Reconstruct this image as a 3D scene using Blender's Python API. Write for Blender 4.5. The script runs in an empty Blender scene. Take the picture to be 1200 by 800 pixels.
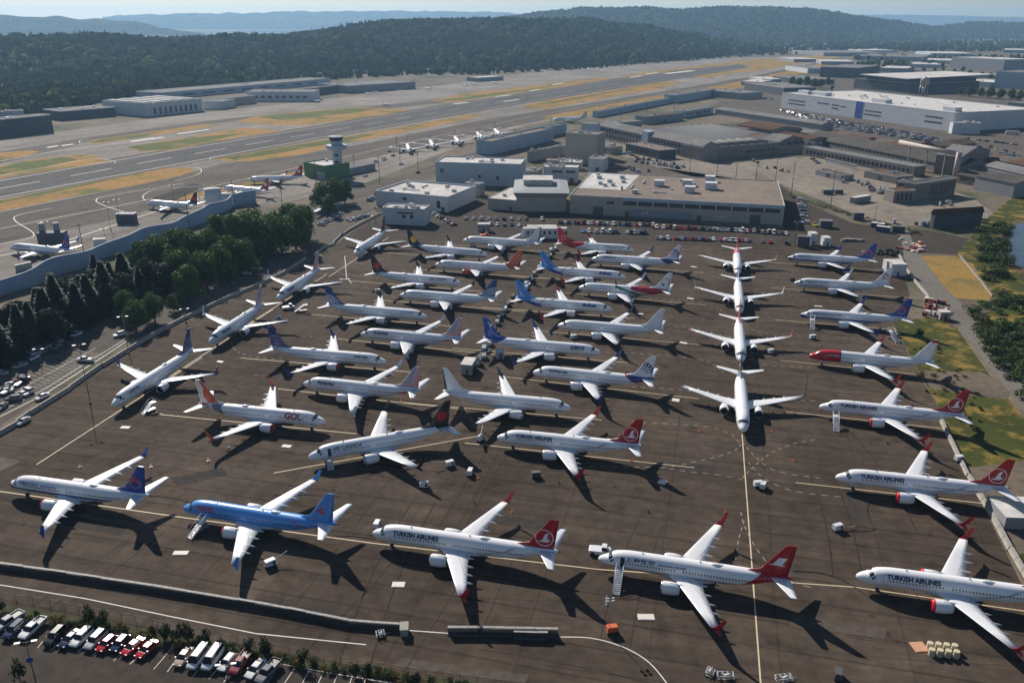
import bpy, bmesh, math, random
from math import sin, cos, pi, radians, sqrt
from mathutils import Vector, Matrix, noise
S = bpy.context.scene
COL = S.collection
rnd = random.Random(7)
# ---------------------------------------------------------------- camera, sky, sun, exposure
CH, CF, CP, CR = 106.57, 969.1, radians(21.117), radians(0.2)   # height, focal (px of a 1200 px wide frame), pitch, roll
cam_d = bpy.data.cameras.new('camera'); cam = bpy.data.objects.new('camera', cam_d); COL.objects.link(cam)
FWD = Vector((0, cos(CP), -sin(CP))); R0 = Vector((1, 0, 0)); U0 = R0.cross(FWD)
RGT = R0*cos(CR) + U0*sin(CR); UPV = U0*cos(CR) - R0*sin(CR)
cam.matrix_world = Matrix(((RGT.x, UPV.x, -FWD.x, 0), (RGT.y, UPV.y, -FWD.y, 0), (RGT.z, UPV.z, -FWD.z, CH), (0, 0, 0, 1)))
cam_d.sensor_width = 36.0; cam_d.lens = CF/1200*36.0; cam_d.clip_start = 1.0; cam_d.clip_end = 90000.0
S.camera = cam
SUN_AZ = radians(118.5); SUN_EL = radians(33)       # direction towards the sun, counter-clockwise from +X
w = bpy.data.worlds.new('World'); S.world = w; w.use_nodes = True
nt = w.node_tree; nt.nodes.clear()
sky = nt.nodes.new('ShaderNodeTexSky'); sky.sky_type = 'NISHITA'; sky.sun_disc = False
sky.sun_elevation = SUN_EL; sky.sun_rotation = radians(90) - SUN_AZ
sky.air_density = 1.0; sky.dust_density = 0.35; sky.ozone_density = 3.0
bg = nt.nodes.new('ShaderNodeBackground'); bg.inputs[1].default_value = 0.06
wo = nt.nodes.new('ShaderNodeOutputWorld'); nt.links.new(sky.outputs[0], bg.inputs[0]); nt.links.new(bg.outputs[0], wo.inputs[0])
sd = bpy.data.lights.new('sun', 'SUN'); sd.energy = 5.0; sd.angle = radians(0.5); sd.color = (1.0, 0.92, 0.83)
so = bpy.data.objects.new('sun', sd); COL.objects.link(so)
sv = Vector((cos(SUN_EL)*cos(SUN_AZ), cos(SUN_EL)*sin(SUN_AZ), sin(SUN_EL)))
so.rotation_euler = sv.to_track_quat('Z', 'Y').to_euler(); so.location = sv*500
S.view_settings.view_transform = 'Standard'; S.view_settings.look = 'None'
S.view_settings.exposure = 0.36; S.view_settings.gamma = 1.0
S.render.resolution_x = 1024; S.render.resolution_y = 682
S.cycles.max_bounces = 6; S.cycles.volume_bounces = 0
# ---------------------------------------------------------------- helpers
def G(px, py, z=0.0):
    d = FWD + RGT*((px-600)/CF) - UPV*((py-400)/CF)
    t = (CH-z)/-d.z
    return Vector((d.x*t, d.y*t, z))
def HG(px, py, ytop):
    """height of a thing whose foot is read at (px,py) and whose top reads at row ytop"""
    b = G(px, py); lo, hi = 0.0, 200.0
    for _ in range(40):
        m = (lo+hi)/2; d = Vector((b.x, b.y, m-CH)); zz = d.dot(FWD)
        y = 400 - CF*d.dot(UPV)/zz
        if y > ytop: lo = m
        else: hi = m
    return lo
def s2l(c):
    return tuple(((x/12.92) if x <= 0.04045 else ((x+0.055)/1.055)**2.4) for x in c)
MATS = {}
def mat(name, col, rough=0.6, metal=0.0, var=0.12, scale=1.0, bump=0.0, spec=0.5, detail=4, coat=0.0):
    if name in MATS: return MATS[name]
    m = bpy.data.materials.new(name); m.use_nodes = True; n = m.node_tree.nodes; l = m.node_tree.links
    b = n['Principled BSDF']; b.inputs['Roughness'].default_value = rough; b.inputs['Metallic'].default_value = metal
    b.inputs['Specular IOR Level'].default_value = spec
    if coat: b.inputs['Coat Weight'].default_value = coat
    if var > 0:
        tc = n.new('ShaderNodeTexCoord'); no = n.new('ShaderNodeTexNoise'); no.inputs['Scale'].default_value = scale
        no.inputs['Detail'].default_value = detail
        l.new(tc.outputs['Object'], no.inputs['Vector'])
        mx = n.new('ShaderNodeMix'); mx.data_type = 'RGBA'
        mx.inputs[6].default_value = (*[c*(1-var) for c in col], 1); mx.inputs[7].default_value = (*[min(1, c*(1+var)) for c in col], 1)
        l.new(no.outputs['Fac'], mx.inputs[0]); l.new(mx.outputs[2], b.inputs['Base Color'])
        if bump:
            bp = n.new('ShaderNodeBump'); bp.inputs['Strength'].default_value = bump; bp.inputs['Distance'].default_value = 0.05
            l.new(no.outputs['Fac'], bp.inputs['Height']); l.new(bp.outputs[0], b.inputs['Normal'])
    else: b.inputs['Base Color'].default_value = (*col, 1)
    MATS[name] = m; return m
class MB:
    def __init__(s): s.v = []; s.f = []; s.m = []; s.sm = []
    def poly(s, pts, mi=0, smooth=False):
        i = len(s.v); s.v += [tuple(p) for p in pts]; s.f.append(tuple(range(i, i+len(pts)))); s.m.append(mi); s.sm.append(smooth)
    def box(s, x0, x1, y0, y1, z0, z1, mi=0, M=None):
        c = [(x0,y0,z0),(x1,y0,z0),(x1,y1,z0),(x0,y1,z0),(x0,y0,z1),(x1,y0,z1),(x1,y1,z1),(x0,y1,z1)]
        if M is not None: c = [tuple(M @ Vector(p)) for p in c]
        i = len(s.v); s.v += c
        for f in ((0,3,2,1),(4,5,6,7),(0,1,5,4),(1,2,6,5),(2,3,7,6),(3,0,4,7)):
            s.f.append(tuple(i+k for k in f)); s.m.append(mi); s.sm.append(False)
    def ring(s, rings, mi=0, smooth=True, caps=True, close=True):
        n = len(rings[0]); i = len(s.v)
        for r in rings: s.v += [tuple(p) for p in r]
        for a in range(len(rings)-1):
            for b in range(n if close else n-1):
                c = (b+1) % n
                s.f.append((i+a*n+b, i+a*n+c, i+(a+1)*n+c, i+(a+1)*n+b)); s.m.append(mi); s.sm.append(smooth)
        if caps:
            s.f.append(tuple(i+b for b in reversed(range(n)))); s.m.append(mi); s.sm.append(False)
            k = i+(len(rings)-1)*n
            s.f.append(tuple(k+b for b in range(n))); s.m.append(mi); s.sm.append(False)
    def tube(s, p, q, r0, r1=None, n=8, mi=0, caps=True, smooth=True):
        p = Vector(p); q = Vector(q); r1 = r0 if r1 is None else r1
        d = (q-p).normalized(); a = d.orthogonal().normalized(); b = d.cross(a)
        s.ring([[p+(a*cos(t)+b*sin(t))*r0 for t in [2*pi*k/n for k in range(n)]],
                [q+(a*cos(t)+b*sin(t))*r1 for t in [2*pi*k/n for k in range(n)]]], mi, smooth, caps)
    def path(s, pts, r, n=6, mi=0):
        for a, b in zip(pts, pts[1:]): s.tube(a, b, r, r, n, mi)
    def lathe(s, c, axis, prof, n=16, mi=0, smooth=True, caps=False):
        c = Vector(c); d = Vector(axis).normalized(); a = d.orthogonal().normalized(); b = d.cross(a)
        s.ring([[c+d*t+(a*cos(u)+b*sin(u))*r for u in [2*pi*k/n for k in range(n)]] for t, r in prof], mi, smooth, caps)
    def mesh(s, name, mats, fix=True):
        me = bpy.data.meshes.new(name); me.from_pydata(s.v, [], s.f)
        for m in (mats if isinstance(mats, (list, tuple)) else [mats]): me.materials.append(m)
        me.polygons.foreach_set('material_index', s.m); me.polygons.foreach_set('use_smooth', s.sm)
        me.update()
        if fix:
            bm = bmesh.new(); bm.from_mesh(me); bmesh.ops.remove_doubles(bm, verts=bm.verts, dist=1e-4)
            bmesh.ops.recalc_face_normals(bm, faces=bm.faces); bm.to_mesh(me); bm.free()
        return me
    def build(s, name, mats, parent=None, loc=None, rz=0.0, fix=True):
        return link(name, s.mesh(name, mats, fix), parent, loc, rz)
def link(name, me, parent=None, loc=None, rz=0.0):
    o = bpy.data.objects.new(name, me); COL.objects.link(o)
    if parent: o.parent = parent
    if loc is not None: o.location = loc
    o.rotation_euler.z = rz
    return o
def tag(o, label, cat, group=None, kind=None):
    if label: o['label'] = label
    if cat: o['category'] = cat
    if group: o['group'] = group
    if kind: o['kind'] = kind
    return o
def thing(name, label, cat, loc=(0,0,0), rz=0.0, group=None):
    o = link(name, None, None, loc, rz); o.empty_display_size = 1.0
    return tag(o, label, cat, group)
KIDS = {}
def kid(o, parent):
    KIDS.setdefault(parent.name, []).append(o); return o
def copy_tree(o, parent=None):
    c = o.copy(); COL.objects.link(c)
    if parent is not None: c.parent = parent; kid(c, parent)
    for k in KIDS.get(o.name, []): copy_tree(k, c)
    return c
ORD = ['zeroth','first','second','third','fourth','fifth','sixth','seventh','eighth','ninth','tenth','eleventh','twelfth','thirteenth','fourteenth','fifteenth','sixteenth','seventeenth','eighteenth','nineteenth','twentieth']
def ordn(k):
    if k <= 20: return ORD[k]
    t = {2:'twenty',3:'thirty',4:'forty',5:'fifty',6:'sixty',7:'seventy',8:'eighty',9:'ninety'}[k//10 % 10] if k < 100 else 'hundred'
    if k % 10 == 0: return t[:-1]+'ieth' if t.endswith('y') else t
    return t+'-'+ORD[k % 10]
def ang(a, b): return math.atan2(b.y-a.y, b.x-a.x)
# ---------------------------------------------------------------- ground and setting
WARM = (1.0, 0.88, 0.76)
def ground_mat(name, c0, c1, scale, rough=0.85, big=0.02, streak=None, bump=0.2, c2=None, stain=False):
    m = bpy.data.materials.new(name); m.use_nodes = True; n = m.node_tree.nodes; l = m.node_tree.links
    b = n['Principled BSDF']; b.inputs['Roughness'].default_value = max(rough, .95); b.inputs['Specular IOR Level'].default_value = 0.06
    tc = n.new('ShaderNodeTexCoord')
    def noi(sc, det=5, vec=None):
        q = n.new('ShaderNodeTexNoise'); q.inputs['Scale'].default_value = sc; q.inputs['Detail'].default_value = det; q.inputs['Roughness'].default_value = 0.6
        l.new(vec or tc.outputs['Object'], q.inputs['Vector']); return q
    def ramp(src, a, bb, ca, cb):
        r = n.new('ShaderNodeValToRGB'); r.color_ramp.elements[0].position = a; r.color_ramp.elements[1].position = bb
        r.color_ramp.elements[0].color = (*ca, 1); r.color_ramp.elements[1].color = (*cb, 1); l.new(src, r.inputs[0]); return r
    def mul(a, bb, f=1.0):
        x = n.new('ShaderNodeMix'); x.data_type = 'RGBA'; x.blend_type = 'MULTIPLY'; x.inputs[0].default_value = f
        l.new(a, x.inputs[6]); l.new(bb, x.inputs[7]); return x.outputs[2]
    a = noi(big, 4); r = ramp(a.outputs['Fac'], 0.35, 0.65, c0, c1); out = r.outputs[0]
    if c2:
        a2 = noi(big*2.3, 6); rr = ramp(a2.outputs['Fac'], 0.5, 0.62, (0,0,0), (1,1,1))
        x = n.new('ShaderNodeMix'); x.data_type = 'RGBA'; l.new(rr.outputs[0], x.inputs[0]); l.new(out, x.inputs[6]); x.inputs[7].default_value = (*c2, 1); out = x.outputs[2]
    d = noi(scale, 6); out = mul(out, ramp(d.outputs['Fac'], 0.3, 0.7, (0.72,0.72,0.72), (1.18,1.18,1.18)).outputs[0])
    if streak is not None:
        for (az, period, width, dark, stretch) in streak:
            mp = n.new('ShaderNodeMapping'); mp.inputs['Rotation'].default_value = (0, 0, -radians(az)); l.new(tc.outputs['Object'], mp.inputs['Vector'])
            sx = n.new('ShaderNodeSeparateXYZ'); l.new(mp.outputs[0], sx.inputs[0])
            # slab joints: thin dark lines every `period` metres across, wandering a little
            mo = n.new('ShaderNodeMath'); mo.operation = 'PINGPONG'; mo.inputs[1].default_value = period/2
            wob = noi(0.03, 2); ad = n.new('ShaderNodeMath'); ad.operation = 'MULTIPLY_ADD'; ad.inputs[1].default_value = 1.0
            l.new(wob.outputs['Fac'], ad.inputs[0]); l.new(sx.outputs['Y'], ad.inputs[2]); l.new(ad.outputs[0], mo.inputs[0])
            r1 = ramp(mo.outputs[0], 0.0, width, (dark,)*3, (1,1,1)); out = mul(out, r1.outputs[0])
            # long smears along the lines
            mp2 = n.new('ShaderNodeMapping'); mp2.inputs['Scale'].default_value = (0.012, stretch, 1); l.new(mp.outputs[0], mp2.inputs['Vector'])
            sm = noi(1.0, 4, mp2.outputs[0]); out = mul(out, ramp(sm.outputs['Fac'], 0.3, 0.7, (0.74,0.73,0.72), (1.16,1.15,1.14)).outputs[0])
    if stain:
        q = noi(0.09, 8); out = mul(out, ramp(q.outputs['Fac'], 0.34, 0.42, (0.70,0.70,0.70), (1,1,1)).outputs[0])
        vo = n.new('ShaderNodeTexVoronoi'); vo.inputs['Scale'].default_value = 0.11; l.new(tc.outputs['Object'], vo.inputs['Vector'])
        out = mul(out, ramp(vo.outputs['Distance'], 0.03, 0.09, (0.62,0.60,0.58), (1,1,1)).outputs[0])
        q2 = noi(0.045, 3); out = mul(out, ramp(q2.outputs['Fac'], 0.60, 0.63, (1,1,1), (1.14,1.13,1.12)).outputs[0])
    l.new(out, b.inputs['Base Color'])
    if bump:
        bp = n.new('ShaderNodeBump'); bp.inputs['Strength'].default_value = bump; bp.inputs['Distance'].default_value = 0.1
        l.new(d.outputs['Fac'], bp.inputs['Height']); l.new(bp.outputs[0], b.inputs['Normal'])
    return m
M_ground = ground_mat('earth', (0.19,0.155,0.115), (0.13,0.115,0.085), 0.15, c2=(0.07,0.085,0.045), big=0.006)
M_apron = ground_mat('apron_asphalt', (0.070,0.054,0.042), (0.098,0.078,0.061), 0.35, streak=[(-13.8, 7.6, 0.45, 0.6, 0.22), (76.2, 22.8, 0.3, 0.72, 0.05)], big=0.012, stain=True)
M_asph = ground_mat('old_asphalt', (0.10,0.087,0.074), (0.135,0.118,0.10), 0.3, big=0.02)
M_asph_d = ground_mat('dark_asphalt', (0.052,0.043,0.036), (0.070,0.058,0.048), 0.4, big=0.03)
M_road = ground_mat('road_asphalt', (0.098,0.086,0.074), (0.135,0.12,0.102), 0.3, streak=[(63, 40, 0.3, 0.85, 0.1)], big=0.02)
M_rwy = ground_mat('runway_asphalt', (0.085,0.083,0.082), (0.115,0.112,0.11), 0.2, streak=[(64, 9, 0.4, 0.85, 0.12)], big=0.01)
M_conc = ground_mat('airfield_concrete', (0.19,0.172,0.15), (0.29,0.265,0.235), 0.2, streak=[(64, 15, 0.4, 0.85, 0.08)], big=0.01)
M_yard = ground_mat('yard_concrete', (0.20,0.17,0.14), (0.27,0.235,0.19), 0.15, big=0.02)
M_dry = ground_mat('dry_grass', (0.36,0.20,0.06), (0.27,0.17,0.055), 0.25, c2=(0.13,0.135,0.04), big=0.012, bump=0.5)
M_gold = ground_mat('golden_grass', (0.32,0.20,0.055), (0.25,0.17,0.06), 0.6, c2=(0.17,0.145,0.05), big=0.03, bump=0.6)
M_green = ground_mat('rough_grass', (0.072,0.080,0.022), (0.042,0.054,0.016), 1.1, c2=(0.24,0.165,0.045), big=0.045, bump=1.0)
M_rgreen = ground_mat('mown_green_grass', (0.10,0.125,0.03), (0.075,0.10,0.024), 0.3, c2=(0.20,0.155,0.05), big=0.015, bump=0.5)
M_dirt = ground_mat('dirt', (0.17,0.135,0.10), (0.125,0.105,0.08), 0.4, big=0.03)
M_paint = mat('marking_paint_white', (0.62,0.60,0.55), 0.7, var=0.35, scale=0.6)
M_rwp = mat('worn_runway_paint', (0.38,0.37,0.35), 0.7, var=0.4, scale=0.3)
M_yel = mat('marking_paint_yellow', (0.56,0.46,0.30), 0.7, var=0.35, scale=0.5)
M_patch = ground_mat('patched_asphalt', (0.042,0.038,0.034), (0.058,0.05,0.044), 0.5, big=0.05)
ZL = [0.0]
def sheet(name, pts, m, z, label=None, kind='structure', sub=0):
    """flat sheet; pts are photo readings projected to the ground"""
    P = [G(*p) for p in pts]
    c = sum(P, Vector())/len(P)
    bm = bmesh.new(); vs = [bm.verts.new((p.x-c.x, p.y-c.y, 0)) for p in P]; bm.faces.new(vs)
    bmesh.ops.triangulate(bm, faces=bm.faces)
    bmesh.ops.recalc_face_normals(bm, faces=bm.faces)
    if sum(f.normal.z for f in bm.faces) < 0: bmesh.ops.reverse_faces(bm, faces=bm.faces)
    me = bpy.data.meshes.new(name); bm.to_mesh(me); bm.free(); me.materials.append(m)
    o = link(name, me, None, (c.x, c.y, z)); tag(o, label, None, None, kind); return o
b = MB(); L = 17000
b.poly([(-L,-1500,0),(L,-1500,0),(L,L,0),(-L,L,0)]); o = b.build('ground', M_ground, None, (0,0,-0.02)); tag(o, None, None, kind='structure')
# airfield
sheet('airfield_pavement', [(-150,385),(0,343),(130,295),(250,247),(330,238),(430,214),(560,163),(620,146),(705,133),(800,117),(880,99),(960,78),(985,64),(860,68),(700,79),(600,88),(540,97),(490,103),(330,122),(180,139),(60,156),(-150,183)], M_conc, 0.0)
# a wide band of worn asphalt either side of the runway, then the runway itself
sheet('taxiway', [(-120,262),(0,249),(100,229),(200,209),(260,192),(350,182),(440,166),(560,142),(640,129),(760,110),(880,90),(960,73),(966,77),(890,96),(780,116),(650,138),(560,157),(440,184),(330,205),(250,226),(130,258),(0,285),(-120,312)], M_road, 0.01)
sheet('taxiway', [(-120,192),(0,178),(110,160),(240,142),(330,133),(430,125),(520,116),(600,104),(700,91),(720,92),(620,106),(540,118),(440,129),(300,140),(240,146),(110,165),(0,192),(-120,208)], M_road, 0.012)
sheet('runway', [(-120,253),(0,231),(100,212),(200,194),(300,175),(400,157),(500,139),(600,122),(700,106),(800,90),(880,80),(870,77),(790,85),(700,97),(600,112),(500,128),(400,145),(300,160.5),(200,177),(100,193),(0,212),(-120,234)], M_rwy, 0.03)
sheet('runway_shoulder', [(-120,255),(0,233),(200,196),(400,159),(600,124),(800,92),(880,82),(870,75),(790,83),(700,95),(500,126),(300,158.5),(100,191),(0,210),(-120,232)], M_road, 0.02)
for pts, m in [
 ([(-60,182),(0,179),(38,176),(47,178),(30,183),(0,187.5),(-60,195)], M_dry),
 ([(-80,203),(0,195),(25,189),(92,181),(112,183),(125,187.5),(131,190),(100,194),(0,209),(-80,222)], M_dry),
 ([(103,167),(107,164),(160,157),(237,146),(262,146),(207,155),(140,165),(115,169)], M_dry),
 ([(150,173),(180,167),(286,150),(320,152),(330,154),(286,160),(200,176),(165,178)], M_dry),
 ([(276,142),(300,136),(400,127),(440,126),(481,129),(455,134),(400,142),(360,146.5),(324,147),(290,144)], M_dry),
 ([(505,119),(535,111),(620,101),(704,91),(720,92),(660,102),(616,108),(560,116),(535,120)], M_dry),
 ([(-80,252),(0,234.5),(162,203),(200,196.5),(220,196),(230,200),(212,206),(150,219),(75,232.5),(0,247.5),(-80,265)], M_dry),
 ([(250,186),(264,184),(360,167),(420,158),(552,134),(565,135),(535,143),(400,169),(360,180),(300,189),(262,189)], M_dry),
 ([(610,125),(634,119),(704,108),(776,96),(800,96),(770,105),(730,111),(700,117),(644,127),(620,128)], M_dry),
 ([(634,137),(690,127),(760,114),(850,99),(940,80),(985,68),(975,78),(880,101),(790,116),(700,133),(640,140)], M_dry),
 ([(720,90),(800,79),(880,70),(960,65),(985,67),(940,74),(890,83),(860,86),(830,92),(812,90),(880,79),(868,75),(790,83),(745,90)], M_dry),
 ([(-100,205),(-80,200),(0,191),(0,193),(-80,203)], M_dry),
 ([(185,236),(250,222),(330,205),(400,190),(400,194),(330,211),(240,232)], M_dry),
 ]: sheet('dry_grass', pts, m, 0.04, 'tan dry grass between the taxiways beside the runway', 'stuff')
for pts in ([(-80,205),(0,196.5),(25,190.5),(75,184),(92,187),(60,194),(0,205),(-80,216)],[(150,172),(180,168),(240,160),(290,156),(240,166),(200,175),(165,177)],[(-80,252),(0,235),(80,219),(160,204),(120,213),(60,226),(0,238),(-80,258)],
    [(262,185),(360,168),(430,157),(440,158),(380,170),(310,182),(275,188)],[(103,167),(125,162),(160,158),(190,154),(160,162),(120,167)],[(300,137),(400,128),(440,127),(420,132),(330,141)],[(620,124),(690,112),(750,102),(720,108),(650,121)],[(520,117),(600,107),(680,97),(620,106),(540,118)]):
    sheet('green_grass', pts, M_rgreen, 0.06, 'greener mown grass strip inside the dry grass beside the runway', 'stuff')
# street along the east side, rail strip beside it
sheet('street', [(-80,412),(0,378),(130,325),(250,275),(330,250),(440,214),(500,196),(560,176),(640,158),(760,136),(860,118),(860,123),(760,143),(640,167),(560,187),(500,209),(445,230),(400,246),(330,272),(250,300),(130,352),(0,405),(-80,440)], M_road, 0.015)
sheet('street_verge', [(-80,440),(0,405),(130,352),(250,300),(330,272),(400,246),(445,230),(450,236),(405,256),(380,280),(300,312),(250,336),(190,362),(130,380),(0,432),(-80,470)], M_asph, 0.018)
# left car park and the apron road
sheet('car_park', [(-150,560),(0,498),(60,458),(110,425),(152,400),(210,374),(262,350),(330,319),(375,293),(405,270),(428,254),(446,240),(420,246),(390,262),(360,282),(310,304),(250,330),(190,348),(130,372),(60,400),(0,420),(-150,480)], M_asph, 0.02)
sheet('apron', [(-300,1300),(-300,640),(-150,570),(0,507),(70,463),(110,435),(152,408),(210,381),(262,356),(330,324),(380,298),(408,275),(432,258),(450,252),(560,252),(668,254),(800,262),(918,268),(940,262),(985,266),(1040,262),(1053,300),(1056,312),(1066,345),(1055,378),(1046,380),(1075,435),(1101,480),(1120,525),(1150,590),(1200,690),(1320,980),(1500,1300)], M_apron, 0.02)
sheet('car_park', [(436,243),(540,232),(620,236),(668,250),(790,262),(918,268),(930,264),(940,285),(905,286),(700,284),(560,282),(540,270),(450,258)], M_asph_d, 0.03)
sheet('yard', [(905,210),(945,238),(1000,262),(1050,268),(1085,270),(1140,280),(1190,296),(1160,300),(1075,296),(1055,300),(1000,300),(935,292),(918,268)], M_asph_d, 0.035)
sheet('yard', [(880,200),(960,180),(1060,205),(1140,232),(1165,250),(1150,262),(1090,266),(1030,262),(975,240),(930,222)], M_yard, 0.025)
sheet('yard', [(705,165),(822,188),(912,180),(945,188),(880,204),(900,222),(830,212),(770,196),(740,185),(700,178)], M_yard, 0.022)
sheet('yard', [(690,200),(740,185),(770,196),(830,212),(900,222),(880,212),(700,205)], M_asph, 0.028)
sheet('car_park', [(900,120),(940,124),(1115,155),(1176,151),(1260,160),(1260,195),(1130,178),(1060,168),(960,152),(860,135),(840,118)], M_asph, 0.024)
sheet('yard', [(860,118),(950,92),(1000,80),(1300,88),(1300,140),(1176,128),(1080,118),(960,104),(910,122)], M_asph, 0.012)
# right side: field, dirt road, grass
sheet('dry_field', [(1068,300),(1125,300),(1145,312),(1165,345),(1158,352),(1102,348),(1085,330)], M_gold, 0.05, 'golden dry grass field beside the dirt road', 'stuff')
sheet('dirt_yard', [(1055,300),(1068,300),(1085,330),(1105,347),(1160,350),(1172,360),(1140,372),(1120,385),(1100,370),(1080,345)], M_dirt, 0.045)
sheet('grass_verge', [(1046,378),(1085,372),(1115,376),(1132,400),(1160,440),(1200,490),(1260,560),(1260,760),(1205,690),(1160,606),(1125,528),(1101,478),(1075,432)], M_green, 0.035, 'rough green and yellow grass behind the parked tails', 'stuff')
sheet('dirt_patch', [(1080,434),(1150,436),(1185,452),(1180,468),(1130,462),(1090,455)], M_dirt, 0.05)
sheet('dirt_patch', [(1135,548),(1200,540),(1240,560),(1240,640),(1190,650),(1160,600)], M_dirt, 0.055)
sheet('dirt_road', [(1053,262),(1062,262),(1070,285),(1090,315),(1110,340),(1140,368),(1165,400),(1200,445),(1300,560),(1300,620),(1200,480),(1160,432),(1135,398),(1115,374),(1098,362),(1078,335),(1060,305)], ground_mat('gravel', (0.19,0.175,0.15), (0.15,0.135,0.115), 0.7, big=0.04), 0.07)
sheet('river_bank', [(1120,300),(1150,262),(1190,228),(1230,220),(1400,230),(1400,620),(1300,560),(1200,445),(1165,400),(1145,372),(1172,358),(1160,340),(1140,310)], M_green, 0.06)
M_water = bpy.data.materials.new('river_water'); M_water.use_nodes = True
_b = M_water.node_tree.nodes['Principled BSDF']; _b.inputs['Base Color'].default_value = (0.03,0.04,0.048,1); _b.inputs['Roughness'].default_value = 0.08
_n = M_water.node_tree.nodes.new('ShaderNodeTexNoise'); _n.inputs['Scale'].default_value = 0.8
_t = M_water.node_tree.nodes.new('ShaderNodeTexCoord'); _u = M_water.node_tree.nodes.new('ShaderNodeBump'); _u.inputs['Strength'].default_value = 0.15
M_water.node_tree.links.new(_t.outputs['Object'], _n.inputs[0]); M_water.node_tree.links.new(_n.outputs[0], _u.inputs['Height']); M_water.node_tree.links.new(_u.outputs[0], _b.inputs['Normal'])
sheet('river_water', [(1172,290),(1176,276),(1186,266),(1205,258),(1400,250),(1400,380),(1230,324),(1196,313),(1180,305)], M_water, 0.08)
sheet('mud_bank', [(1168,290),(1172,274),(1184,263),(1205,255),(1400,247),(1400,392),(1230,331),(1192,318),(1176,308)], ground_mat('mud', (0.16,0.10,0.065), (0.10,0.075,0.05), 0.6), 0.07)
sheet('lake_water', [(120,41.5),(230,39.5),(300,41),(380,39),(380,35.2),(300,36),(230,37.3),(120,39)], M_water, 0.05)
# lower left car park beyond the fence
sheet('lower_car_park', [(-200,720),(0,722),(150,742),(300,772),(450,790),(620,812),(620,1000),(-300,1000)], M_asph_d, 0.03)
sheet('planting_bed', [(-200,690),(0,708),(110,724),(250,752),(400,780),(620,806),(620,815),(450,792),(300,774),(150,744),(0,724),(-200,712)], ground_mat('bed_soil', (0.07,0.06,0.04), (0.06,0.07,0.03), 0.8), 0.04)
# apron repairs
for pts in ([(432,257),(520,262),(560,270),(500,275),(430,268)], [(180,232),(225,215),(240,218),(200,238),(178,240)], [(0,535),(25,540),(0,552)], ): 
    sheet('asphalt_patch', pts, M_asph if pts[0][0] == 0 else M_patch, 0.045)
# painted lines
def stripe(mb, P, w, dash=None, gap=None, mi=0):
    P = [Vector((p.x, p.y, 0)) for p in P]
    seg = []
    for a, b_ in zip(P, P[1:]):
        L_ = (b_-a).length
        if L_ < 1e-3: continue
        seg.append((a, b_, L_))
    if not dash:
        for a, b_, L_ in seg:
            d = (b_-a)/L_; nn = Vector((-d.y, d.x, 0))*w/2; mb.poly([a-nn, b_-nn, b_+nn, a+nn], mi)
        return
    t = 0.0; on = True; left = dash
    for a, b_, L_ in seg:
        d = (b_-a)/L_; nn = Vector((-d.y, d.x, 0))*w/2; s_ = 0.0
        while s_ < L_-1e-6:
            e = min(L_, s_+left)
            if on: mb.poly([a+d*s_-nn, a+d*e-nn, a+d*e+nn, a+d*s_+nn], mi)
            left -= (e-s_); s_ = e
            if left <= 1e-6: on = not on; left = dash if on else gap
def line(name, pts, w, m, z=0.03, dash=None, gap=None, smooth=False):
    P = [G(*p) for p in pts]
    if smooth and len(P) > 2:
        Q = []
        for i in range(len(P)-1):
            p0 = P[max(i-1, 0)]; p1 = P[i]; p2 = P[i+1]; p3 = P[min(i+2, len(P)-1)]
            for k in range(6):
                t = k/6; Q.append(0.5*((2*p1)+(p2-p0)*t+(2*p0-5*p1+4*p2-p3)*t*t+(3*p1-p0-3*p2+p3)*t*t*t))
        P = Q+[P[-1]]
    b = MB(); stripe(b, P, w, dash, gap); o = b.build(name, m, None, (0,0,z), fix=False); tag(o, None, None, kind='structure'); return o
for pts in ([(-120,253),(0,231),(200,194),(300,175),(400,157),(500,139),(600,122),(700,106),(800,90),(870,79)], [(-120,234),(0,212),(200,177),(400,145),(600,112),(700,97),(790,85),(860,77)]):
    line('runway_edge_line', pts, 0.9, M_rwp, 0.045)
line('runway_centre_line', [(-120,243),(0,221),(200,185),(300,168),(400,151),(500,133.5),(600,117),(700,101.5),(800,87)], .9, M_rwp, 0.045, 36, 25)
line('runway_threshold_bars', [(780,86.5),(812,83)], 16, M_paint, 0.05)
line('runway_aiming_bars', [(757,87),(772,85)], 6, M_paint, 0.05)
line('runway_aiming_bars', [(738,91),(752,89)], 6, M_paint, 0.05)
for a_, b_ in (((532,122),(548,120)),((590,119),(608,117)),((580,113.5),(598,111.5)),((620,107),(632,105)),((648,99.5),(660,97.5))):
    line('runway_touchdown_bar', [a_, b_], 5, M_paint, 0.05)
for pts in ([(-60,218),(0,206),(60,195),(96,188),(115,186),(133,189),(135,191)], [(395,168),(392,166)], [(0,286),(40,276),(18,259),(22,252),(60,244)],
            [(155,252),(120,240),(113,234),(130,229),(215,215)], [(170,235),(168,229),(185,222),(240,218)], [(245,187),(250,184),(262,182)], [(217,196),(232,197),(236,201),(228,206),(205,212)],
            [(110,168),(95,168),(94,165),(105,163)]):
    line('taxiway_edge_line', pts, 0.5, M_rwp, 0.065, smooth=True)
line('taxiway_centre_line', [(-60,281),(0,268),(130,243),(250,218),(400,185),(520,158),(640,133),(760,113),(860,96)], 0.5, M_yel, 0.045)
line('taxiway_edge_line', [(-60,316),(0,300),(60,288),(130,265),(170,252),(240,230),(330,213)], 0.6, M_paint, 0.05)
line('second_runway_line', [(0,189),(60,178),(110,172),(180,163)], 0.8, M_rwp, 0.065)
for a_, b_ in (((154,166),(180,162)),((178,163),(192,161)),((208,157),(245,152)),((55,173),(68,171)),((72,171),(86,169))): line('second_runway_bar', [a_, b_], 3.5, M_rwp, 0.065)
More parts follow.
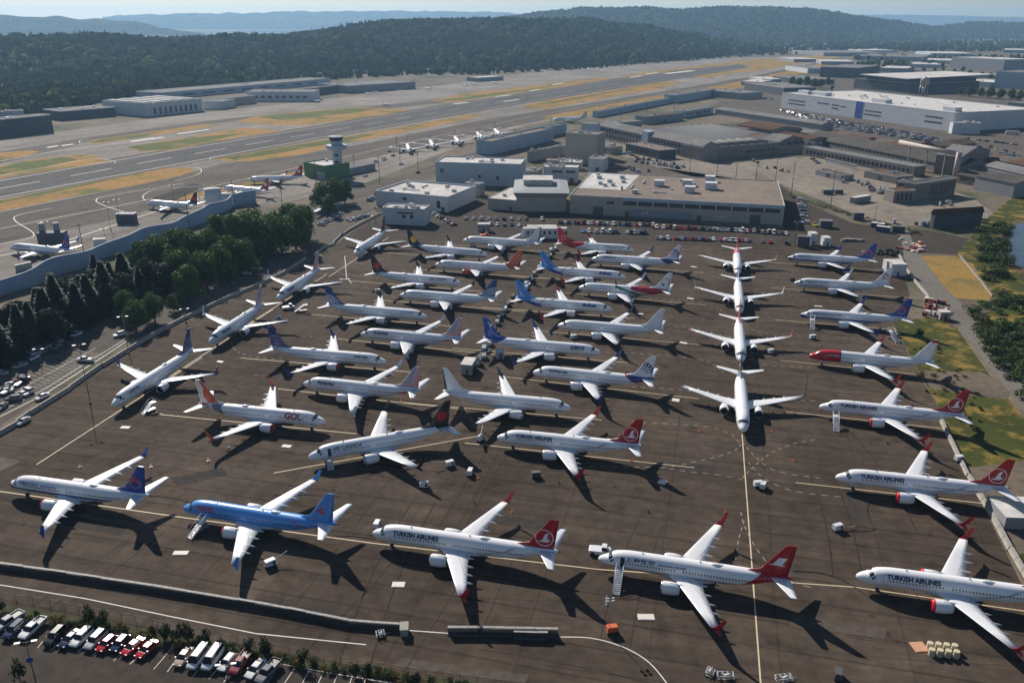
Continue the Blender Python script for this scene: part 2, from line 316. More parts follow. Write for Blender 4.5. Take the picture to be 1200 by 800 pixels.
PL = {'csouth': (-120.59,173.14,167.0,0), 'neos': (-75.0,162.74,165.5,0), 'tk1': (-30.18,153.07,166.5,1), 'shan': (18.08,144.09,166.0,0), 'tkE': (69.47,138.57,167.0,0), 'tkF': (79.45,177.38,167.5,0), 'tkG': (89.24,217.27,165.8,0), 'nor': (99.42,256.68,164.5,0), 'ac': (-51.89,186.4,-158.2,0), 'tk2': (-3.9,197.54,167.8,0), 'gol': (-51.8,206.3,-11.1,0), 'wh4': (63.28,201.92,-102.6,0), 'un1': (-115.43,216.17,-103.1,1), 'aa_l': (-104.64,266.72,-102.7,0), 'aa_l2': (-94.16,315.68,-103.4,0), 'blk': (-75.41,384.41,-102.8,1), 'jet': (-11.85,382.59,-16.0,1), 'wnavy': (-25.02,411.23,164.0,1), 'ac2': (-21.66,336.64,-14.2,1), 'orange': (-35.44,365.89,166.5,1), 'copa1': (-45.74,320.66,166.6,1), 'copa2': (-31.9,293.68,-12.8,1), 'aa2': (-53.92,275.69,165.7,0), 'un2': (-40.94,249.53,-11.1,1), 'aa3': (-64.05,232.3,166.3,0), 'shenz': (59.6,392.09,-12.1,0), 'fly1': (49.49,346.6,-13.5,0), 'sun1': (37.26,376.54,165.6,1), 'ram': (27.84,331.55,164.5,0), 'fly2': (38.74,302.89,-12.4,0), 'white2': (16.75,285.26,166.7,0), 'samoa': (29.96,258.46,-12.1,1), 'sun2': (6.72,241.78,164.9,0), 'white3': (17.11,215.26,-10.9,0), 'c3': (75.47,251.9,-102.8,0), 'c2': (87.5,300.76,-103.0,1), 'c1': (99.98,353.1,-103.2,0), 'cs2': (130.39,379.7,165.2,0), 'ach': (120.51,339.14,166.1,0), 'cs3': (109.79,297.88,165.9,0), 'cs4': (-245.83,394.21,161.6,0), 'ac3': (-222.4,499.08,161.0,0), 'red1': (-185.09,579.43,-171.4,0), 'red2': (-192.27,548.32,157.5,0)}
# ---------------------------------------------------------------- airliners
# longitudinal stations are metres aft of the nose; local +X is forward, +Y port, origin on the ground between the wings
def LX(xa, L9=0): return 18.0 - xa + (1.5 if L9 and xa < 16 else 0) - (1.2 if L9 and xa > 23 else 0)
FS = [(0,2.82,2.62,.09),(.06,3.0,2.42,.27),(.22,3.2,2.2,.48),(.5,3.43,2.0,.72),(.9,3.66,1.84,.96),(1.4,3.86,1.72,1.17),(1.9,4.05,1.64,1.33),(2.4,4.42,1.58,1.46),(3.0,4.84,1.53,1.58),(3.8,5.14,1.49,1.70),(5.2,5.36,1.45,1.81),(6.6,5.46,1.43,1.87),(8,5.47,1.43,1.88),
      (15.9,5.47,1.43,1.88),(16.1,5.47,1.43,1.88),(22.9,5.47,1.43,1.88),(23.1,5.47,1.43,1.88),(25.2,5.47,1.47,1.88),(27,5.47,1.62,1.86),(29,5.46,1.96,1.77),(31,5.44,2.46,1.57),(33,5.4,3.05,1.27),(35,5.34,3.65,.92),(36.6,5.26,4.08,.62),(37.7,5.16,4.38,.38),(38.2,5.02,4.55,.22),(38.35,4.9,4.68,.1)]
def fsec(xa):
    for a, b in zip(FS, FS[1:]):
        if xa <= b[0]: t = (xa-a[0])/(b[0]-a[0]); break
    else: a = b; t = 0
    zt, zb, hw = [a[i]+(b[i]-a[i])*t for i in (1,2,3)]
    return (zt+zb)/2, (zt-zb)/2, hw
def surf(xa, th, L9=0, off=0.0):
    """point on the skin, th from the crown towards port"""
    zc, hh, hw = fsec(xa)
    return Vector((LX(xa, L9), (hw+off)*sin(th), zc+(hh+off)*cos(th)))
def th_of(xa, z):
    zc, hh, hw = fsec(xa); return math.acos(max(-1, min(1, (z-zc)/hh)))
LEy = [(1.0,13.9,21.2,2.2,1.15),(1.88,14.6,21.3,2.3,1.0),(3.2,15.8,21.4,2.42,.8),(4.4,16.6,21.5,2.54,.62),(5.6,17.2,21.7,2.66,.5),(9,18.95,22.6,3.0,.34),(13,21.0,23.65,3.4,.24),(17.0,23.05,24.75,3.8,.15)]
AF = [(0,0),(.03,.28),(.12,.44),(.35,.5),(.65,.33),(1,.03),(1,-.03),(.6,-.3),(.3,-.45),(.08,-.3)]
def wing_mesh(side, mats):
    m = MB()
    rings = []
    for y, le, te, z, t in LEy:
        rings.append([(LX(le+(te-le)*u), side*y, z+t*v-0.012*(u-.5)*(te-le)) for u, v in AF])
    m.ring(rings, 0)
    return m.mesh('wing', mats)
def fin_y(xa, z):
    # half thickness of the fin
    le = 31.2+(z-4.9)*(36.5-31.2)/7.35 if z > 6.0 else 29.0+(z-5.3)*3.0
    te = 37.4+(z-4.9)*.95/7.35; c = max(te-le, .3); u = max(0, min(1, (xa-le)/c))
    k = (.055*c)*(1.0 if z < 6.2 else 1.0)
    return k*(4*u*(1-u))**0.6*0.9 + 0.02
def fin_mesh(L9, mats):
    m = MB(); rings = []
    for z in (4.9, 5.5, 6.2, 7.5, 9, 10.5, 11.8, 12.15, 12.25):
        le = 31.2+(z-4.9)*(36.5-31.2)/7.35
        if z < 6.2: le = 29.0+(z-5.3)*3.0 if z > 5.3 else 28.6
        te = 37.4+(z-4.9)*.95/7.35
        if z > 12.0: le += (z-12.0)*1.0; te -= (z-12.0)*.3
        us = (0, .05, .15, .3, .5, .75, 1)
        r = [(LX(le+(te-le)*u, L9), fin_y(le+(te-le)*u, z)*(0.55 if z > 12.2 else 1), z) for u in us]
        r += [(x, -y, zz) for x, y, zz in reversed(r[1:-1])]
        rings.append(r)
    m.ring(rings, 0, caps=True); return m.mesh('tail_fin', mats)
def stab_mesh(side, L9, mats):
    m = MB(); rings = []
    for y, le, te, z, t in ((.3,33.9,37.7,4.75,.42),(1.0,34.3,37.85,4.83,.38),(4,35.9,38.3,5.15,.24),(7.0,37.4,38.75,5.45,.12),(7.17,37.7,38.72,5.46,.06)):
        rings.append([(LX(le+(te-le)*u, L9), side*y, z+t*v) for u, v in AF])
    m.ring(rings, 0); return m.mesh('tailplane', mats)
def winglet_mesh(side, mats):
    m = MB()
    def blade(st):
        rr = []
        for y, le, te, z, t in st:
            rr.append([(LX(le), side*y, z), (LX(le+(te-le)*.35), side*(y-t), z+t*.4), (LX(te), side*y, z), (LX(le+(te-le)*.35), side*(y+t), z-t*.4)])
        m.ring(rr, 0, smooth=False)
    blade([(16.98,23.03,24.76,3.8,.08),(17.35,23.5,24.95,4.0,.09),(17.6,24.0,25.2,4.45,.07),(17.96,25.2,25.9,6.35,.03)])
    blade([(17.1,23.2,24.7,3.78,.08),(17.45,23.9,24.9,3.55,.06),(17.85,24.7,25.15,2.95,.02)])
    return m.mesh('winglet', mats)
def nacelle_mesh(side, mats):
    m = MB(); c = (LX(13.3), side*4.83, 1.72); ax = (-1, 0, 0)
    m.lathe(c, ax, [(.25,.98),(.06,1.04),(0,1.1),(.08,1.17),(.35,1.26)], 24, 1)
    m.lathe(c, ax, [(.35,1.26),(1.1,1.32),(2.2,1.3),(3.2,1.14),(3.7,1.0),(3.72,.92),(3.4,.86)], 24, 0)
    m.lathe(c, ax, [(3.3,.86),(3.9,.66),(4.4,.5),(4.42,.4),(4.5,.3),(5.0,.05)], 16, 2)
    m.lathe(c, ax, [(.25,.98),(.7,.96)], 24, 2)
    m.lathe(c, ax, [(.7,.96),(.71,.28),(.5,.2),(.3,.02)], 24, 2)
    # pylon
    z0 = 2.9
    m.poly([(LX(14.6),side*4.83-.12,z0-.05),(LX(18.4),side*4.83-.15,2.5),(LX(18.4),side*4.83-.15,2.85),(LX(16.4),side*4.83-.12,2.95),(LX(15.2),side*4.83-.1,3.08)],0)
    m.poly([(LX(14.6),side*4.83+.12,z0-.05),(LX(15.2),side*4.83+.1,3.08),(LX(16.4),side*4.83+.12,2.95),(LX(18.4),side*4.83+.15,2.85),(LX(18.4),side*4.83+.15,2.5)],0)
    m.poly([(LX(14.6),side*4.83-.12,z0-.05),(LX(15.2),side*4.83-.1,3.08),(LX(15.2),side*4.83+.1,3.08),(LX(14.6),side*4.83+.12,z0-.05)],0)
    m.poly([(LX(15.2),side*4.83-.1,3.08),(LX(16.4),side*4.83-.12,2.95),(LX(16.4),side*4.83+.12,2.95),(LX(15.2),side*4.83+.1,3.08)],0)
    return m.mesh('engine', mats, fix=False)
def cover_mesh(side, mats):
    m = MB(); c = (LX(13.3), side*4.83, 1.72)
    m.lathe(c, (-1,0,0), [(-.06,.02),(-.08,.9),(-.05,1.12),(.05,1.2),(.4,1.3)], 24, 0); return m.mesh('intake_cover', mats)
def belly_mesh(mats):
    m = MB(); rr = []
    for xa, hw, zb in ((12.2,.6,1.5),(13,1.4,1.25),(14.5,1.95,1.12),(17,2.1,1.08),(20,2.1,1.1),(22,1.9,1.2),(23.5,1.4,1.35),(24.3,.6,1.5)):
        rr.append([(LX(xa), hw*sin(t), 2.1+(2.1-zb)*-cos(t)*1.0 if cos(t) > 0 else 2.1+.5*-cos(t)) for t in [2*pi*k/16 for k in range(16)]])
    m.ring(rr, 0); return m.mesh('belly_fairing', mats)
def gear_mesh(kind, side, L9, mats):
    m = MB()
    if kind == 'nose':
        x = LX(4.3, L9); m.tube((x,0,.35),(x-.15,0,1.7),.09,.1,8,0)
        m.tube((x,0,.8),(x-.9,0,1.6),.05,.05,6,0)
        for s in (-1, 1): m.tube((x,s*.14,.35),(x,s*.34,.35),.35,.35,14,1)
        for s in (-1, 1): m.box(x-.9,x+.7,s*.42-.02,s*.42+.02,1.0,1.6,2)
    else:
        x = LX(19.7); m.tube((x,side*2.86,.55),(x,side*2.75,2.4),.14,.16,8,0); m.tube((x,side*2.8,1.2),(x,side*1.3,2.0),.07,.07,6,0)
        for s in (-1, 1): m.tube((x,side*2.86+s*.2,.56),(x,side*2.86+s*.55,.56),.56,.56,16,1)
    return m.mesh('landing_gear', mats)
def fair_mesh(side, y, mats):
    m = MB()
    le = 21.4 + (y-4)*.26; z = 2.3+y*.098-.3
    rr = []
    for dx, r in ((-2.6,.03),(-1.8,.16),(-.6,.22),(.5,.17),(1.2,.03)):
        rr.append([(LX(le+dx), side*y+r*.8*cos(t), z+r*1.3*sin(t)) for t in [2*pi*k/8 for k in range(8)]])
    m.ring(rr, 0); return m.mesh('flap_fairing', mats)
M_glass = mat('dark_glass', (0.012,0.014,0.018), 0.12, var=0)
M_tyre = mat('tyre_rubber', (0.018,0.018,0.018), 0.8, var=0.1)
M_metal = mat('grey_steel', (0.30,0.30,0.31), 0.4, 0.6, var=0.15, scale=3)
M_dark = mat('dark_interior', (0.02,0.02,0.022), 0.5, var=0.1)
M_chrome = mat('polished_lip', (0.62,0.62,0.63), 0.18, 0.9, var=0.05)
def fuselage_mat(name, base, regions, belly=None, windows=True, L9=0, metal=0.0, rough=0.28):
    m = bpy.data.materials.new(name); m.use_nodes = True; n = m.node_tree.nodes; l = m.node_tree.links
    b = n['Principled BSDF']; b.inputs['Roughness'].default_value = rough; b.inputs['Metallic'].default_value = metal
    b.inputs['Coat Weight'].default_value = 0.2; b.inputs['Coat Roughness'].default_value = 0.1
    tc = n.new('ShaderNodeTexCoord'); sx = n.new('ShaderNodeSeparateXYZ'); l.new(tc.outputs['Object'], sx.inputs[0])
    X, Y, Z = sx.outputs
    def op(o, a, b_, c=None):
        q = n.new('ShaderNodeMath'); q.operation = o
        for i, v in enumerate((a, b_, c)):
            if v is None: continue
            if isinstance(v, (int, float)): q.inputs[i].default_value = v
            else: l.new(v, q.inputs[i])
        return q.outputs[0]
    # xa = metres aft of the nose (aft part and nose part of the stretched body have their own zero)
    XF = op('SUBTRACT', 18.0+(1.5 if L9 else 0), X); XB = op('SUBTRACT', 18.0-(1.2 if L9 else 0), X)
    def hp(k):
        # (which, a, b, c): a*xa + b*z + c > 0
        a, b_, c = k[:3]; src = XB if (len(k) < 4 or k[3] == 'b') else XF
        q = op('MULTIPLY', src, float(a)); q = op('MULTIPLY_ADD', Z, float(b_), q)
        if len(k) > 4: q = op('MULTIPLY_ADD', op('POWER', op('ABSOLUTE', op('SUBTRACT', src, k[4]), 0), 2.0), k[5], q)
        return op('GREATER_THAN', q, -float(c))
    no = n.new('ShaderNodeTexNoise'); no.inputs['Scale'].default_value = 0.8; no.inputs['Detail'].default_value = 5
    mp = n.new('ShaderNodeMapping'); mp.inputs['Scale'].default_value = (0.5, 2, 1.5); l.new(tc.outputs['Object'], mp.inputs[0]); l.new(mp.outputs[0], no.inputs[0])
    cur = n.new('ShaderNodeMix'); cur.data_type = 'RGBA'; l.new(no.outputs['Fac'], cur.inputs[0])
    cur.inputs[6].default_value = (*[c*.93 for c in base], 1); cur.inputs[7].default_value = (*[min(1, c*1.04) for c in base], 1); cur = cur.outputs[2]
    regs = list(regions)
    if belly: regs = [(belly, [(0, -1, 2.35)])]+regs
    for col, hs in regs:
        f = None
        for h in hs:
            g = hp(h); f = g if f is None else op('MULTIPLY', f, g)
        x = n.new('ShaderNodeMix'); x.data_type = 'RGBA'; l.new(f, x.inputs[0]); l.new(cur, x.inputs[6]); x.inputs[7].default_value = (*col, 1); cur = x.outputs[2]
    if windows:
        wz = op('COMPARE', Z, 3.8, 0.17)
        wx = op('LESS_THAN', op('PINGPONG', X, 0.3), 0.15)
        lim = op('MULTIPLY', op('GREATER_THAN', XF, 5.6), op('LESS_THAN', XB, 31.6))
        gap = op('SUBTRACT', 1.0, op('COMPARE', X, 1.5, 0.5))
        f = op('MULTIPLY', op('MULTIPLY', wz, wx), op('MULTIPLY', lim, gap))
        x = n.new('ShaderNodeMix'); x.data_type = 'RGBA'; l.new(f, x.inputs[0]); l.new(cur, x.inputs[6]); x.inputs[7].default_value = (0.02,0.022,0.03,1); cur = x.outputs[2]
    l.new(cur, b.inputs['Base Color']); return m
def paint(col, rough=0.3, name='paint'):
    k = 'paint_%d_%d_%d' % tuple(int(c*255) for c in col)
    return mat(k, col, rough, var=0.05, scale=0.6, coat=0.15)
def wing_mat(name, base):
    m = mat(name, base, 0.3, var=0.08, scale=0.5)
    n = m.node_tree.nodes; l = m.node_tree.links; b = n['Principled BSDF']
    src = b.inputs['Base Color'].links[0].from_socket
    tc = n.new('ShaderNodeTexCoord'); sx = n.new('ShaderNodeSeparateXYZ'); l.new(tc.outputs['Object'], sx.inputs[0])
    ab = n.new('ShaderNodeMath'); ab.operation = 'ABSOLUTE'; l.new(sx.outputs[1], ab.inputs[0])
    # lines parallel to the trailing edge (flaps, ailerons) and to the leading edge (slats)
    cur = src
    for (k, off, wd) in ((0.267, -2.05, 0.05), (0.517, 0.72, 0.05)):
        q = n.new('ShaderNodeMath'); q.operation = 'MULTIPLY_ADD'; l.new(ab.outputs[0], q.inputs[0]); q.inputs[1].default_value = k; l.new(sx.outputs[0], q.inputs[2])
        c = n.new('ShaderNodeMath'); c.operation = 'COMPARE'; l.new(q.outputs[0], c.inputs[0]); c.inputs[1].default_value = off+(.0); c.inputs[2].default_value = wd
        x = n.new('ShaderNodeMix'); x.data_type = 'RGBA'; x.blend_type = 'MULTIPLY'; l.new(c.outputs[0], x.inputs[0]); l.new(cur, x.inputs[6]); x.inputs[7].default_value = (.45,.46,.48,1); cur = x.outputs[2]
    l.new(cur, b.inputs['Base Color']); return m
M_wing = wing_mat('wing_paint', (0.70,0.71,0.72))
WHITE = (0.80,0.80,0.81)
TXT = {}
def text_bm(txt, h, length=None, bold=0.02):
    cu = bpy.data.curves.new('txt', 'FONT'); cu.body = txt; cu.size = 1.0; cu.resolution_u = 3; cu.offset = bold
    ob = bpy.data.objects.new('txt', cu); COL.objects.link(ob); bpy.context.view_layer.update()
    me = bpy.data.meshes.new_from_object(ob.evaluated_get(bpy.context.evaluated_depsgraph_get()))
    bpy.data.objects.remove(ob); bpy.data.curves.remove(cu)
    bm = bmesh.new(); bm.from_mesh(me); bpy.data.meshes.remove(me)
    if not bm.verts: return bm, 0
    x0 = min(v.co.x for v in bm.verts); x1 = max(v.co.x for v in bm.verts); y0 = min(v.co.y for v in bm.verts); y1 = max(v.co.y for v in bm.verts)
    k = h/(y1-y0); kx = k if length is None else length/(x1-x0)
    for v in bm.verts: v.co = Vector(((v.co.x-x0)*kx, (v.co.y-y0)*k, 0))
    return bm, (x1-x0)*kx
def cuts(bm, axis, a, b, step):
    t = a+step
    while t < b:
        no = Vector((0,0,0)); no[axis] = 1; co = Vector((0,0,0)); co[axis] = t
        bmesh.ops.bisect_plane(bm, geom=bm.verts[:]+bm.edges[:]+bm.faces[:], plane_co=co, plane_no=no, dist=1e-5); t += step
def lettering(plane, txt, xa0, length, z, h, m, L9, name='lettering', bold=0.02, off=0.035, span=None):
    """letters laid on the skin on both sides, reading nose to tail on the port side and tail to nose on the other"""
    for side in (1, -1):
        bm, ln = text_bm(txt, h, length, bold)
        if ln == 0: bm.free(); continue
        cuts(bm, 1, 0, h, 0.22)
        for v in bm.verts:
            s, t = v.co.x, v.co.y
            xa = xa0+s if side == 1 else (span[0]+span[1]-xa0-s if span else xa0+ln-s)
            th = th_of(xa, z) - t/1.93
            v.co = surf(xa, side*th, L9, off)
        bmesh.ops.recalc_face_normals(bm, faces=bm.faces)
        me = bpy.data.meshes.new(name); bm.to_mesh(me); bm.free(); me.materials.append(m)
        kid(link(name, me, plane), plane)
def skin_poly(plane, name, pts, m, L9, off=0.02, sides=(1, -1)):
    """pts (xa, z) polygon laid on the skin"""
    for side in sides:
        bm = bmesh.new(); vs = [bm.verts.new((x, z, 0)) for x, z in pts]; bm.faces.new(vs); bmesh.ops.triangulate(bm, faces=bm.faces)
        cuts(bm, 1, min(p[1] for p in pts), max(p[1] for p in pts), 0.25); cuts(bm, 0, min(p[0] for p in pts), max(p[0] for p in pts), 0.6)
        for v in bm.verts:
            xa, z = v.co.x, v.co.y; v.co = surf(xa, side*th_of(xa, z), L9, off)
        me = bpy.data.meshes.new(name); bm.to_mesh(me); bm.free(); me.materials.append(m)
        kid(link(name, me, plane), plane)
FINC = [((31.2,4.9),(36.5,12.25)), ((36.5,12.25),(38.35,12.25)), ((38.35,12.25),(37.4,4.9))]
def fin_decal(fin, name, shapes, m, L9, off=0.03, zmin=5.5):
    for side in (1, -1):
        bm = bmesh.new()
        for pts in shapes:
            bm.faces.new([bm.verts.new((x, z, 0)) for x, z in pts])
        bmesh.ops.triangulate(bm, faces=bm.faces)
        for (ax, az), (bx, bz) in FINC:
            d = Vector((bx-ax, bz-az, 0)); nn = Vector((-d.y, d.x, 0)).normalized()
            bmesh.ops.bisect_plane(bm, geom=bm.verts[:]+bm.edges[:]+bm.faces[:], plane_co=Vector((ax,az,0))-nn*0.04, plane_no=nn, clear_outer=True)
        bmesh.ops.bisect_plane(bm, geom=bm.verts[:]+bm.edges[:]+bm.faces[:], plane_co=(0,zmin,0), plane_no=(0,-1,0), clear_outer=True)
        if not bm.verts: bm.free(); return
        xs = [v.co.x for v in bm.verts]; cuts(bm, 0, min(xs), max(xs), 0.45); cuts(bm, 1, zmin, 12.3, 0.6)
        for v in bm.verts:
            xa, z = v.co.x, v.co.y; v.co = Vector((LX(xa, L9), side*(fin_y(xa, z)+off), z))
        me = bpy.data.meshes.new(name); bm.to_mesh(me); bm.free(); me.materials.append(m)
        kid(link(name, me, fin), fin)
def disc(cx, cz, r, n=28, sq=1.0): return [(cx+r*cos(2*pi*k/n), cz+r*sq*sin(2*pi*k/n)) for k in range(n)]
def ringq(cx, cz, r0, r1, a0=0, a1=2*pi, n=32):
    out = []
    for k in range(n):
        a = a0+(a1-a0)*k/n; b = a0+(a1-a0)*(k+1)/n
        out.append([(cx+r0*cos(a),cz+r0*sin(a)),(cx+r1*cos(a),cz+r1*sin(a)),(cx+r1*cos(b),cz+r1*sin(b)),(cx+r0*cos(b),cz+r0*sin(b))])
    return out
def band(pts, w):
    out = []
    for (ax,az),(bx,bz) in zip(pts, pts[1:]):
        d = Vector((bx-ax,bz-az)); 
        if d.length < 1e-6: continue
        nn = Vector((-d.y,d.x)).normalized()*w/2
        out.append([(ax-nn.x,az-nn.y),(bx-nn.x,bz-nn.y),(bx+nn.x,bz+nn.y),(ax+nn.x,az+nn.y)])
    return out
MC = {}
def cached(key, fn):
    if key not in MC: MC[key] = fn()
    return MC[key]
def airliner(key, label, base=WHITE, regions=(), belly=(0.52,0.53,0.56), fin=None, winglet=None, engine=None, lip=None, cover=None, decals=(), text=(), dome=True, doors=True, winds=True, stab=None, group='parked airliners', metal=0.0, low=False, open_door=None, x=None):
    px, py, hd, L9 = PL[key] if x is None else x
    h = radians(hd); nose = LX(0, L9)
    r = thing('airliner', label, 'airliner', (px-nose*cos(h), py-nose*sin(h), 0.03), h, group)
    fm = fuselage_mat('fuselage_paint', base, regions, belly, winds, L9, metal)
    m = MB(); st = [a[0] for a in FS]
    N = 14 if low else 44
    m.ring([[surf(xa, 2*pi*k/N, L9) for k in range(N)] for xa in st], 0)
    kid(m.build('fuselage', [fm], r), r)
    fin_c = fin or base; fmat = paint(fin_c)
    f = kid(link('tail_fin', fin_mesh(L9, [fmat]), r), r)
    wl = paint(winglet) if winglet else M_wing
    sm = paint(stab) if stab else M_wing
    eng = paint(engine or (0.74,0.75,0.77)); lipm = paint(lip) if lip else M_chrome
    for s in (1, -1):
        wg = kid(link('wing', cached(('wing', s), lambda: wing_mesh(s, [M_wing])), r), r)
        kid(link('winglet', cached(('wl', s, wl.name), lambda: winglet_mesh(s, [wl])), wg), wg)
        if not low:
            for y in (3.4, 6.6, 9.6, 12.4): kid(link('flap_fairing', cached(('ff', s, y), lambda: fair_mesh(s, y, [M_wing])), wg), wg)
        kid(link('tailplane', cached(('st', s, L9, sm.name), lambda: stab_mesh(s, L9, [sm])), r), r)
        e = kid(link('engine', cached(('eng', s, eng.name, lipm.name), lambda: nacelle_mesh(s, [eng, lipm, M_dark])), r), r)
        if cover: kid(link('intake_cover', cached(('cov', s, cover), lambda: cover_mesh(s, [paint(cover)])), e), e)
        kid(link('landing_gear', cached(('mg', s), lambda: gear_mesh('main', s, 0, [M_metal, M_tyre, M_wing])), r), r)
    kid(link('nose_gear', cached(('ng', L9), lambda: gear_mesh('nose', 0, L9, [M_metal, M_tyre, M_wing])), r), r)
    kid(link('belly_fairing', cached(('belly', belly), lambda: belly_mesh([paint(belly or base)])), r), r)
    # windscreen: six dark panes round the nose
    m = MB()
    for s in (1, -1):
        for t0, t1, xa, xb in ((.03,.36,2.12,2.86),(.42,.80,2.2,3.0),(.86,1.12,2.55,3.35)):
            q = []
            for t in (t0, (t0+t1)/2, t1): q.append(surf(xa+.12*t, s*t*1.28, L9, .02))
            for t in (t1, (t0+t1)/2, t0): q.append(surf(xb, s*t*1.12, L9, .02))
            m.poly([q[0], q[1], q[4], q[5]]); m.poly([q[1], q[2], q[3], q[4]])
    kid(m.build('windscreen', M_glass, r), r)
    if doors and not low:
        dm = mat('door_outline', (0.30,0.32,0.36), 0.5, var=0)
        for s in (1, -1):
            for xa in (4.7, 33.0):
                z0, z1 = (2.75, 4.75) if xa < 10 else (3.55, 4.9); ww = .85
                m = MB()
                for (x0, x1, za, zb) in ((xa, xa+.07, z0, z1), (xa+ww, xa+ww+.07, z0, z1), (xa+.07, xa+ww, z0, z0+.07), (xa+.07, xa+ww, z1-.07, z1)):
                    n_ = 6 if zb-za > .3 else 1
                    for k in range(n_):
                        zz0 = za+(zb-za)*k/n_; zz1 = za+(zb-za)*(k+1)/n_
                        m.poly([surf(x0, s*th_of(x0, zz0), L9, .015), surf(x1, s*th_of(x1, zz0), L9, .015), surf(x1, s*th_of(x1, zz1), L9, .015), surf(x0, s*th_of(x0, zz1), L9, .015)])
                kid(m.build('door', dm, r), r)
        for s in (1, -1):
            for xa in (17.3, 18.4):
                m = MB()
                for (x0, x1, za, zb) in ((xa, xa+.06, 3.45, 4.3), (xa+.5, xa+.56, 3.45, 4.3), (xa+.06, xa+.5, 3.45, 3.51), (xa+.06, xa+.5, 4.24, 4.3)):
                    m.poly([surf(x0, s*th_of(x0, za), L9, .015), surf(x1, s*th_of(x1, za), L9, .015), surf(x1, s*th_of(x1, zb), L9, .015), surf(x0, s*th_of(x0, zb), L9, .015)])
                kid(m.build('overwing_exit', dm, r), r)
    if open_door:
        skin_poly(r, 'open_doorway', [(4.72,2.78),(5.55,2.78),(5.55,4.72),(4.72,4.72)], M_dark, L9, .03, (open_door,))
    if dome:
        m = MB(); x0 = LX(23.5, 0)
        m.ring([[(x0-dx, hw*cos(t), 5.42+hh*max(sin(t), -0.1)) for t in [2*pi*k/10 for k in range(10)]] for dx, hw, hh in ((-1.1,.1,.02),(-.7,.42,.2),(-.2,.5,.34),(.6,.5,.33),(1.3,.3,.15),(1.7,.1,.02))], 0)
        kid(m.build('antenna_dome', paint((0.72,0.73,0.75)), r), r)
    if not low:
        for xa in (9.0, 20.5):
            kid(link('blade_antenna', cached(('ant', xa, L9), lambda: (lambda m: (m.box(LX(xa,L9 if xa<16 else 0)-.2, LX(xa,L9 if xa<16 else 0)+.12, -.03, .03, 5.4, 5.72), m)[1])(MB()).mesh('blade_antenna', paint((0.6,0.6,0.6)))), r), r)
    tailp = MB(); tailp.tube((LX(38.2,L9),0,4.79),(LX(38.75,L9),0,4.85),.2,.12,10); kid(tailp.build('exhaust', M_dark, r), r)
    for d in decals:
        fin_decal(f, d[0], d[1], paint(d[2]), L9, d[3] if len(d) > 3 else .03)
    span = (min(t[1] for t in text), max(t[1]+t[2] for t in text)) if text else None
    for t in text:
        lettering(r, t[0], t[1], t[2], t[3], t[4], mat('letter_%d_%d_%d' % tuple(int(c*255) for c in t[5]), t[5], .5, var=0), L9, bold=t[6] if len(t) > 6 else 0.02, span=span)
    # worn yellow lead-in line under it
    return r
NAVY=(0.012,0.025,0.12); RED=(0.55,0.012,0.022); DRED=(0.42,0.01,0.02); BLUE=(0.015,0.07,0.36); SKY=(0.10,0.34,0.80); ORANGE=(0.72,0.11,0.02); BLACK=(0.012,0.012,0.014); GREY=(0.45,0.47,0.5); LGREY=(0.6,0.62,0.65)
FINFILL = [[(28,5.0),(39,5.0),(39,12.5),(28,12.5)]]
# --- the white and red ones with a bird roundel
def tk_decals():
    cx, cz = 35.35, 7.75; W_ = (0.80,0.80,0.80)
    bird = [[(cx+a,cz+b) for a,b in ((-1.45,-.95),(-.55,-.62),(-.2,-.1),(.0,.65),(.45,1.15),(1.0,1.2),(.72,.75),(.62,.1),(.75,-.35),(1.35,-.6),(.6,-.95),(-.5,-1.0))]]
    return [('tail_roundel', ringq(cx,cz,1.78,1.95), W_), ('tail_emblem', bird, W_)]
def tk(key, label, cover=None, swirl=True, **k):
    r = airliner(key, label, fin=DRED, winglet=DRED, decals=tk_decals(), cover=cover, text=[('TURKISH AIRLINES', 5.4, 10.2 if PL[key][3] else 9.8, 4.12, .98, (0.01,0.015,0.06), 0.045)], stab=(0.62,0.65,0.70), **k)
    L9 = PL[key][3]
    # grey feathered swirl on the rear fuselage, and the red root of the fin
    for j in range(4):
        m_ = paint((0.36,0.38,0.42))
        pts = []
        for q in range(9):
            t = q/8; pts.append((22.3+1.9*j*.55+6.2*t-.6*j, 2.75+1.9*t*t+.12*j))
        up = [(x, z+.10+.14*sin(pi*i/8)) for i, (x, z) in enumerate(pts)]
        for i in range(8):
            skin_poly_quad.append(((pts[i], pts[i+1], up[i+1], up[i]), j))
    m = MB()
    for s in (1, -1):
        for q, j in skin_poly_quad:
            m.poly([surf(min(x,31), s*th_of(min(x,31), z), L9, .02) for x, z in q])
    skin_poly_quad.clear()
    kid(m.build('swirl_graphic', paint((0.36,0.38,0.42)), r), r)
    return r
skin_poly_quad = []
tk('tk1', 'white airliner with red bird-roundel tail, nearest row, right of the sky-blue one')
tk('tk2', 'white airliner with red bird-roundel tail in mid apron, just behind the nearest row')
tk('tkE', 'white airliner with red intake covers at the lower right corner, its tail out of frame', cover=RED)
tk('tkF', 'white airliner with red bird-roundel tail over the grass, red intakes, no stairs beside it', cover=RED)
tk('tkG', 'white airliner with red roundel tail and stairs, directly below the one with red nose', cover=RED)
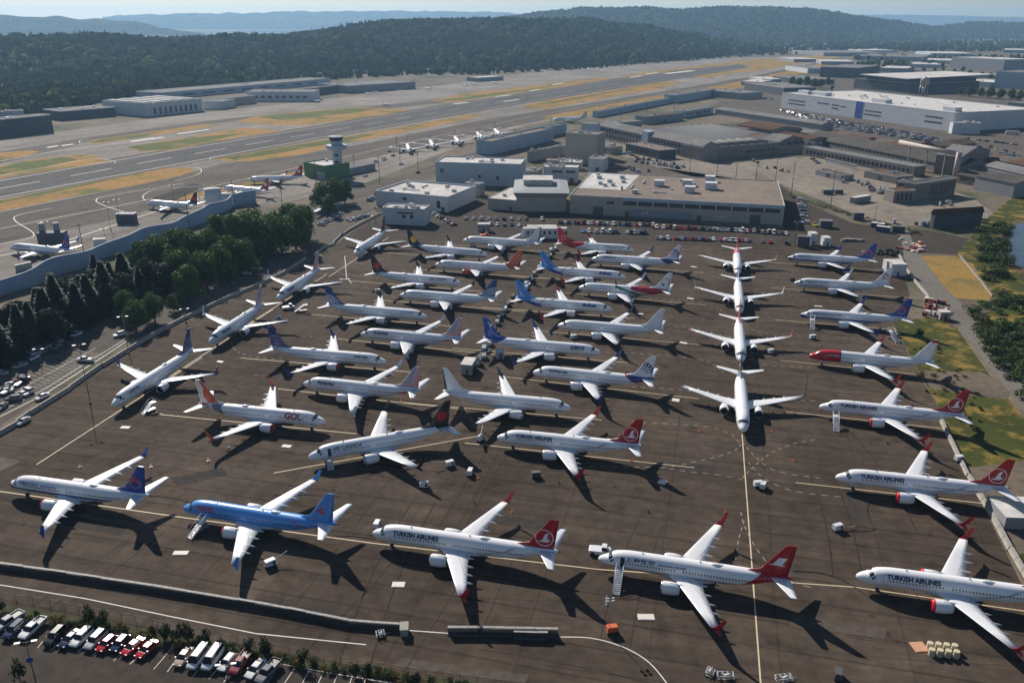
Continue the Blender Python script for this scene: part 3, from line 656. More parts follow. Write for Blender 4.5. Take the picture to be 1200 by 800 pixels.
# --- front row
def kapok(c):
    cx, cz = 35.2, 8.2; out = []
    for k in range(6):
        a = pi/2+(k-2.5)*.62; out += [[(cx+.3*cos(a),cz-.5+.3*sin(a)),(cx+1.2*cos(a-.24),cz-.3+1.35*sin(a-.24)),(cx+1.45*cos(a),cz-.3+1.6*sin(a)),(cx+1.2*cos(a+.24),cz-.3+1.35*sin(a+.24))]]
    return out
def csouth(key, label, **k):
    return airliner(key, label, belly=(0.42,0.44,0.48), regions=[((0.012,0.03,0.20), [(0,-1,3.08),(0,1,-2.55),(-1,0,29,'b'),]), ((0.012,0.03,0.20), [(-1,-1.2,5.1,'f')])], fin=(0.015,0.06,0.33), winglet=(0.015,0.06,0.33),
        decals=[('tail_emblem', kapok(0), (0.62,0.10,0.06)), ('tail_emblem', ringq(35.2,8.0,1.45,1.6,pi*.95,pi*2.05), (0.7,0.35,0.12))],
        text=[('中国南方航空', 4.2, 5.4, 4.05, .8, (0.02,0.05,0.28), .01), ('CHINA SOUTHERN', 10.2, 4.4, 4.15, .42, (0.02,0.05,0.28), .02)], **k)
csouth('csouth', 'white airliner with blue flower tail and navy stripe, leftmost of the nearest row', cover=(0.45,0.02,0.03))
def neos_band():
    return [('tail_emblem', [[(33.9,7.7),(35.2,8.5),(36.3,8.6),(35.5,8.2),(35.0,7.75),(35.6,7.3),(36.5,6.95),(35.0,6.9)]], (0.5,0.02,0.06))]
airliner('neos', 'sky-blue airliner with a red mark on its tail and stairs at its nose', base=(0.085,0.29,0.68), belly=(0.50,0.56,0.66),
    regions=[((0.5,0.03,0.08), [(.42,1,-16.6,'b'),(-.42,-1,16.85,'b'),(1,0,-28.5,'b')]),((0.42,0.55,0.75),[(-.42,-1,16.6,'b'),(0,-1,2.6),(1,0,-24,'b')])], fin=(0.085,0.29,0.68), winglet=(0.07,0.28,0.66), stab=(0.78,0.79,0.8), decals=neos_band(), cover=(0.4,0.02,0.03),
    text=[('neos', 4.6, 4.4, 4.0, 1.0, (0.50,0.06,0.12), .03)], dome=True)
airliner('shan', 'white airliner with red belly line, plain red tail and stairs at its open door', open_door=1,
    regions=[(DRED, [(0,-1,2.62),(0,1,-2.35)]), (DRED, [(.75,-1,-18.9,'b')]) , ((0.5,0.5,0.52),[(0,-1,2.35),(-1,0,27,'b')])], fin=DRED, winglet=DRED,
    decals=[('tail_emblem', [[(33.2,7.5),(34.3,7.72),(35.3,9.3),(36.9,9.3),(36.0,7.7),(36.9,7.45)]], (0.8,0.8,0.8))],
    text=[('上海航空', 5.7, 6.0, 4.12, .95, (0.03,0.04,0.08), .02), ('SHANGHAI AIRLINES', 12.3, 5.6, 4.2, .45, (0.03,0.05,0.12), .02)])
# --- left column
def united_d():
    out = []
    for k in range(6): out += band([(30.4+1.0*k,5.0),(33.6+.75*k,9.1)], .09)
    for k in range(4): out += band([(30,5.6+.85*k),(34,5.9+.95*k),(39,5.4+.95*k)], .08)
    return [('tail_globe', [g for g in ringq(35.5,5.0,4.2,4.35,0,pi)], (0.45,0.42,0.36)), ('tail_globe', out, (0.34,0.31,0.27))]
def united(key, label, **k):
    return airliner(key, label, belly=(0.40,0.43,0.48), fin=(0.015,0.035,0.19), winglet=(0.02,0.04,0.2), regions=[((0.5,0.40,0.22),[(0,-1,2.75),(0,1,-2.62)])], decals=united_d(), text=[('UNITED', 5.8, 4.8, 4.15, .75, (0.01,0.02,0.12), .05)], **k)
united('un1', 'white airliner with dark blue globe tail, nearest of the left column facing us', dome=True)
united('un2', 'white airliner with dark blue globe tail facing right, above the orange-tailed one', cover=(0.33,0.02,0.03))
def flag():
    out_r = []; out_b = []
    for k in range(10):
        z = 5.7+.66*k; zz = z+.36
        q = [(28,z),(40,z),(40,zz),(28,zz)]
        mid = 35.0+ (z-5.5)*.38
        out_r.append([(mid if k > 1 else 28,z),(40,z),(40,zz),(mid+.1 if k > 1 else 28,zz)])
        if k > 1: out_b.append([(28,z-.0),(mid-.1,z),(mid,zz),(28,zz)])
    return [('tail_flag', out_r, (0.50,0.02,0.035)), ('tail_flag', out_b, (0.02,0.05,0.20))]
def american(key, label, **k):
    return airliner(key, label, base=(0.62,0.64,0.68), belly=(0.52,0.54,0.58), fin=(0.66,0.68,0.72), decals=flag(), winglet=(0.42,0.52,0.62),
        regions=[((0.50,0.02,0.035),[(0,-1,4.1),(0,1,-3.6),(1,0,-31.5,'b'),(-1,0,36,'b')])],
        text=[('American', 5.6, 5.6, 4.0, 1.1, (0.015,0.02,0.05), .04)], **k)
american('aa_l', 'silver flag-tailed airliner, second up the left column facing us')
american('aa_l2', 'silver flag-tailed airliner in the left column, a grey tow tractor at its nose')
american('aa2', 'silver flag-tailed airliner facing left in the left block, farther of two', dome=True)
american('aa3', 'silver flag-tailed airliner facing left in the left block, nearer of two, red intakes', cover=(0.33,0.02,0.03))
maple = lambda: [('tail_emblem', disc(35.5,8.1,1.5) and [disc(35.5,8.1,1.45)], (0.45,0.01,0.02))]
airliner('blk', 'white black-tailed airliner at the far end of the left column by the small office', fin=BLACK, winglet=(0.02,0.02,0.05), decals=maple())
airliner('ac', 'white airliner with black tail and red disc, its front door open, pointing lower left', fin=BLACK, winglet=BLACK, decals=maple(), open_door=1,
    regions=[(BLACK,[(.9,1,-35.6,'b')])], text=[('AIR CANADA', 6.0, 7.6, 4.1, .95, (0.03,0.03,0.035), .02)], stab=(0.6,0.63,0.68))
airliner('ac2', 'white airliner with black tail and red disc facing right near the back', fin=BLACK, winglet=BLACK, decals=maple(), regions=[(BLACK,[(.9,1,-35.6,'b')])], text=[('AIR CANADA', 6.0, 7.6, 4.1, .95, (0.03,0.03,0.035), .02)])
airliner('gol', 'white airliner with orange wave tail, grey band and big red letters by the nose', fin=(0.78,0.78,0.78), winglet=(0.6,0.12,0.08), cover=(0.25,0.015,0.02),
    regions=[((0.19,0.21,0.25),[(1,-.4,-28.6,'b'),(-1,.4,31.6,'b')]),(ORANGE,[(1,-.55,-32.2,'b'),(-1,.55,35.0,'b')])],
    decals=[('tail_wave', [[(31.5,5.2),(34.6,5.2),(36.2,7.0),(36.3,8.6),(36.0,9.6),(37.4,12.4),(34,12.4)]], (0.70,0.10,0.03))],
    text=[('GOL', 6.2, 5.0, 3.35, 2.05, (0.50,0.03,0.02), .04), ('GOL', 6.55, 4.6, 3.6, 1.55, (0.45,0.2,0.16), -.01)])
airliner('jet', 'white airliner with a yellow disc on its navy tail, back of the left block', fin=(0.01,0.015,0.06), winglet=(0.01,0.015,0.06), belly=(0.03,0.04,0.12),
    regions=[((0.01,0.015,0.06),[(.55,-1,-12.6,'b')]),((0.6,0.4,0.1),[(.55,-1,-12.2,'b'),(-.55,1,12.6,'b')])], decals=[('tail_sun', [disc(34.9,8.0,1.6)], (0.75,0.45,0.05))], text=[('JET AIRWAYS', 5.6, 5.2, 4.2, .5, (0.02,0.03,0.10))])
airliner('wnavy', 'plain white airliner with black-edged tail in the back row by the white cabins', fin=(0.60,0.62,0.66), decals=[('tail_stripe', [[(36.6,5.0),(39.2,5.0),(39.2,12.5),(38.0,12.5)]], (0.02,0.03,0.06))], dome=False)
airliner('orange', 'white airliner with orange striped tail and orange engines near the back', fin=(0.62,0.09,0.02), engine=(0.50,0.06,0.02), winglet=(0.05,0.05,0.06),
    regions=[((0.62,0.09,0.02),[(1,1.3,-37.8,'b')])], decals=[('tail_stripe', band([(33.6,5.2),(37.2,10.5)], .22)+band([(35.2,5.2),(38.0,9.3)], .2), (0.8,0.5,0.4))], text=[('sunwing', 5.4, 3.6, 4.3, .6, (0.55,0.05,0.02))])
def copa_d():
    o = []
    for k in range(5): o += ringq(37.6,3.3,2.3+.75*k,2.62+.75*k,pi*.42,pi*.98,16)
    return [('tail_arcs', o, (0.62,0.66,0.74))]
def copa(key, label, **k):
    return airliner(key, label, fin=(0.012,0.045,0.20), winglet=(0.02,0.03,0.06), decals=copa_d(), belly=(0.45,0.47,0.52), regions=[((0.4,0.45,0.6),[(0,-1,2.7),(0,1,-2.58)])], text=[('CopaAirlines', 5.2, 5.0, 4.3, .55, (0.03,0.06,0.22))], **k)
copa('copa1', 'white airliner with white arcs on its blue tail, facing left')
copa('copa2', 'white airliner with white arcs on its blue tail, facing right')
# --- second block
airliner('shenz', 'white airliner with all-red rear body and tail, back row near parked cars', fin=(0.48,0.012,0.02), winglet=(0.45,0.01,0.02), stab=(0.7,0.7,0.72),
    regions=[((0.48,0.012,0.02),[(.42,1,-15.2,'b'),(1,0,-24.5,'b')])], decals=[('tail_emblem', ringq(35.0,7.6,1.0,1.2)+[[(34.2,7.4),(35.0,8.3),(35.8,7.4),(35.0,7.7)]], (0.75,0.35,0.35))], text=[('深圳航空', 5.0, 3.6, 4.15, .7, (0.06,0.05,0.07), .01), ('SHENZHEN AIRLINES', 9.0, 5.6, 4.25, .45, (0.06,0.05,0.07))])
def fly(key, label, **k):
    return airliner(key, label, fin=(0.045,0.27,0.62), winglet=(0.5,0.03,0.03), stab=(0.72,0.72,0.74), regions=[((0.02,0.09,0.42),[(.30,-1,-5.0,'b'),(1,0,-27.5,'b')]),((0.045,0.27,0.62),[(.55,1,-22.6,'b'),]),((0.5,0.10,0.04),[(.9,1,-29.1,'b'),(-.9,-1,29.4,'b')])],
        decals=[('tail_swirl', band([(33.2,6.0),(35.0,7.6),(36.2,9.6),(37.2,12.4)], .42), (0.02,0.12,0.50)), ('tail_swirl', band([(34.4,5.6),(36.2,7.2),(37.3,9.0)], .26), (0.62,0.42,0.36)), ('tail_swirl', band([(36.3,7.9),(37.3,7.6),(37.9,8.4)], .3), (0.6,0.10,0.04))],
        text=[('fly', 6.2, 2.2, 3.75, 1.2, (0.42,0.42,0.45), .0), ('dubai', 8.6, 5.6, 3.95, 1.3, (0.01,0.06,0.26), .05)], **k)
fly('fly1', 'white airliner with a bright blue swirl tail, farther of the two in the middle block', )
fly('fly2', 'white airliner with a bright blue swirl tail, nearer of the two, red intakes', cover=(0.25,0.015,0.02))
def rays():
    o = []; cx, cz = 34.2, 6.3
    for k in range(7):
        a = .25+k*.28; 
        for (r0, r1, w_) in ((1.2,2.2,.22),(2.4,4.2,.34)): o.append([(cx+r0*cos(a-w_*.2),cz+r0*sin(a-w_*.2)),(cx+r1*cos(a-w_*.3),cz+r1*sin(a-w_*.3)),(cx+r1*cos(a+w_*.3),cz+r1*sin(a+w_*.3)),(cx+r0*cos(a+w_*.2),cz+r0*sin(a+w_*.2))])
    return [('tail_rays', o, (0.02,0.05,0.24))]
def sunx(key, label, **k):
    return airliner(key, label, fin=(0.72,0.73,0.75), winglet=(0.02,0.04,0.2), decals=rays(), regions=[((0.02,0.035,0.20),[(.40,.6,-14.9,'b')]),((0.35,0.03,0.04),[(.40,.6,-14.9,'b'),(-.40,-.6,15.2,'b'),(0,1,-4.4)])], text=[('SunExpress', 5.6, 5.8, 4.1, .95, (0.01,0.015,0.07), .04)], **k)
sunx('sun1', 'white airliner with blue sun rays on its white tail, farther one, at the back')
sunx('sun2', 'white airliner with blue sun rays on its white tail, nearer one, mid apron')
airliner('ram', 'white airliner with green and red ribbons on its rear body and a ringed tail', fin=(0.70,0.71,0.73), winglet=(0.6,0.62,0.66),
    regions=[((0.38,0.015,0.03),[(.22,1,-8.55,'b'),(1,0,-22,'b'),(-1,0,36.5,'b')]), ((0.78,0.78,0.78),[(.20,1,-8.35,'b'),(-.20,-1,8.75,'b')]), ((0.015,0.16,0.07),[(.28,1,-9.0,'b'),(-.28,-1,9.9,'b'),(1,0,-15.5,'b'),(-1,0,27.5,'b')])],
    decals=[('tail_ring', ringq(35.7,8.3,1.5,1.75,-pi*.35,pi*1.4), (0.06,0.07,0.08)), ('tail_star', [disc(35.0,7.2,.55,5)], (0.05,0.06,0.07))], text=[('royal air maroc', 9.5, 4.2, 4.55, .5, (0.06,0.05,0.07))])
airliner('white2', 'all-white airliner facing left, between the ribboned one and the sun-ray tail', dome=False, fin=(0.68,0.69,0.72), winglet=(0.02,0.03,0.10))
airliner('samoa', 'white airliner with royal blue swoosh tail, facing right beside the line of carts', fin=(0.012,0.06,0.34), winglet=(0.02,0.05,0.25), stab=(0.72,0.72,0.74), regions=[((0.012,0.06,0.34),[(.5,1,-20.4,'b')])],
    decals=[('tail_swoosh', band([(30.6,5.6),(33.0,5.9),(34.8,7.0),(35.6,8.8)], .13), (0.7,0.72,0.76)), ('tail_emblem', [disc(35.4,9.6,.55,5),disc(36.2,10.4,.35,5),disc(35.0,10.3,.3,5)], (0.7,0.72,0.76))],
    text=[('SAMOA', 5.3, 4.9, 3.95, 1.2, (0.01,0.03,0.16), .05), ('airways', 5.6, 2.8, 3.4, .38, (0.1,0.12,0.25))])
airliner('white3', 'plain white airliner facing right with black trailing edge on its tall white tail', dome=False, fin=(0.70,0.72,0.75), winglet=(0.05,0.06,0.06), decals=[('tail_stripe', [[(36.7,5.0),(39.2,5.0),(39.2,12.5),(38.05,12.5)]], (0.02,0.03,0.03))])
# --- column nose to tail, facing the camera
airliner('wh4', 'white airliner, nearest of the four queued nose to tail facing us', fin=(0.05,0.06,0.09), winglet=(0.05,0.06,0.07), dome=False, regions=[((0.10,0.12,0.16),[(1,.5,-34.6,'b')])])
airliner('c3', 'white airliner with red wing tips, second from the front of the queue facing the camera', fin=(0.5,0.05,0.07), winglet=(0.5,0.05,0.05), cover=None, dome=False)
airliner('c2', 'white airliner with pale blue tail, third of the queue facing the camera', fin=(0.35,0.42,0.62), winglet=(0.7,0.7,0.72), dome=False)
airliner('c1', 'white airliner with a pink-red rear body, farthest of the queue facing the camera', fin=(0.55,0.07,0.09), winglet=(0.6,0.2,0.2), dome=False, regions=[((0.60,0.10,0.13),[(1,0,-26.5,'b')])])
# --- right column
csouth('cs2', 'white airliner with blue flower tail and no stairs, farthest of the right column')
csouth('cs3', 'white airliner with blue flower tail and stairs at its nose, third down the right column')
airliner('ach', 'white airliner with a red phoenix on its white tail, second down the right column', belly=(0.45,0.47,0.52), regions=[((0.03,0.08,0.30),[(0,-1,3.0),(0,1,-2.8)])],
    decals=[('tail_emblem', ringq(35.6,8.4,.75,1.05,.3,2*pi-.6,20)+ringq(35.6,8.3,1.25,1.5,-.9,2.2,16)+band([(34.6,7.0),(36.2,8.9)], .3), (0.5,0.04,0.06))], text=[('中国国际航空公司', 4.6, 5.0, 4.2, .6, (0.05,0.05,0.07), .01), ('AIR CHINA', 10.2, 3.6, 4.25, .5, (0.05,0.05,0.07))])
airliner('nor', 'white airliner with a bright red nose section, white tail tipped red, in the right column', winglet=(0.5,0.03,0.05), belly=(0.5,0.52,0.56),
    regions=[((0.50,0.015,0.03),[(-1,0,9.6,'f')]),((0.03,0.04,0.10),[(1,0,-9.6,'f'),(-1,0,9.85,'f')])], decals=[('tail_tip', [[(34,11.3),(39,11.3),(39,12.6),(34,12.6)]], (0.40,0.015,0.03))], text=[('norwegian', 5.8, 3.4, 4.05, .55, (0.75,0.6,0.6))])
# --- far side, beside the wavy screen
csouth('cs4', 'white blue-tailed airliner behind the wavy screen at the far left', low=True, group='airliners across the street')
airliner('ac3', 'white airliner with black and red tail parked behind the wavy screen', fin=BLACK, decals=maple(), group='airliners across the street', low=True)
RT = [('tail_emblem', [disc(35.4,8.2,1.3)], (0.7,0.6,0.6))]
airliner('red1', 'white airliner with red tail beside the green building, farther of two', fin=DRED, winglet=DRED, decals=RT, low=True, group='airliners across the street')
airliner('red2', 'white airliner with red tail next to the round white tanks, nearer of two', fin=DRED, winglet=DRED, decals=RT, low=True, group='airliners across the street', regions=[((0.42,0.01,0.02),[(.5,-1,-13.6,'b')])])
for k, (nx, ny, fc, lb) in enumerate(((486,170,(0.30,0.02,0.03),'first, dark red tail'),(514,165,(0.03,0.05,0.14),'second, dark tail'),(544,160.5,(0.20,0.02,0.03),'middle one, maroon tail'),(571,155,(0.45,0.03,0.03),'fourth, red tail'),(592,151,(0.02,0.02,0.03),'rightmost, black tail'))):
    g = G(nx-6, ny+8, 2.5)
    airliner(None, 'small airliner in the angled row by the taxiway, '+lb, fin=fc, winglet=fc, low=True, group='distant row of airliners by the taxiway', dome=False, doors=False, x=(g.x, g.y, -80+k*0, 0))
g = G(648,143)
airliner(None, 'distant white airliner behind the blue-grey terminal sheds near the taxiway', fin=(0.5,0.5,0.55), low=True, dome=False, doors=False, group='distant row of airliners by the taxiway', x=(g.x, g.y, 175, 0))
for qx, qy, fc, lb in ((975,80,(0.03,0.05,0.14),'dark-tailed airliner far off at the end of the runway, left one'),(992,78,(0.05,0.05,0.08),'dark-tailed airliner far off at the end of the runway, right one')):
    g = G(qx, qy); airliner(None, lb, base=(0.5,0.52,0.55), fin=fc, low=True, dome=False, doors=False, group='airliners at the far end of the runway', x=(g.x, g.y, 150, 0))
# worn lead-in lines under the parked rows
b1 = MB()
for k, (px, py, hd, L9) in PL.items():
    if k in ('cs4','ac3','red1','red2','csouth','neos','tk1','shan','tkE'): continue
    h = radians(hd); d = Vector((cos(h), sin(h), 0)); p = Vector((px, py, 0))
    A, B = p+d*9, p-d*(52 if abs(hd) < 60 or hd > 160 else 46)
    if k in ('nor','tkE','tkF','tkG','cs3'): B = p-d*36
    if abs(hd+103) < 3: A, B = p+d*(30 if k != 'wh4' else 130), p-d*45
    stripe(b1, [A, B], 0.28)
stripe(b1, [Vector((-175,184.5,0))]+[Vector((PL[q][0], PL[q][1], 0)) for q in ('csouth','neos','tk1','shan','tkE')]+[Vector((125,125.5,0))], 0.28)
o = b1.build('lead_in_line', M_yel, None, (0,0,0.03), fix=False); tag(o, None, None, kind='structure')
# ---------------------------------------------------------------- buildings
def wallm(name, c, **k): return mat(name, c, 0.8, var=0.2, scale=0.22, detail=9, **k)
M_wwhite = wallm('painted_wall_white', (0.52,0.54,0.56)); M_wblue = wallm('painted_wall_pale_blue', (0.33,0.40,0.47)); M_wbeige = wallm('painted_wall_beige', (0.36,0.325,0.275))
M_wgrey = wallm('painted_wall_grey', (0.25,0.26,0.27)); M_wdark = wallm('dark_cladding', (0.07,0.08,0.10)); M_wbrown = wallm('weathered_concrete', (0.21,0.185,0.165)); M_wpink = wallm('faded_pinkish_wall', (0.27,0.235,0.225)); M_wgreen = wallm('green_cladding', (0.07,0.17,0.08))
M_rwhite = ground_mat('white_roof_membrane', (0.62,0.60,0.57), (0.50,0.48,0.45), 0.3, big=0.05, bump=0); M_rtan = ground_mat('tan_gravel_roof', (0.25,0.20,0.165), (0.20,0.165,0.14), 0.5, big=0.05)
M_rgrey = ground_mat('grey_roof', (0.22,0.215,0.205), (0.17,0.165,0.16), 0.4, big=0.05); M_rdark = ground_mat('dark_roof', (0.08,0.075,0.07), (0.11,0.10,0.09), 0.3, big=0.04)
M_rust = ground_mat('rusty_roof', (0.13,0.065,0.04), (0.08,0.05,0.035), 0.4, big=0.06); M_win = mat('window_glass', (0.02,0.028,0.038), 0.12, var=0.2, scale=0.4)
M_unit = mat('roof_unit_metal', (0.42,0.43,0.44), 0.5, 0.2, var=0.2, scale=0.5); M_trim = mat('roof_edge_trim', (0.42,0.42,0.41), 0.6, var=0.1)
class Bd: pass
def bld(name, label, a, b, top, back, wall, roof, cat='building', parapet=0.5, h=None, depth=None, units=0, seed=1, group=None, windows=(), doors=(), gable=None):
    """front foot corners a, b (photo readings), eaves row `top` above a, a point on the far roof edge"""
    A = G(*a); B = G(*b); W = (B-A).length; th = ang(A, B)
    H = h or HG(a[0], a[1], top)
    if depth is None:
        R = G(back[0], back[1], H); d = (B-A)/W; n_ = Vector((-d.y, d.x, 0)); depth = abs((R-A).dot(n_))
    r = thing(name, label, cat, (A.x, A.y, 0), th, group)
    m = MB(); m.box(0, W, 0, depth, -0.5, H)
    kid(m.build('wall', wall, r), r)
    m = MB()
    if gable:
        ax, rise = gable
        if ax == 'x':   # ridge runs along the front
            c = [(-.5,-.5,H),(W+.5,-.5,H),(W+.5,depth/2,H+rise),(-.5,depth/2,H+rise),(W+.5,depth+.5,H),(-.5,depth+.5,H)]
            m.poly([c[0],c[1],c[2],c[3]]); m.poly([c[3],c[2],c[4],c[5]])
            gw = [[(x,0,H),(x,depth,H),(x,depth/2,H+rise-.05)] for x in (0, W)]
        else:
            c = [(-.5,-.5,H),(-.5,depth+.5,H),(W/2,depth+.5,H+rise),(W/2,-.5,H+rise),(W+.5,depth+.5,H),(W+.5,-.5,H)]
            m.poly([c[0],c[3],c[2],c[1]]); m.poly([c[3],c[5],c[4],c[2]])
            gw = [[(0,y,H),(W,y,H),(W/2,y,H+rise-.05)] for y in (0, depth)]
        for q in gw:
            g = MB(); g.poly(q); kid(g.build('gable_wall', wall, r), r)
    else:
        m.poly([(.3,.3,H+.05),(W-.3,.3,H+.05),(W-.3,depth-.3,H+.05),(.3,depth-.3,H+.05)])
    rf = kid(m.build('roof', roof, r), r)
    if parapet and not gable:
        m = MB()
        for x0, x1, y0, y1 in ((-.05,W+.05,-.05,.35),(-.05,W+.05,depth-.35,depth+.05),(-.05,.35,.35,depth-.35),(W-.35,W+.05,.35,depth-.35)): m.box(x0,x1,y0,y1,H-.3,H+parapet)
        kid(m.build('parapet', wall if parapet > .6 else M_trim, rf), rf)
    rr = random.Random(seed)
    for k in range(units):
        x = rr.uniform(.1,.9)*W; y = rr.uniform(.15,.85)*depth; sx, sy, sz = rr.uniform(1,3), rr.uniform(1,2.2), rr.uniform(.8,2)
        m = MB(); m.box(x-sx/2,x+sx/2,y-sy/2,y+sy/2,H+.05,H+.05+sz); m.box(x-sx/2+.2,x+sx/2-.2,y-sy/2+.2,y+sy/2-.2,H+.05+sz,H+.2+sz)
        kid(m.build('roof_unit', M_unit, rf), rf)
    if units >= 3:
        for k in range(3):
            x = rr.uniform(.15,.7)*W; y = rr.uniform(.2,.8)*depth; ln = rr.uniform(6,14); m = MB()
            if k % 2: m.box(x,x+min(ln,W*.25),y,y+.6,H+.3,H+.8); m.box(x,x+.6,y+.6,y+min(ln,depth*.2)*.7,H+.3,H+.8)
            else: m.box(x,x+.6,y,y+min(ln,depth*.3),H+.3,H+.9)
            kid(m.build('roof_duct', M_unit, rf), rf)
            m = MB(); m.tube((x+2,y-1.2,H),(x+2,y-1.2,H+1.3),.35,.35,8); m.tube((x+2,y-1.2,H+1.3),(x+2,y-1.2,H+1.5),.5,.5,8); kid(m.build('vent', M_unit, rf), rf)
    for (u0, u1, z0, z1, n_, gap) in windows:
        wd = (u1-u0)*W/n_
        for k in range(n_):
            x0 = u0*W+wd*k+wd*gap/2; x1 = x0+wd*(1-gap); za, zb = z0*H, z1*H
            m = MB(); m.box(x0, x1, -.04, .03, za, zb); wn = kid(m.build('window', M_win, r), r)
            if (x1-x0) > 2:
                m = MB(); mt = max(1, int((x1-x0)/1.4))
                for q in range(mt+1):
                    xx = x0+(x1-x0)*q/mt; m.box(xx-.05, xx+.05, -.09, -.04, za, zb)
                m.box(x0+.05, x1-.05, -.13, -.09, za-.1, za); kid(m.build('frame', M_trim, wn), wn)
    for (u, wd, hh, mm) in doors:
        x = u*W; m = MB(); m.box(x-wd/2, x+wd/2, -.05, .03, 0, hh)
        for q in range(1, int(hh/.8)): m.box(x-wd/2+.05, x+wd/2-.05, -.08, -.05, q*.8-.03, q*.8+.03)
        kid(m.build('door', mm, r), r)
    o = Bd(); o.r = r; o.W = W; o.D = depth; o.H = H; o.rf = rf; return o
M_door = mat('roller_door', (0.22,0.25,0.29), 0.6, var=0.1); M_doord = mat('dark_door', (0.08,0.09,0.10), 0.6, var=0.1)
# middle group
bld('office_building','wide white flat-roofed building left of the boxy pale blue hall',(441,241),(525,249),225,(472,212),M_wwhite,M_rwhite,units=7,parapet=1.0,windows=[(.38,.44,.6,.8,1,0),(.85,.9,.25,.75,1,0)],doors=[(.93,2.5,3,M_doord)],seed=3)
bld('small_office','small white two-window building at the edge of the apron by the black-tailed airliner',(449,262.5),(497.5,265),244,(462,239.5),M_wwhite,M_rwhite,units=5,parapet=.6,windows=[(.35,.75,.72,.82,1,0),(.47,.55,.45,.65,1,0),(.66,.74,.45,.65,1,0)],seed=5)
bld('hall','boxy pale blue hall with a white roof edge behind the white office building',(511,216),(610,219),191,(522,184),M_wblue,M_rwhite,units=6,parapet=.8,windows=[(.5,.54,.35,.5,1,0),(.71,.75,.3,.45,1,0),(.05,.1,.55,.75,1,0)],seed=6)
bld('workshop','low building with a bright white roof left of the slanted grey one',(572,245),(607,248),232.5,(586,219),M_wbeige,M_rwhite,units=1,parapet=.3,doors=[(.75,2,2.6,M_doord)],seed=7)
o = bld('control_block','grey building with sloping fascia and a raised white-topped roof strip',(605,248),(663,248.5),232,(615,217),M_wbeige,M_rgrey,parapet=0,units=0)
m = MB(); W, D, H = o.W, o.D, o.H
m.ring([[(0,-.02,H+.06),(W,-.02,H+.06),(W,D,H+.06),(0,D,H+.06)],[(-2,-2,H+3.4),(W+2,-2,H+3.4),(W+2,D,H+3.4),(-2,D,H+3.4)],[(4,5,H+4.2),(W-3,5,H+4.2),(W-3,D-1,H+4.2),(4,D-1,H+4.2)]],0,smooth=False)
kid(m.build('fascia', M_wgrey, o.r), o.r)
m = MB(); m.box(4,W-8,D*.45,D*.8,H+4.2,H+7.2); m.box(3.6,W-7.6,D*.42,D*.83,H+7.2,H+7.7); kid(m.build('clerestory', M_rwhite, o.r), o.r)
o = bld('maintenance_hangar','long beige hangar with a band of windows and garage doors facing the parked cars',(667.5,250),(917,264),229,(687,202.5),M_wbeige,M_rtan,parapet=.5,units=5,
    windows=[(.18,.215,.62,.78,1,0),(.255,.985,.62,.84,10,.12)],doors=[(.14,6,5,M_doord),(.33,9,4.5,M_door),(.405,9,4.5,M_door),(.48,9,4.5,M_door),(.555,9,4.5,M_door),(.875,6,5,M_doord),(.62,2.5,3,M_doord),(.28,2.5,3,M_doord)],seed=9)
W, D, H = o.W, o.D, o.H
m = MB(); m.poly([(.6,D*.3,H+.12),(W*.24,D*.3,H+.12),(W*.27,D-.6,H+.12),(.6,D-.6,H+.12)]); kid(m.build('roof_membrane', M_rwhite, o.rf), o.rf)
m = MB(); m.box(W*.25,W-.3,-.35,-.06,H*.86,H+.3); kid(m.build('fascia_band', M_wblue, o.r), o.r)
for x, y, s in ((.40,.55,6),(.54,.62,6),(.56,.35,6),(.66,.52,7),(.65,.85,6),(.14,.6,3),(.07,.75,3),(.19,.8,3),(.1,.5,2.5),(.17,.45,2.5),(.05,.9,2.5),(.21,.62,2.5),(.3,.2,3.5)):
    m = MB(); x0 = x*W; y0 = y*D; m.box(x0-s/2,x0+s/2,y0-s*.4,y0+s*.4,H+.12,H+.12+s*.55); m.box(x0-s/2-.2,x0+s/2+.2,y0-s*.4-.2,y0+s*.4+.2,H+.12+s*.55,H+.4+s*.55)
    kid(m.build('roof_unit', M_wwhite if s > 5 else M_unit, o.rf), o.rf)
bld('workshop','low white building with two dark window bands behind the grey fascia building',(637,213),(677,214),196,(642,193),M_wwhite,M_rwhite,units=4,parapet=.4,windows=[(.25,.55,.65,.8,1,0),(.65,.92,.65,.8,1,0)],doors=[(.82,3,3,M_doord)],seed=11)
bld('process_tower','tall blank beige block behind the small white box',(662,190),(698,193),156,(672,153),M_wbeige,M_rtan,units=3,parapet=.6,seed=12)
bld('process_tower','blue-grey rooftop block just behind the tall beige block',(680,183),(697,184),145,(684,143),M_wblue,M_rgrey,units=0,parapet=.4)
bld('workshop','small white box with one dark door in front of the tall beige block',(689,201),(707,202),186,(692,182),M_wwhite,M_rgrey,units=1,parapet=.3,doors=[(.6,3,3.5,M_doord)])
o = bld('terminal_building','long pale blue building with a tan roof running towards the taxiway',(575,182),(648,165),167,(600,157),M_wblue,M_rtan,units=3,parapet=1.2,seed=13)
bld('terminal_building','short pale blue building beyond the long tan-roofed one',(631,163),(664,156),152,(640,148),M_wblue,M_rgrey,units=2,parapet=.8,seed=14)
bld('ramp_building','sloping grey concrete ramp building below the long pale blue one',(618,190),(662,182),178,(630,176),M_wgrey,M_rgrey,units=3,parapet=.4,seed=15)
bld('shed','little flat shed between the pale blue hall and the white office',(545,228),(562,230),214,(549,212),M_wgrey,M_rgrey,units=1,parapet=.2)
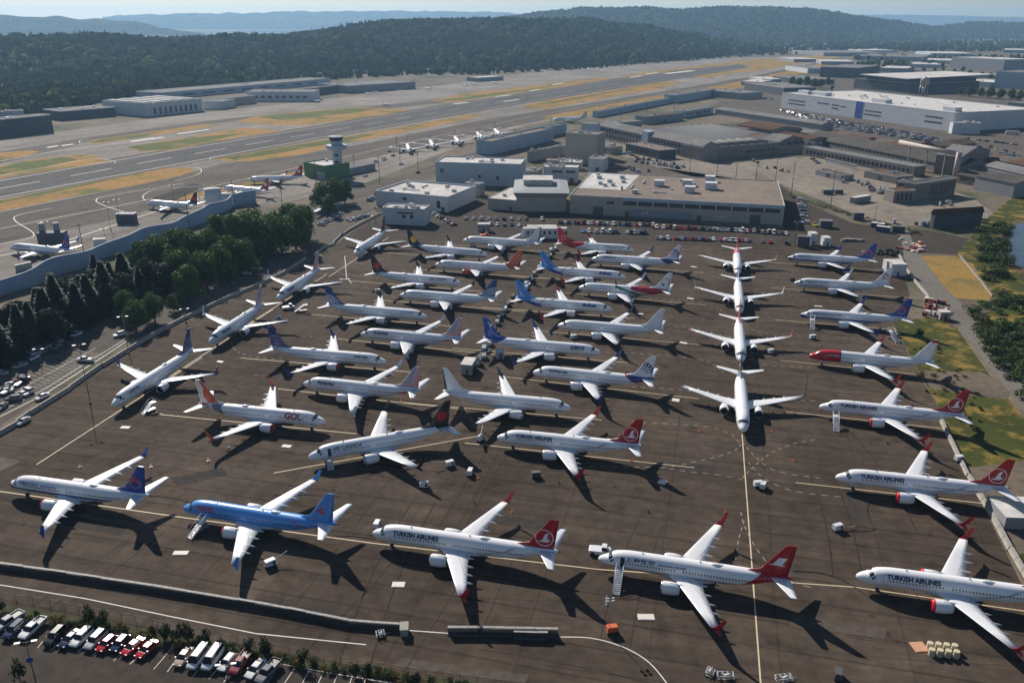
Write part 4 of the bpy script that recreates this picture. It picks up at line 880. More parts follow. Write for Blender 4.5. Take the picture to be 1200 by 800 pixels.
# low clutter buildings in the gap
for k, (a, b, tp, bk, wl, rf, lb) in enumerate((((640,196),(672,197),188,(645,186),M_wbeige,M_rtan,'low tan building behind the white one with window bands'),((655,199),(680,200),190,(660,187),M_wgrey,M_rwhite,'low white-roofed annex beside the small white box'),
    ((596,206),(628,208),199,(602,195),M_wgrey,M_rgrey,'low grey annex at the right end of the boxy hall'))): bld('annex', lb, a, b, tp, bk, wl, rf, units=3, parapet=.3, seed=20+k)
# old factory with saw-tooth hall
o = bld('factory_building','long two-storey factory wing with a pitched metal roof and rows of windows',(701,161),(822,189),150.5,None,M_wpink,M_rgrey,depth=16,h=11.5,gable=('x',4.5),
    windows=[(.02,.46,.62,.86,14,.35),(.54,.98,.62,.86,14,.35),(.02,.46,.18,.44,14,.35),(.54,.98,.18,.44,14,.35)])
W, H = o.W, o.H
m = MB(); m.box(W*.47,W*.53,-1.0,6,-.4,H+3.6); kid(m.build('stair_tower', M_wblue, o.r), o.r)
A = G(701,161); B = G(822,189); d = (B-A).normalized(); n_ = Vector((-d.y,d.x,0)); th = ang(A,B)
p = A+n_*17
r = thing('sawtooth_hall','factory hall roofed with many parallel dark saw-tooth rows','building',(p.x,p.y,0),th)
m = MB(); HH = 7.0; DD = 118; m.box(W*.05,W*.98,0,DD,-.5,HH); kid(m.build('wall', M_wbrown, r), r)
for k in range(13):
    m = MB(); y0 = 1+k*9.0; m.poly([(W*.06,y0,HH+.1),(W*.97,y0,HH+.1),(W*.97,y0+1.2,HH+1.5),(W*.06,y0+1.2,HH+1.5)],1); m.poly([(W*.06,y0+1.2,HH+1.5),(W*.97,y0+1.2,HH+1.5),(W*.97,y0+8.7,HH+.1),(W*.06,y0+8.7,HH+.1)],0)
    for x in (W*.06, W*.97): m.poly([(x,y0,HH+.1),(x,y0+1.2,HH+1.5),(x,y0+8.7,HH+.1)],2)
    kid(m.build('sawtooth', [M_rgrey, M_win, M_wbrown], r), r)
for k, (a, b, tp, dp, gb, lb) in enumerate((((822,189),(912,181),170,26,('y',0),'dark brown wing with arched roof vents at the near end of the saw-tooth hall'),)):
    o = bld('factory_building', lb, a, b, 174, None, M_wbrown, M_rdark, depth=dp, parapet=.4, windows=[(.55,.95,.35,.55,7,.3)])
    for q in range(7):
        m = MB(); x = (q+.6)*o.W/8; m.ring([[(x+3*cos(t), y, o.H+.1+2.0*sin(t)) for t in [pi*k2/8 for k2 in range(9)]] for y in (1, dp-1)],0,caps=True); kid(m.build('roof_vault', M_rgrey, o.rf), o.rf)
bld('factory_building','brown rusty-roofed upper shed at the back of the saw-tooth hall',(862,156),(902,163),146,(866,139),M_wbrown,M_rust,gable=('x',3),parapet=0)
bld('factory_building','long low grey pale-roofed shed between saw-tooth hall and packed car lot',(838,134),(962,153),128,(842,126),M_wgrey,M_rgrey,gable=('x',2.5),parapet=0)
bld('factory_building','dark gabled shed at the right corner of the saw-tooth complex',(912,180),(940,176),166,(918,160),M_wbrown,M_rgrey,gable=('y',4),parapet=0,windows=[(.2,.8,.3,.6,4,.3)])
bld('canopy','dark flat canopy building in front of the two-storey factory wing',(733,178),(772,187),168,(740,164),M_wdark,M_rtan,parapet=.3,units=2,windows=[(.1,.9,.2,.7,5,.2)])
# long brown factory on the right
o = bld('factory_building','very long brown factory with rows of window bays below the packed car lot',(941,168),(1122,206),160,None,M_wbrown,M_rdark,depth=34,gable=('x',5),windows=[(.02,.98,.55,.85,40,.3)])
bld('factory_building','lower front range of the very long brown factory',(940,182),(1070,207),172,None,M_wbrown,M_rgrey,depth=12,parapet=.4,windows=[(.03,.97,.3,.7,26,.35)])
bld('factory_building','brown gabled end block where the very long factory meets the pale duct',(1122,206),(1156,196),184,(1118,176),M_wbrown,M_rgrey,gable=('y',5),parapet=0,windows=[(.2,.8,.3,.55,4,.3)])
bld('shed','white-topped flat trailer building in the tan yard',(967,190),(1004,199),185,(972,186),M_wgrey,M_rwhite,parapet=.2)
bld('shed','grey gabled shed near the river with a dark open front',(1140,222),(1186,232),206,(1146,198),M_wgrey,M_rdark,gable=('x',3),parapet=0)
bld('shed','long grey shed at the right edge above the river bend',(1150,206),(1215,222),194,(1158,188),M_wgrey,M_rgrey,gable=('x',3),parapet=0)
o = bld('timber_shed','dark boarded shed with a rusty gabled roof beside the river bank',(1093,268),(1149,264.5),252,(1104,250),M_wdark,M_rust,gable=('x',3.0),parapet=0)
# ruined bunker block
o = bld('concrete_silo_block','ribbed crumbling concrete block standing in the yard',(1070,236),(1118,228),216,(1078,211),M_wbrown,M_rdark,parapet=.4,windows=[(.35,.97,.2,.85,9,.45)])
bld('concrete_silo_block','broken lower stub of the ribbed concrete block with a rusty top',(1046,238),(1071,237),224,(1052,220),M_wbrown,M_rust,parapet=.2,windows=[(.1,.9,.2,.8,4,.5)])
# pale duct
M_duct = mat('pale_pink_duct', (0.36,0.29,0.26), 0.6, var=0.25, scale=0.4)
pa = G(1050,195); pb = G(1118,212); zt = 19
r = thing('duct','fat pale pink duct bending down at its right end over the brown factory','duct',(pb.x,pb.y,0))
m = MB(); m.tube((pa.x-pb.x,pa.y-pb.y,zt),(0,0,zt),1.7,1.7,16); kid(m.build('pipe', M_duct, r), r)
m = MB(); m.tube((0,0,zt+1.6),(0,0,0),1.9,1.9,16); kid(m.build('downpipe', M_duct, r), r)
for t in (.2,.5,.8):
    m = MB(); x = (pa.x-pb.x)*t; y = (pa.y-pb.y)*t; m.box(x-.4,x+.4,y-.4,y+.4,0,zt-2); kid(m.build('support', M_wbrown, r), r)
# long white factory
WF = dict(windows=[(.05,.17,.55,.62,1,0),(.05,.17,.32,.39,1,0),(.25,.33,.6,.67,1,0),(.345,.39,.58,.65,1,0),(.4,.435,.55,.62,1,0),(.345,.39,.38,.45,1,0),(.545,.64,.5,.57,1,0),(.545,.64,.28,.35,1,0),(.865,.95,.62,.7,1,0),(.865,.95,.34,.42,1,0)])
o = bld('long_factory','very long white flat-roofed factory with a blue panel above the packed car lot',(915,126),(1115,154.5),109,(985,104.5),M_wwhite,M_rwhite,parapet=.8,units=16,seed=31,**WF)
W, D, H = o.W, o.D, o.H
m = MB(); m.box(W*.492,W*.53,-.4,-.06,0.3,H+.6); kid(m.build('blue_panel', mat('blue_panel_paint', (0.02,0.07,0.34), .5, var=.05), o.r), o.r)
for u, v, sx in ((.08,.12,20),(.16,.15,34),(.56,.12,22),(.93,.1,16)):
    m = MB(); x = u*W; m.box(x-sx/2,x+sx/2,D*v,D*v+10,H+.1,H+4.2); kid(m.build('penthouse', M_wwhite, o.rf), o.rf)
bld('annex','small white annex with pipes at the right corner of the very long white factory',(1115,157),(1148,157.5),144,(1120,143),M_wwhite,M_rwhite,units=3,parapet=.4,seed=33)
# black hangar with white roof
o = bld('hangar','black hangar with a flat white wing-like roof behind the very long white factory',(1000,103.5),(1066,110),92,(1024,86),M_wdark,M_rdark,parapet=.3,windows=[(.03,.97,.72,.8,1,0)],doors=[(.5,60,12,M_doord)])
W, D, H = o.W, o.D, o.H
m = MB(); m.ring([[(W*.12,-4,H+7),(W*.95,-4,H+5.5),(W+18,D+6,H+11),(W*.4,D+6,H+11)],[(W*.12,-4,H+8),(W*.95,-4,H+6.5),(W+18,D+6,H+12),(W*.4,D+6,H+12)]],0,smooth=False); kid(m.build('flat_roof', M_rwhite, o.r), o.r)
m = MB(); m.box(W*.2,W*.95,2,D-2,H,H+5.6); kid(m.build('upper_wall', M_wdark, o.r), o.r)
# far sheds
far = [
 ('hangar','grey far hangar with curved side left of the black hangar',(976,90),(1004,91),79,(982,76),M_wwhite,M_rgrey),
 ('hangar','dark long hangar reaching back from the grey far hangar',(1004,92),(1030,88),80,(1012,73),M_wdark,M_rgrey),
 ('warehouse','grey far warehouse with pale front at the right, below the hills',(1113,80),(1175,84),67,(1125,65.5),M_wgrey,M_rwhite),
 ('warehouse','big grey warehouse cut by the right edge behind the trees',(1164,103),(1230,107),84,(1172,80),M_wblue,M_rgrey),
 ('warehouse','long low white-roofed building to the right of the black hangar',(1087,98),(1130,99),93,(1090,90),M_wgrey,M_rwhite),
 ('storage_tank_house','small round-cornered white building right of the water tower',(1106,103),(1128,104),94,(1108,92.5),M_wwhite,M_rwhite),
 ('warehouse','long pale strip roof beyond the far right hangars',(1076,88),(1168,92),85.5,(1082,82),M_wgrey,M_rgrey),
 ('warehouse','dark far warehouse at the head of the runway',(905,94),(945,99),89,(912,86),M_wdark,M_rgrey),
 ('warehouse','flat grey sheds just left of the dark trees by the white factory',(872,105),(918,112),97,(880,93),M_wdark,M_rgrey),
 ('warehouse','low grey shed with pale roof left of the very long white factory',(815,112),(868,117),105,(822,102),M_wgrey,M_rgrey),
 ('warehouse','teal-grey long shed between taxiway and street',(700,138),(790,120),131,(706,128.5),M_wblue,M_rgrey),
 ('warehouse','teal-grey short shed following the long teal one',(790,121),(838,113),112,(794,109),M_wblue,M_rgrey),
 ('warehouse','far row of pale flat roofs below the right hills',(1000,70),(1080,72),65.5,(1004,62.5),M_wgrey,M_rgrey),
 ('warehouse','far flat grey roof row behind the runway head',(965,66),(1035,66),62,(968,59),M_wgrey,M_rgrey),
 ('warehouse','far pale roofs beyond the trees on the right skyline side',(1175,62),(1230,63),58.5,(1178,57),M_wgrey,M_rwhite),
 ('hangar','dark flat hangar at the far left edge across the runway',(-40,166),(63,154),145,(10,137),M_wdark,M_rgrey),
 ('hangar','dark blue hangar left of the big white hangar',(73,141.5),(136,136),131,(108,124),M_wdark,M_rgrey),
 ('hangar','bright white-blue hangar right of the big white one, by small planes',(290,119),(368,119),108,(300,105),M_wwhite,M_rgrey),
 ('hangar','low white shed between the two white hangars',(238,128),(260,128.5),119,(242,116),M_wwhite,M_rgrey),
 ('hangar','very long low pale-roofed shed behind the white hangars',(190,117),(388,98.5),109,(200,104),M_wblue,M_rgrey),
 ('hangar','dark flat hangar at the right end of the long pale shed',(364,113),(400,108),104,(372,102),M_wdark,M_rgrey),
 ('hangar','grey hangar with a pale blue front on the far side of the runway',(408,109.5),(487,104),101,(425,95),M_wgrey,M_rgrey),
 ('shed','small white-roofed shed far along the runway edge',(560,96),(590,94),91.5,(566,89.5),M_wgrey,M_rwhite),
 ('shed','low tan shed between the white hangars',(262,125),(300,121),116,(268,114),M_wbeige,M_rgrey),
 ('shed','low grey shed behind the dark far left hangar',(-60,148),(30,142),135,(-50,133),M_wblue,M_rgrey),
]
for k, (nm, lb, a, b, tp, bk, wl, rf) in enumerate(far):
    bld(nm, lb, a, b, tp, bk, wl, rf, units=3 if b[0]-a[0] > 40 else 0, parapet=.5, seed=50+k, group='far sheds and hangars round the airfield', windows=[(.08,.92,.35,.6,8,.4)] if 'white-blue' in lb or 'pale-roofed shed' in lb else ())
o = bld('hangar','big white hangar with dark window slots across the runway',(171,137),(238,130),122,(182,113),M_wwhite,M_rwhite,units=0,parapet=.5,windows=[(.12,.92,.12,.62,9,.55)])
for q in range(5):
    m = MB(); x = (q+.3)*o.W/5.2; m.box(x, x+o.W*.1, 3, o.D-3, o.H+.1, o.H+1.3); kid(m.build('skylight', M_rwhite, o.rf), o.rf)
# hillside houses and low buildings among the trees: pale roofs
for k, (x, y, w_) in enumerate(((30,106,24),(68,103,30),(90,101,18),(118,100,16),(128,108,22),(163,101,28),(196,104,22),(222,97,26),(330,93,18),(372,89,30),(420,86,40),(505,84,60),(560,83,30),(35,118,20),(1000,63,40),(1110,60,30))):
    g = G(x, y); r = thing('far_house', 'pale low building in the wooded foot of the hill, %s from the left' % ordn(k+1), 'house', (g.x, g.y, 0), radians(rnd.uniform(0,40)), 'low buildings among the far trees')
    m = MB(); m.box(-w_/2,w_/2,-5,5,0,4.5); kid(m.build('wall', M_wbeige, r), r)
    m = MB(); m.poly([(-w_/2-.5,-5.5,4.5),(w_/2+.5,-5.5,4.5),(w_/2+.5,0,6.5),(-w_/2-.5,0,6.5)]); m.poly([(-w_/2-.5,0,6.5),(w_/2+.5,0,6.5),(w_/2+.5,5.5,4.5),(-w_/2-.5,5.5,4.5)]); kid(m.build('roof', M_rwhite if k % 3 else M_rgrey, r), r)
# control tower
g = G(397,207); r = thing('control_tower','control tower with a white gallery and dark glass cab beside the green building','control tower',(g.x,g.y,0))
HT = HG(397,207,158); s = HT/40
m = MB(); m.ring([[(x*k_, y*k_, z) for x, y in ((-3.2,-3),(3.2,-3),(3.2,3),(-3.2,3))] for k_, z in ((1,0),(.9,HT*.45),(.86,HT*.72))],0,smooth=False); sh = kid(m.build('shaft', M_wblue, r), r)
for z in (.18,.34,.5): 
    m = MB(); m.box(-1.4,1.4,-3.1,-2.7,HT*z,HT*(z+.05)); kid(m.build('window', M_win, sh), sh)
m = MB(); m.ring([[(rr_*cos(t), rr_*sin(t), z) for t in [2*pi*k/10+.3 for k in range(10)]] for rr_, z in ((4.4,HT*.64),(7.6,HT*.68),(7.6,HT*.76),(4.4,HT*.77))],0,smooth=False); kid(m.build('gallery', M_wblue, r), r)
m = MB(); m.ring([[(rr_*cos(t), rr_*sin(t), z) for t in [2*pi*k/10+.3 for k in range(10)]] for rr_, z in ((4.0,HT*.77),(4.8,HT*.86))],0,smooth=False); kid(m.build('mid_cabin', M_wblue, r), r)
m = MB(); m.ring([[(rr_*cos(t), rr_*sin(t), z) for t in [2*pi*k/10+.3 for k in range(10)]] for rr_, z in ((4.4,HT*.862),(5.4,HT*.945))],0,smooth=False); kid(m.build('cab_glass', M_win, r), r)
m = MB(); m.ring([[(rr_*cos(t), rr_*sin(t), z) for t in [2*pi*k/10+.3 for k in range(10)]] for rr_, z in ((5.6,HT*.946),(5.6,HT*.965),(2,HT*.98))],0,smooth=False); cr_ = kid(m.build('roof', M_wgrey, r), r)
m = MB(); m.tube((0,0,HT*.98),(0,0,HT*1.06),.15,.08); kid(m.build('mast', M_metal, cr_), cr_)
bld('airport_building','green-clad building with a flat white roof at the foot of the control tower',(357,206),(381,211),191,(374,185),M_wgreen,M_rwhite,parapet=.8,units=1,doors=[(.8,4,4,M_doord)])
bld('airport_building','low grey annex right of the control tower',(381,211),(440,199),203,(392,198),M_wgrey,M_rgrey,parapet=.3,units=2)
# round white tanks
for k, (x, y, rr_, hh, lb) in enumerate(((251,242,5.2,0,'taller round white tank at the end of the wavy screen'),(264,241,4.4,0,'shorter round white tank by the red-tailed airliners'))):
    g = G(x, y); r = thing('storage_tank', lb, 'tank', (g.x, g.y, 0)); hh = HG(x, y, 222 if k == 0 else 228)
    m = MB(); m.tube((0,0,0),(0,0,hh),rr_,rr_,28); kid(m.build('shell', M_wwhite, r), r)
    m = MB(); m.lathe((0,0,hh),(0,0,1),[(0,rr_+.1),(.3,rr_+.1),(.9,.1)],28); kid(m.build('lid', M_rwhite, r), r)
# wavy screen wall
base = [(-90,386),(-40,368),(0,349),(50,330),(100,312),(137,298),(175,285),(200,276),(225,267),(250,254),(275,242),(300,238)]
P = [G(*p) for p in base]; HW = HG(100,312,295)
pts = []; 
for i in range(len(P)-1):
    for k in range(12): pts.append(P[i].lerp(P[i+1], k/12))
pts.append(P[-1])
o0 = pts[0].copy(); m = MB(); s_ = 0; L_ = []; prev = None
for i, p in enumerate(pts):
    if prev is not None: s_ += (p-prev).length
    prev = p; L_.append(s_)
for i in range(len(pts)-1):
    d = (pts[i+1]-pts[i]).normalized(); n_ = Vector((-d.y,d.x,0))
    q = []
    for j in (i, i+1):
        off = 1.3*sin(L_[j]/5.0*1.0); hgt = HW+.8*sin(L_[j]/9.0)+.5
        q.append((pts[j]-o0+n_*off, hgt))
    (a, ha), (b_, hb) = q
    m.poly([a, b_, b_+Vector((0,0,hb)), a+Vector((0,0,ha))],0,True); m.poly([b_+n_*.6, a+n_*.6, a+n_*.6+Vector((0,0,ha)), b_+n_*.6+Vector((0,0,hb))],0,True)
    m.poly([a+Vector((0,0,ha)), b_+Vector((0,0,hb)), b_+n_*.6+Vector((0,0,hb)), a+n_*.6+Vector((0,0,ha))],0)
o = m.build('blast_wall', wallm('screen_wall_blue_grey', (0.30,0.36,0.44)), None, (o0.x,o0.y,0)); tag(o, 'long blue-grey wall with a wavy top between the street and the far parked airliners', 'wall')
# water tower
g = G(1080,119); r = thing('water_tower','water tower with a pale tank on lattice legs behind the very long white factory','water tower',(g.x,g.y,0)); HT = HG(1080,119,90)
for a_ in range(4):
    t = pi/4+a_*pi/2; m = MB(); m.tube((7*cos(t),7*sin(t),0),(5*cos(t),5*sin(t),HT*.7),.5,.4,6); kid(m.build('leg', M_metal, r), r)
m = MB(); m.tube((0,0,HT*.1),(0,0,HT*.7),.9,.9,8); kid(m.build('riser', M_metal, r), r)
m = MB(); m.lathe((0,0,HT*.62),(0,0,1),[(0,1),(2,5.4),(3,6.2),(HT*.26,6.2),(HT*.27,6.4),(HT*.38,.3)],20); kid(m.build('tank', mat('faded_tank_paint',(0.42,0.34,0.31),.6,var=.2), r), r)
# boarding bridges near the far left airliners
for x, y, lb in ((57,284,'pair of round-headed boarding bridges beside the blue-tailed far airliner'),):
    g = G(x, y); r = thing('boarding_bridge', lb, 'boarding bridge', (g.x, g.y, 0), radians(10))
    for dx in (-3, 4):
        m = MB(); m.tube((dx,3,0),(dx,3,9.5),1.5,1.5,14); kid(m.build('rotunda', M_wgrey, r), r)
    m = MB(); m.box(-4,9,-3,3,0,5.5); kid(m.build('cabin', M_wdark, r), r)
bld('gatehouse','small dark glass gate building with a white roof beyond the wavy screen',(137,262),(158,262),251,(142,249),M_wdark,M_rwhite,parapet=.2)
bld('canopy','white shelter box at the brink of the wavy screen',(110,288),(124,287),281,(112,279),M_wwhite,M_rwhite,parapet=.1)
bld('canopy','low grey shelter box at the far left behind the wavy screen',(20,318),(38,314),311,(24,309),M_wgrey,M_rgrey,parapet=.1)
bld('gatehouse','dark cabin with white roof by the green building',(139+240-240+0+139,209),(294,206),203,(281,201),M_wdark,M_rgrey,parapet=.2) if False else None
# covered walkways in the left car parks
def walkway(label, pts, h, wdt, n_):
    P = [G(*p) for p in pts]; o0 = P[0]; r = thing('walkway_canopy', label, 'canopy', (o0.x,o0.y,0))
    m = MB()
    for a, b_ in zip(P, P[1:]):
        d = (b_-a).normalized(); q = Vector((-d.y,d.x,0))*wdt/2; A = a-o0; B = b_-o0
        up = Vector((0,0,h)); t = Vector((0,0,.35))
        m.ring([[A-q+up, A+q+up, A+q+up+t, A-q+up+t],[B-q+up, B+q+up, B+q+up+t, B-q+up+t]],0,smooth=False)
    kid(m.build('roof', mat('canopy_blue_white',(0.42,0.50,0.58),.5,var=.1), r), r)
    for k in range(n_):
        t = (k+.5)/n_*(len(P)-1); i = min(int(t), len(P)-2); p = P[i].lerp(P[i+1], t-i)-o0
        m = MB(); m.tube(p, p+Vector((0,0,h)), .12, .12, 6); kid(m.build('post', M_metal, r), r)
walkway('long blue-white covered walkway between the dark conifers and the left car park', [(-60,448),(0,424),(40,404),(76,388)], 3.2, 3.0, 12)
walkway('short white covered walkway beside the trees and a row of dark cars', [(369,255),(386,246),(402,245)], 3.2, 2.4, 5)
# white cabins, portable offices, containers
def cabin(name, label, a, b, top, dep, wl, cat='cabin', group=None, ribs=True, win=0):
    A = G(*a); B = G(*b); W = (B-A).length; H = HG(a[0], a[1], top)
    r = thing(name, label, cat, (A.x,A.y,0), ang(A,B), group)
    m = MB(); m.box(0,W,0,dep,.15,H)
    kid(m.build('body', wl, r), r)
    m = MB(); m.box(-.1,W+.1,-.1,dep+.1,H,H+.12); kid(m.build('roof', M_rwhite if wl is not M_wdark else M_rgrey, r), r)
    m = MB(); m.box(W*.42,W*.42+1,-.05,0,.2,min(2.2,H*.85)); kid(m.build('door', M_doord, r), r)
    for k in range(win):
        x = W*(k+.5)/win+.6; m = MB(); m.box(x,x+1.1,-.04,0,H*.45,H*.75); kid(m.build('window', M_win, r), r)
    m = MB()
    for x in (0.05, W-.25): m.box(x,x+.2,.1,dep-.1,-.02,.15)
    kid(m.build('skid', M_metal, r), r)
cabin('site_office','long white cabin at the back of the apron by the black-striped tail',(613,280),(664,280),268,3.5,M_wwhite,win=8)
cabin('site_office','second long white cabin just behind the longer one',(618,272),(652,272),265.5,3.5,M_wwhite,win=5)
cabin('container','dark green container left of the two white box trucks at the back right',(934,289),(948.5,290),277,3,M_wdark)
cabin('container','white box container beside the dark green one',(949,288),(957,288),274,5,M_wwhite)
cabin('container','separate white box container right of the pair',(965,289),(973,289),279,5,M_wwhite)
cabin('container','dark container behind the yellow tank in the back yard',(961,267),(975,267.5),259,5,M_wdark)
cabin('container','white box body standing right of the third airliner tail in the right column',(1043,324),(1061,324),310,9,M_wwhite)
cabin('container','dark open-top container near the row of trailers',(1000,258),(1012,258),250,3,M_wdark)
cabin('container','blue trailer body in the yard row, left of two',(1020,266),(1035,268),261,3,mat('blue_tarp',(0.02,0.04,0.14),.6))
cabin('container','blue trailer body in the yard row, right of two',(1026,271),(1041,273),265,3,mat('blue_tarp',(0.02,0.04,0.14),.6))
cabin('container','dark green trailer body right of the blue ones',(1045,272),(1060,273),265,3,M_wdark)
cabin('container','grey trailer in the tan yard near the utility poles',(1001,239),(1020,236),232,3.5,M_wgrey)
cabin('container','small dark box in the tan yard, left of two',(965,228),(976,228),223,4,M_wdark)
cabin('container','small dark box in the tan yard, right of two',(979,227.5),(988,227),223,4,M_wdark)
cabin('gse_cabin','grey box cabin beside the orange truck at the back of the apron',(560,272),(574,272),263,4,M_wgrey)
cabin('container','big grey-white crate at the end of the line of carts',(540,439),(553,440),427,6.5,M_wgrey)
cabin('container','blue-white crate under the royal blue tail',(581,421),(590.5,421),413,3.5,M_wblue)
cabin('container','blue-grey flat building cut by the right edge beside the grass strip',(1176,620),(1230,622),606,9,M_wgrey)
cabin('container','grey dock unit behind the near grass strip wall',(1160,620),(1176,636),600,14,M_wgrey) if False else None
# ---------------------------------------------------------------- more of the industrial quarter
M_rold = ground_mat('stained_roof', (0.15,0.125,0.105), (0.095,0.082,0.072), 0.25, big=0.03, c2=(0.13,0.07,0.045)); M_wrust = wallm('rust_streaked_cladding', (0.16,0.11,0.085))
CR_ = random.Random(21)
xs = [
 ((868,170),(905,177),160,(878,154),M_wbrown,M_rold,('x',2.5),'stained shed at the rear right of the saw-tooth hall'),
 ((905,167),(945,174),158,(915,153),M_wbrown,M_rust,('x',2.5),'rust-roofed shed left of the very long brown factory'),
 ((846,158),(868,162),150,(852,146),M_wgrey,M_rold,('x',2),'small stained shed beyond the saw-tooth rows'),
 ((925,160),(962,166),153,(935,150),M_wgrey,M_rgrey,('x',2),'grey-roofed shed between the packed cars and the brown factory'),
 ((965,166),(1010,175),157,(975,154),M_wbrown,M_rold,('x',3),'stained shed right behind the start of the brown factory'),
 ((1012,174),(1050,182),165,(1022,161),M_wbrown,M_rold,('x',3),'stained shed behind the middle of the brown factory'),
 ((1055,182),(1095,190),173,(1066,170),M_wgrey,M_rdark,('x',3),'dark-roofed shed behind the duct'),
 ((1098,188),(1140,183),172,(1092,167),M_wrust,M_rold,('x',3),'rust-streaked shed under the bend of the duct'),
 ((1152,196),(1200,206),185,(1160,180),M_wgrey,M_rold,('x',3),'stained-roof shed right of the brown gabled end block'),
 ((1120,214),(1150,220),204,(1128,198),M_wrust,M_rdark,('x',2.5),'dark-roofed rusty shed left of the river-side gabled shed'),
 ((955,205),(985,212),199,(962,196),M_wgrey,M_rold,None,'low stained block in the tan yard below the brown factory'),
 ((1012,208),(1050,216),200,(1020,196),M_wbrown,M_rold,None,'low brown block in front of the lower factory range'),
 ((1050,220),(1075,223),213,(1056,210),M_wrust,M_rust,None,'low rusty block behind the ribbed concrete block'),
 ((720,152),(752,150),144,(724,141),M_wgrey,M_rgrey,None,'low grey building between the two-storey wing and the teal shed'),
 ((757,146),(800,141),137,(760,134),M_wgrey,M_rold,None,'low stained building along the street past the teal shed'),
 ((800,139),(836,133),131,(803,128.5),M_wblue,M_rgrey,None,'pale blue low building by the street junction'),
 ((868,100),(892,101),95.5,(872,92),M_wblue,M_rwhite,None,'small pale-roofed building by the taxiway end'),
 ((893,98),(915,98),93,(897,90),M_wgrey,M_rwhite,None,'second small pale-roofed building by the taxiway end'),
 ((946,86),(975,86),80.5,(950,77),M_wwhite,M_rgrey,None,'pale far hangar left of the dark-tailed far airliners'),
 ((1030,84),(1062,85),79.5,(1034,77),M_wgrey,M_rwhite,None,'far pale-roofed shed above the black hangar, left'),
 ((1064,79),(1100,80),75,(1068,73),M_wblue,M_rwhite,None,'far pale-roofed shed above the black hangar, right'),
 ((930,73),(960,73),69.5,(934,67.5),M_wgrey,M_rwhite,None,'far pale roof at the very head of the runway, left'),
 ((962,76),(1000,76.5),72,(966,70),M_wgrey,M_rwhite,None,'far pale roof at the very head of the runway, right'),
 ((1085,74),(1130,75),70.5,(1090,68.5),M_wwhite,M_rwhite,None,'far white shed in the right distance, left of two'),
 ((1133,72),(1180,73),68.5,(1137,66.5),M_wgrey,M_rwhite,None,'far white shed in the right distance, right of two'),
 ((1010,62),(1050,62),59,(1014,57.5),M_wwhite,M_rwhite,None,'distant white roof below the second hill'),
 ((1090,66),(1140,66.5),62.5,(1094,60.5),M_wblue,M_rwhite,None,'distant white roof below the right hills'),
 ((940,60),(985,60),57.5,(944,56),M_wwhite,M_rgrey,None,'distant pale roof at the foot of the second hill'),
 ((1180,128),(1240,133),120,(1186,117),M_wgrey,M_rgrey,None,'grey shed right of the very long white factory'),
 ((1120,100),(1160,103),94,(1124,91),M_wgrey,M_rwhite,None,'low white-roofed building before the tree line on the right'),
 ((700,178),(716,181),170,(704,167),M_wbeige,M_rtan,None,'small beige block between the tall block and the factory wing'),
]
for k, (a, b, tp, bk, wl, rf, gb, lb) in enumerate(xs):
    bld('industrial_shed', lb, a, b, tp, bk, wl, rf, units=2 if gb is None else 0, parapet=.3 if gb is None else 0, gable=gb, seed=200+k, windows=[(.1,.9,.4,.7,6,.35)] if k % 3 == 0 else (), doors=[(.5,4,3.5,M_doord)], group='sheds of the industrial quarter')
# clutter lying in the yards: crates, drums, machinery
k = 0
for (x0, x1, y0, y1, n) in ((745,795,188,196,22),(985,1035,212,222,14),(1020,1060,222,234,14),(1085,1140,184,196,16),(1135,1200,172,184,16),(1060,1115,236,242,12),(880,930,190,205,8),(700,760,192,202,10),(1030,1100,262,268,10)):
    for _ in range(n):
        k += 1; x = CR_.uniform(x0, x1); y = y0+(y1-y0)*(x-x0)/(x1-x0)+CR_.uniform(-3,3); g = G(x, y)
        r = thing('yard_crate', 'crate or machine part lying in the industrial yards behind the hangar', 'crate', (g.x,g.y,.05), CR_.uniform(0,3), 'crates and machine parts in the industrial yards')
        a, b_, c = CR_.uniform(1.2,4.5), CR_.uniform(.8,1.6), CR_.uniform(.8,2.6); m = MB(); m.box(-a/2,a/2,-b_/2,b_/2,.12,c); m.box(-a*.3,a*.25,-b_*.4,b_*.4,c,c+.5)
        kid(m.build('box', (M_wgrey,M_wrust,M_wdark,M_trim,M_wblue,M_wbrown)[k % 6], r), r)
        m = MB(); m.box(-a/2,a/2,-b_/2+.1,-b_/2+.3,0,.12); kid(m.build('skid', M_wbrown, r), r)
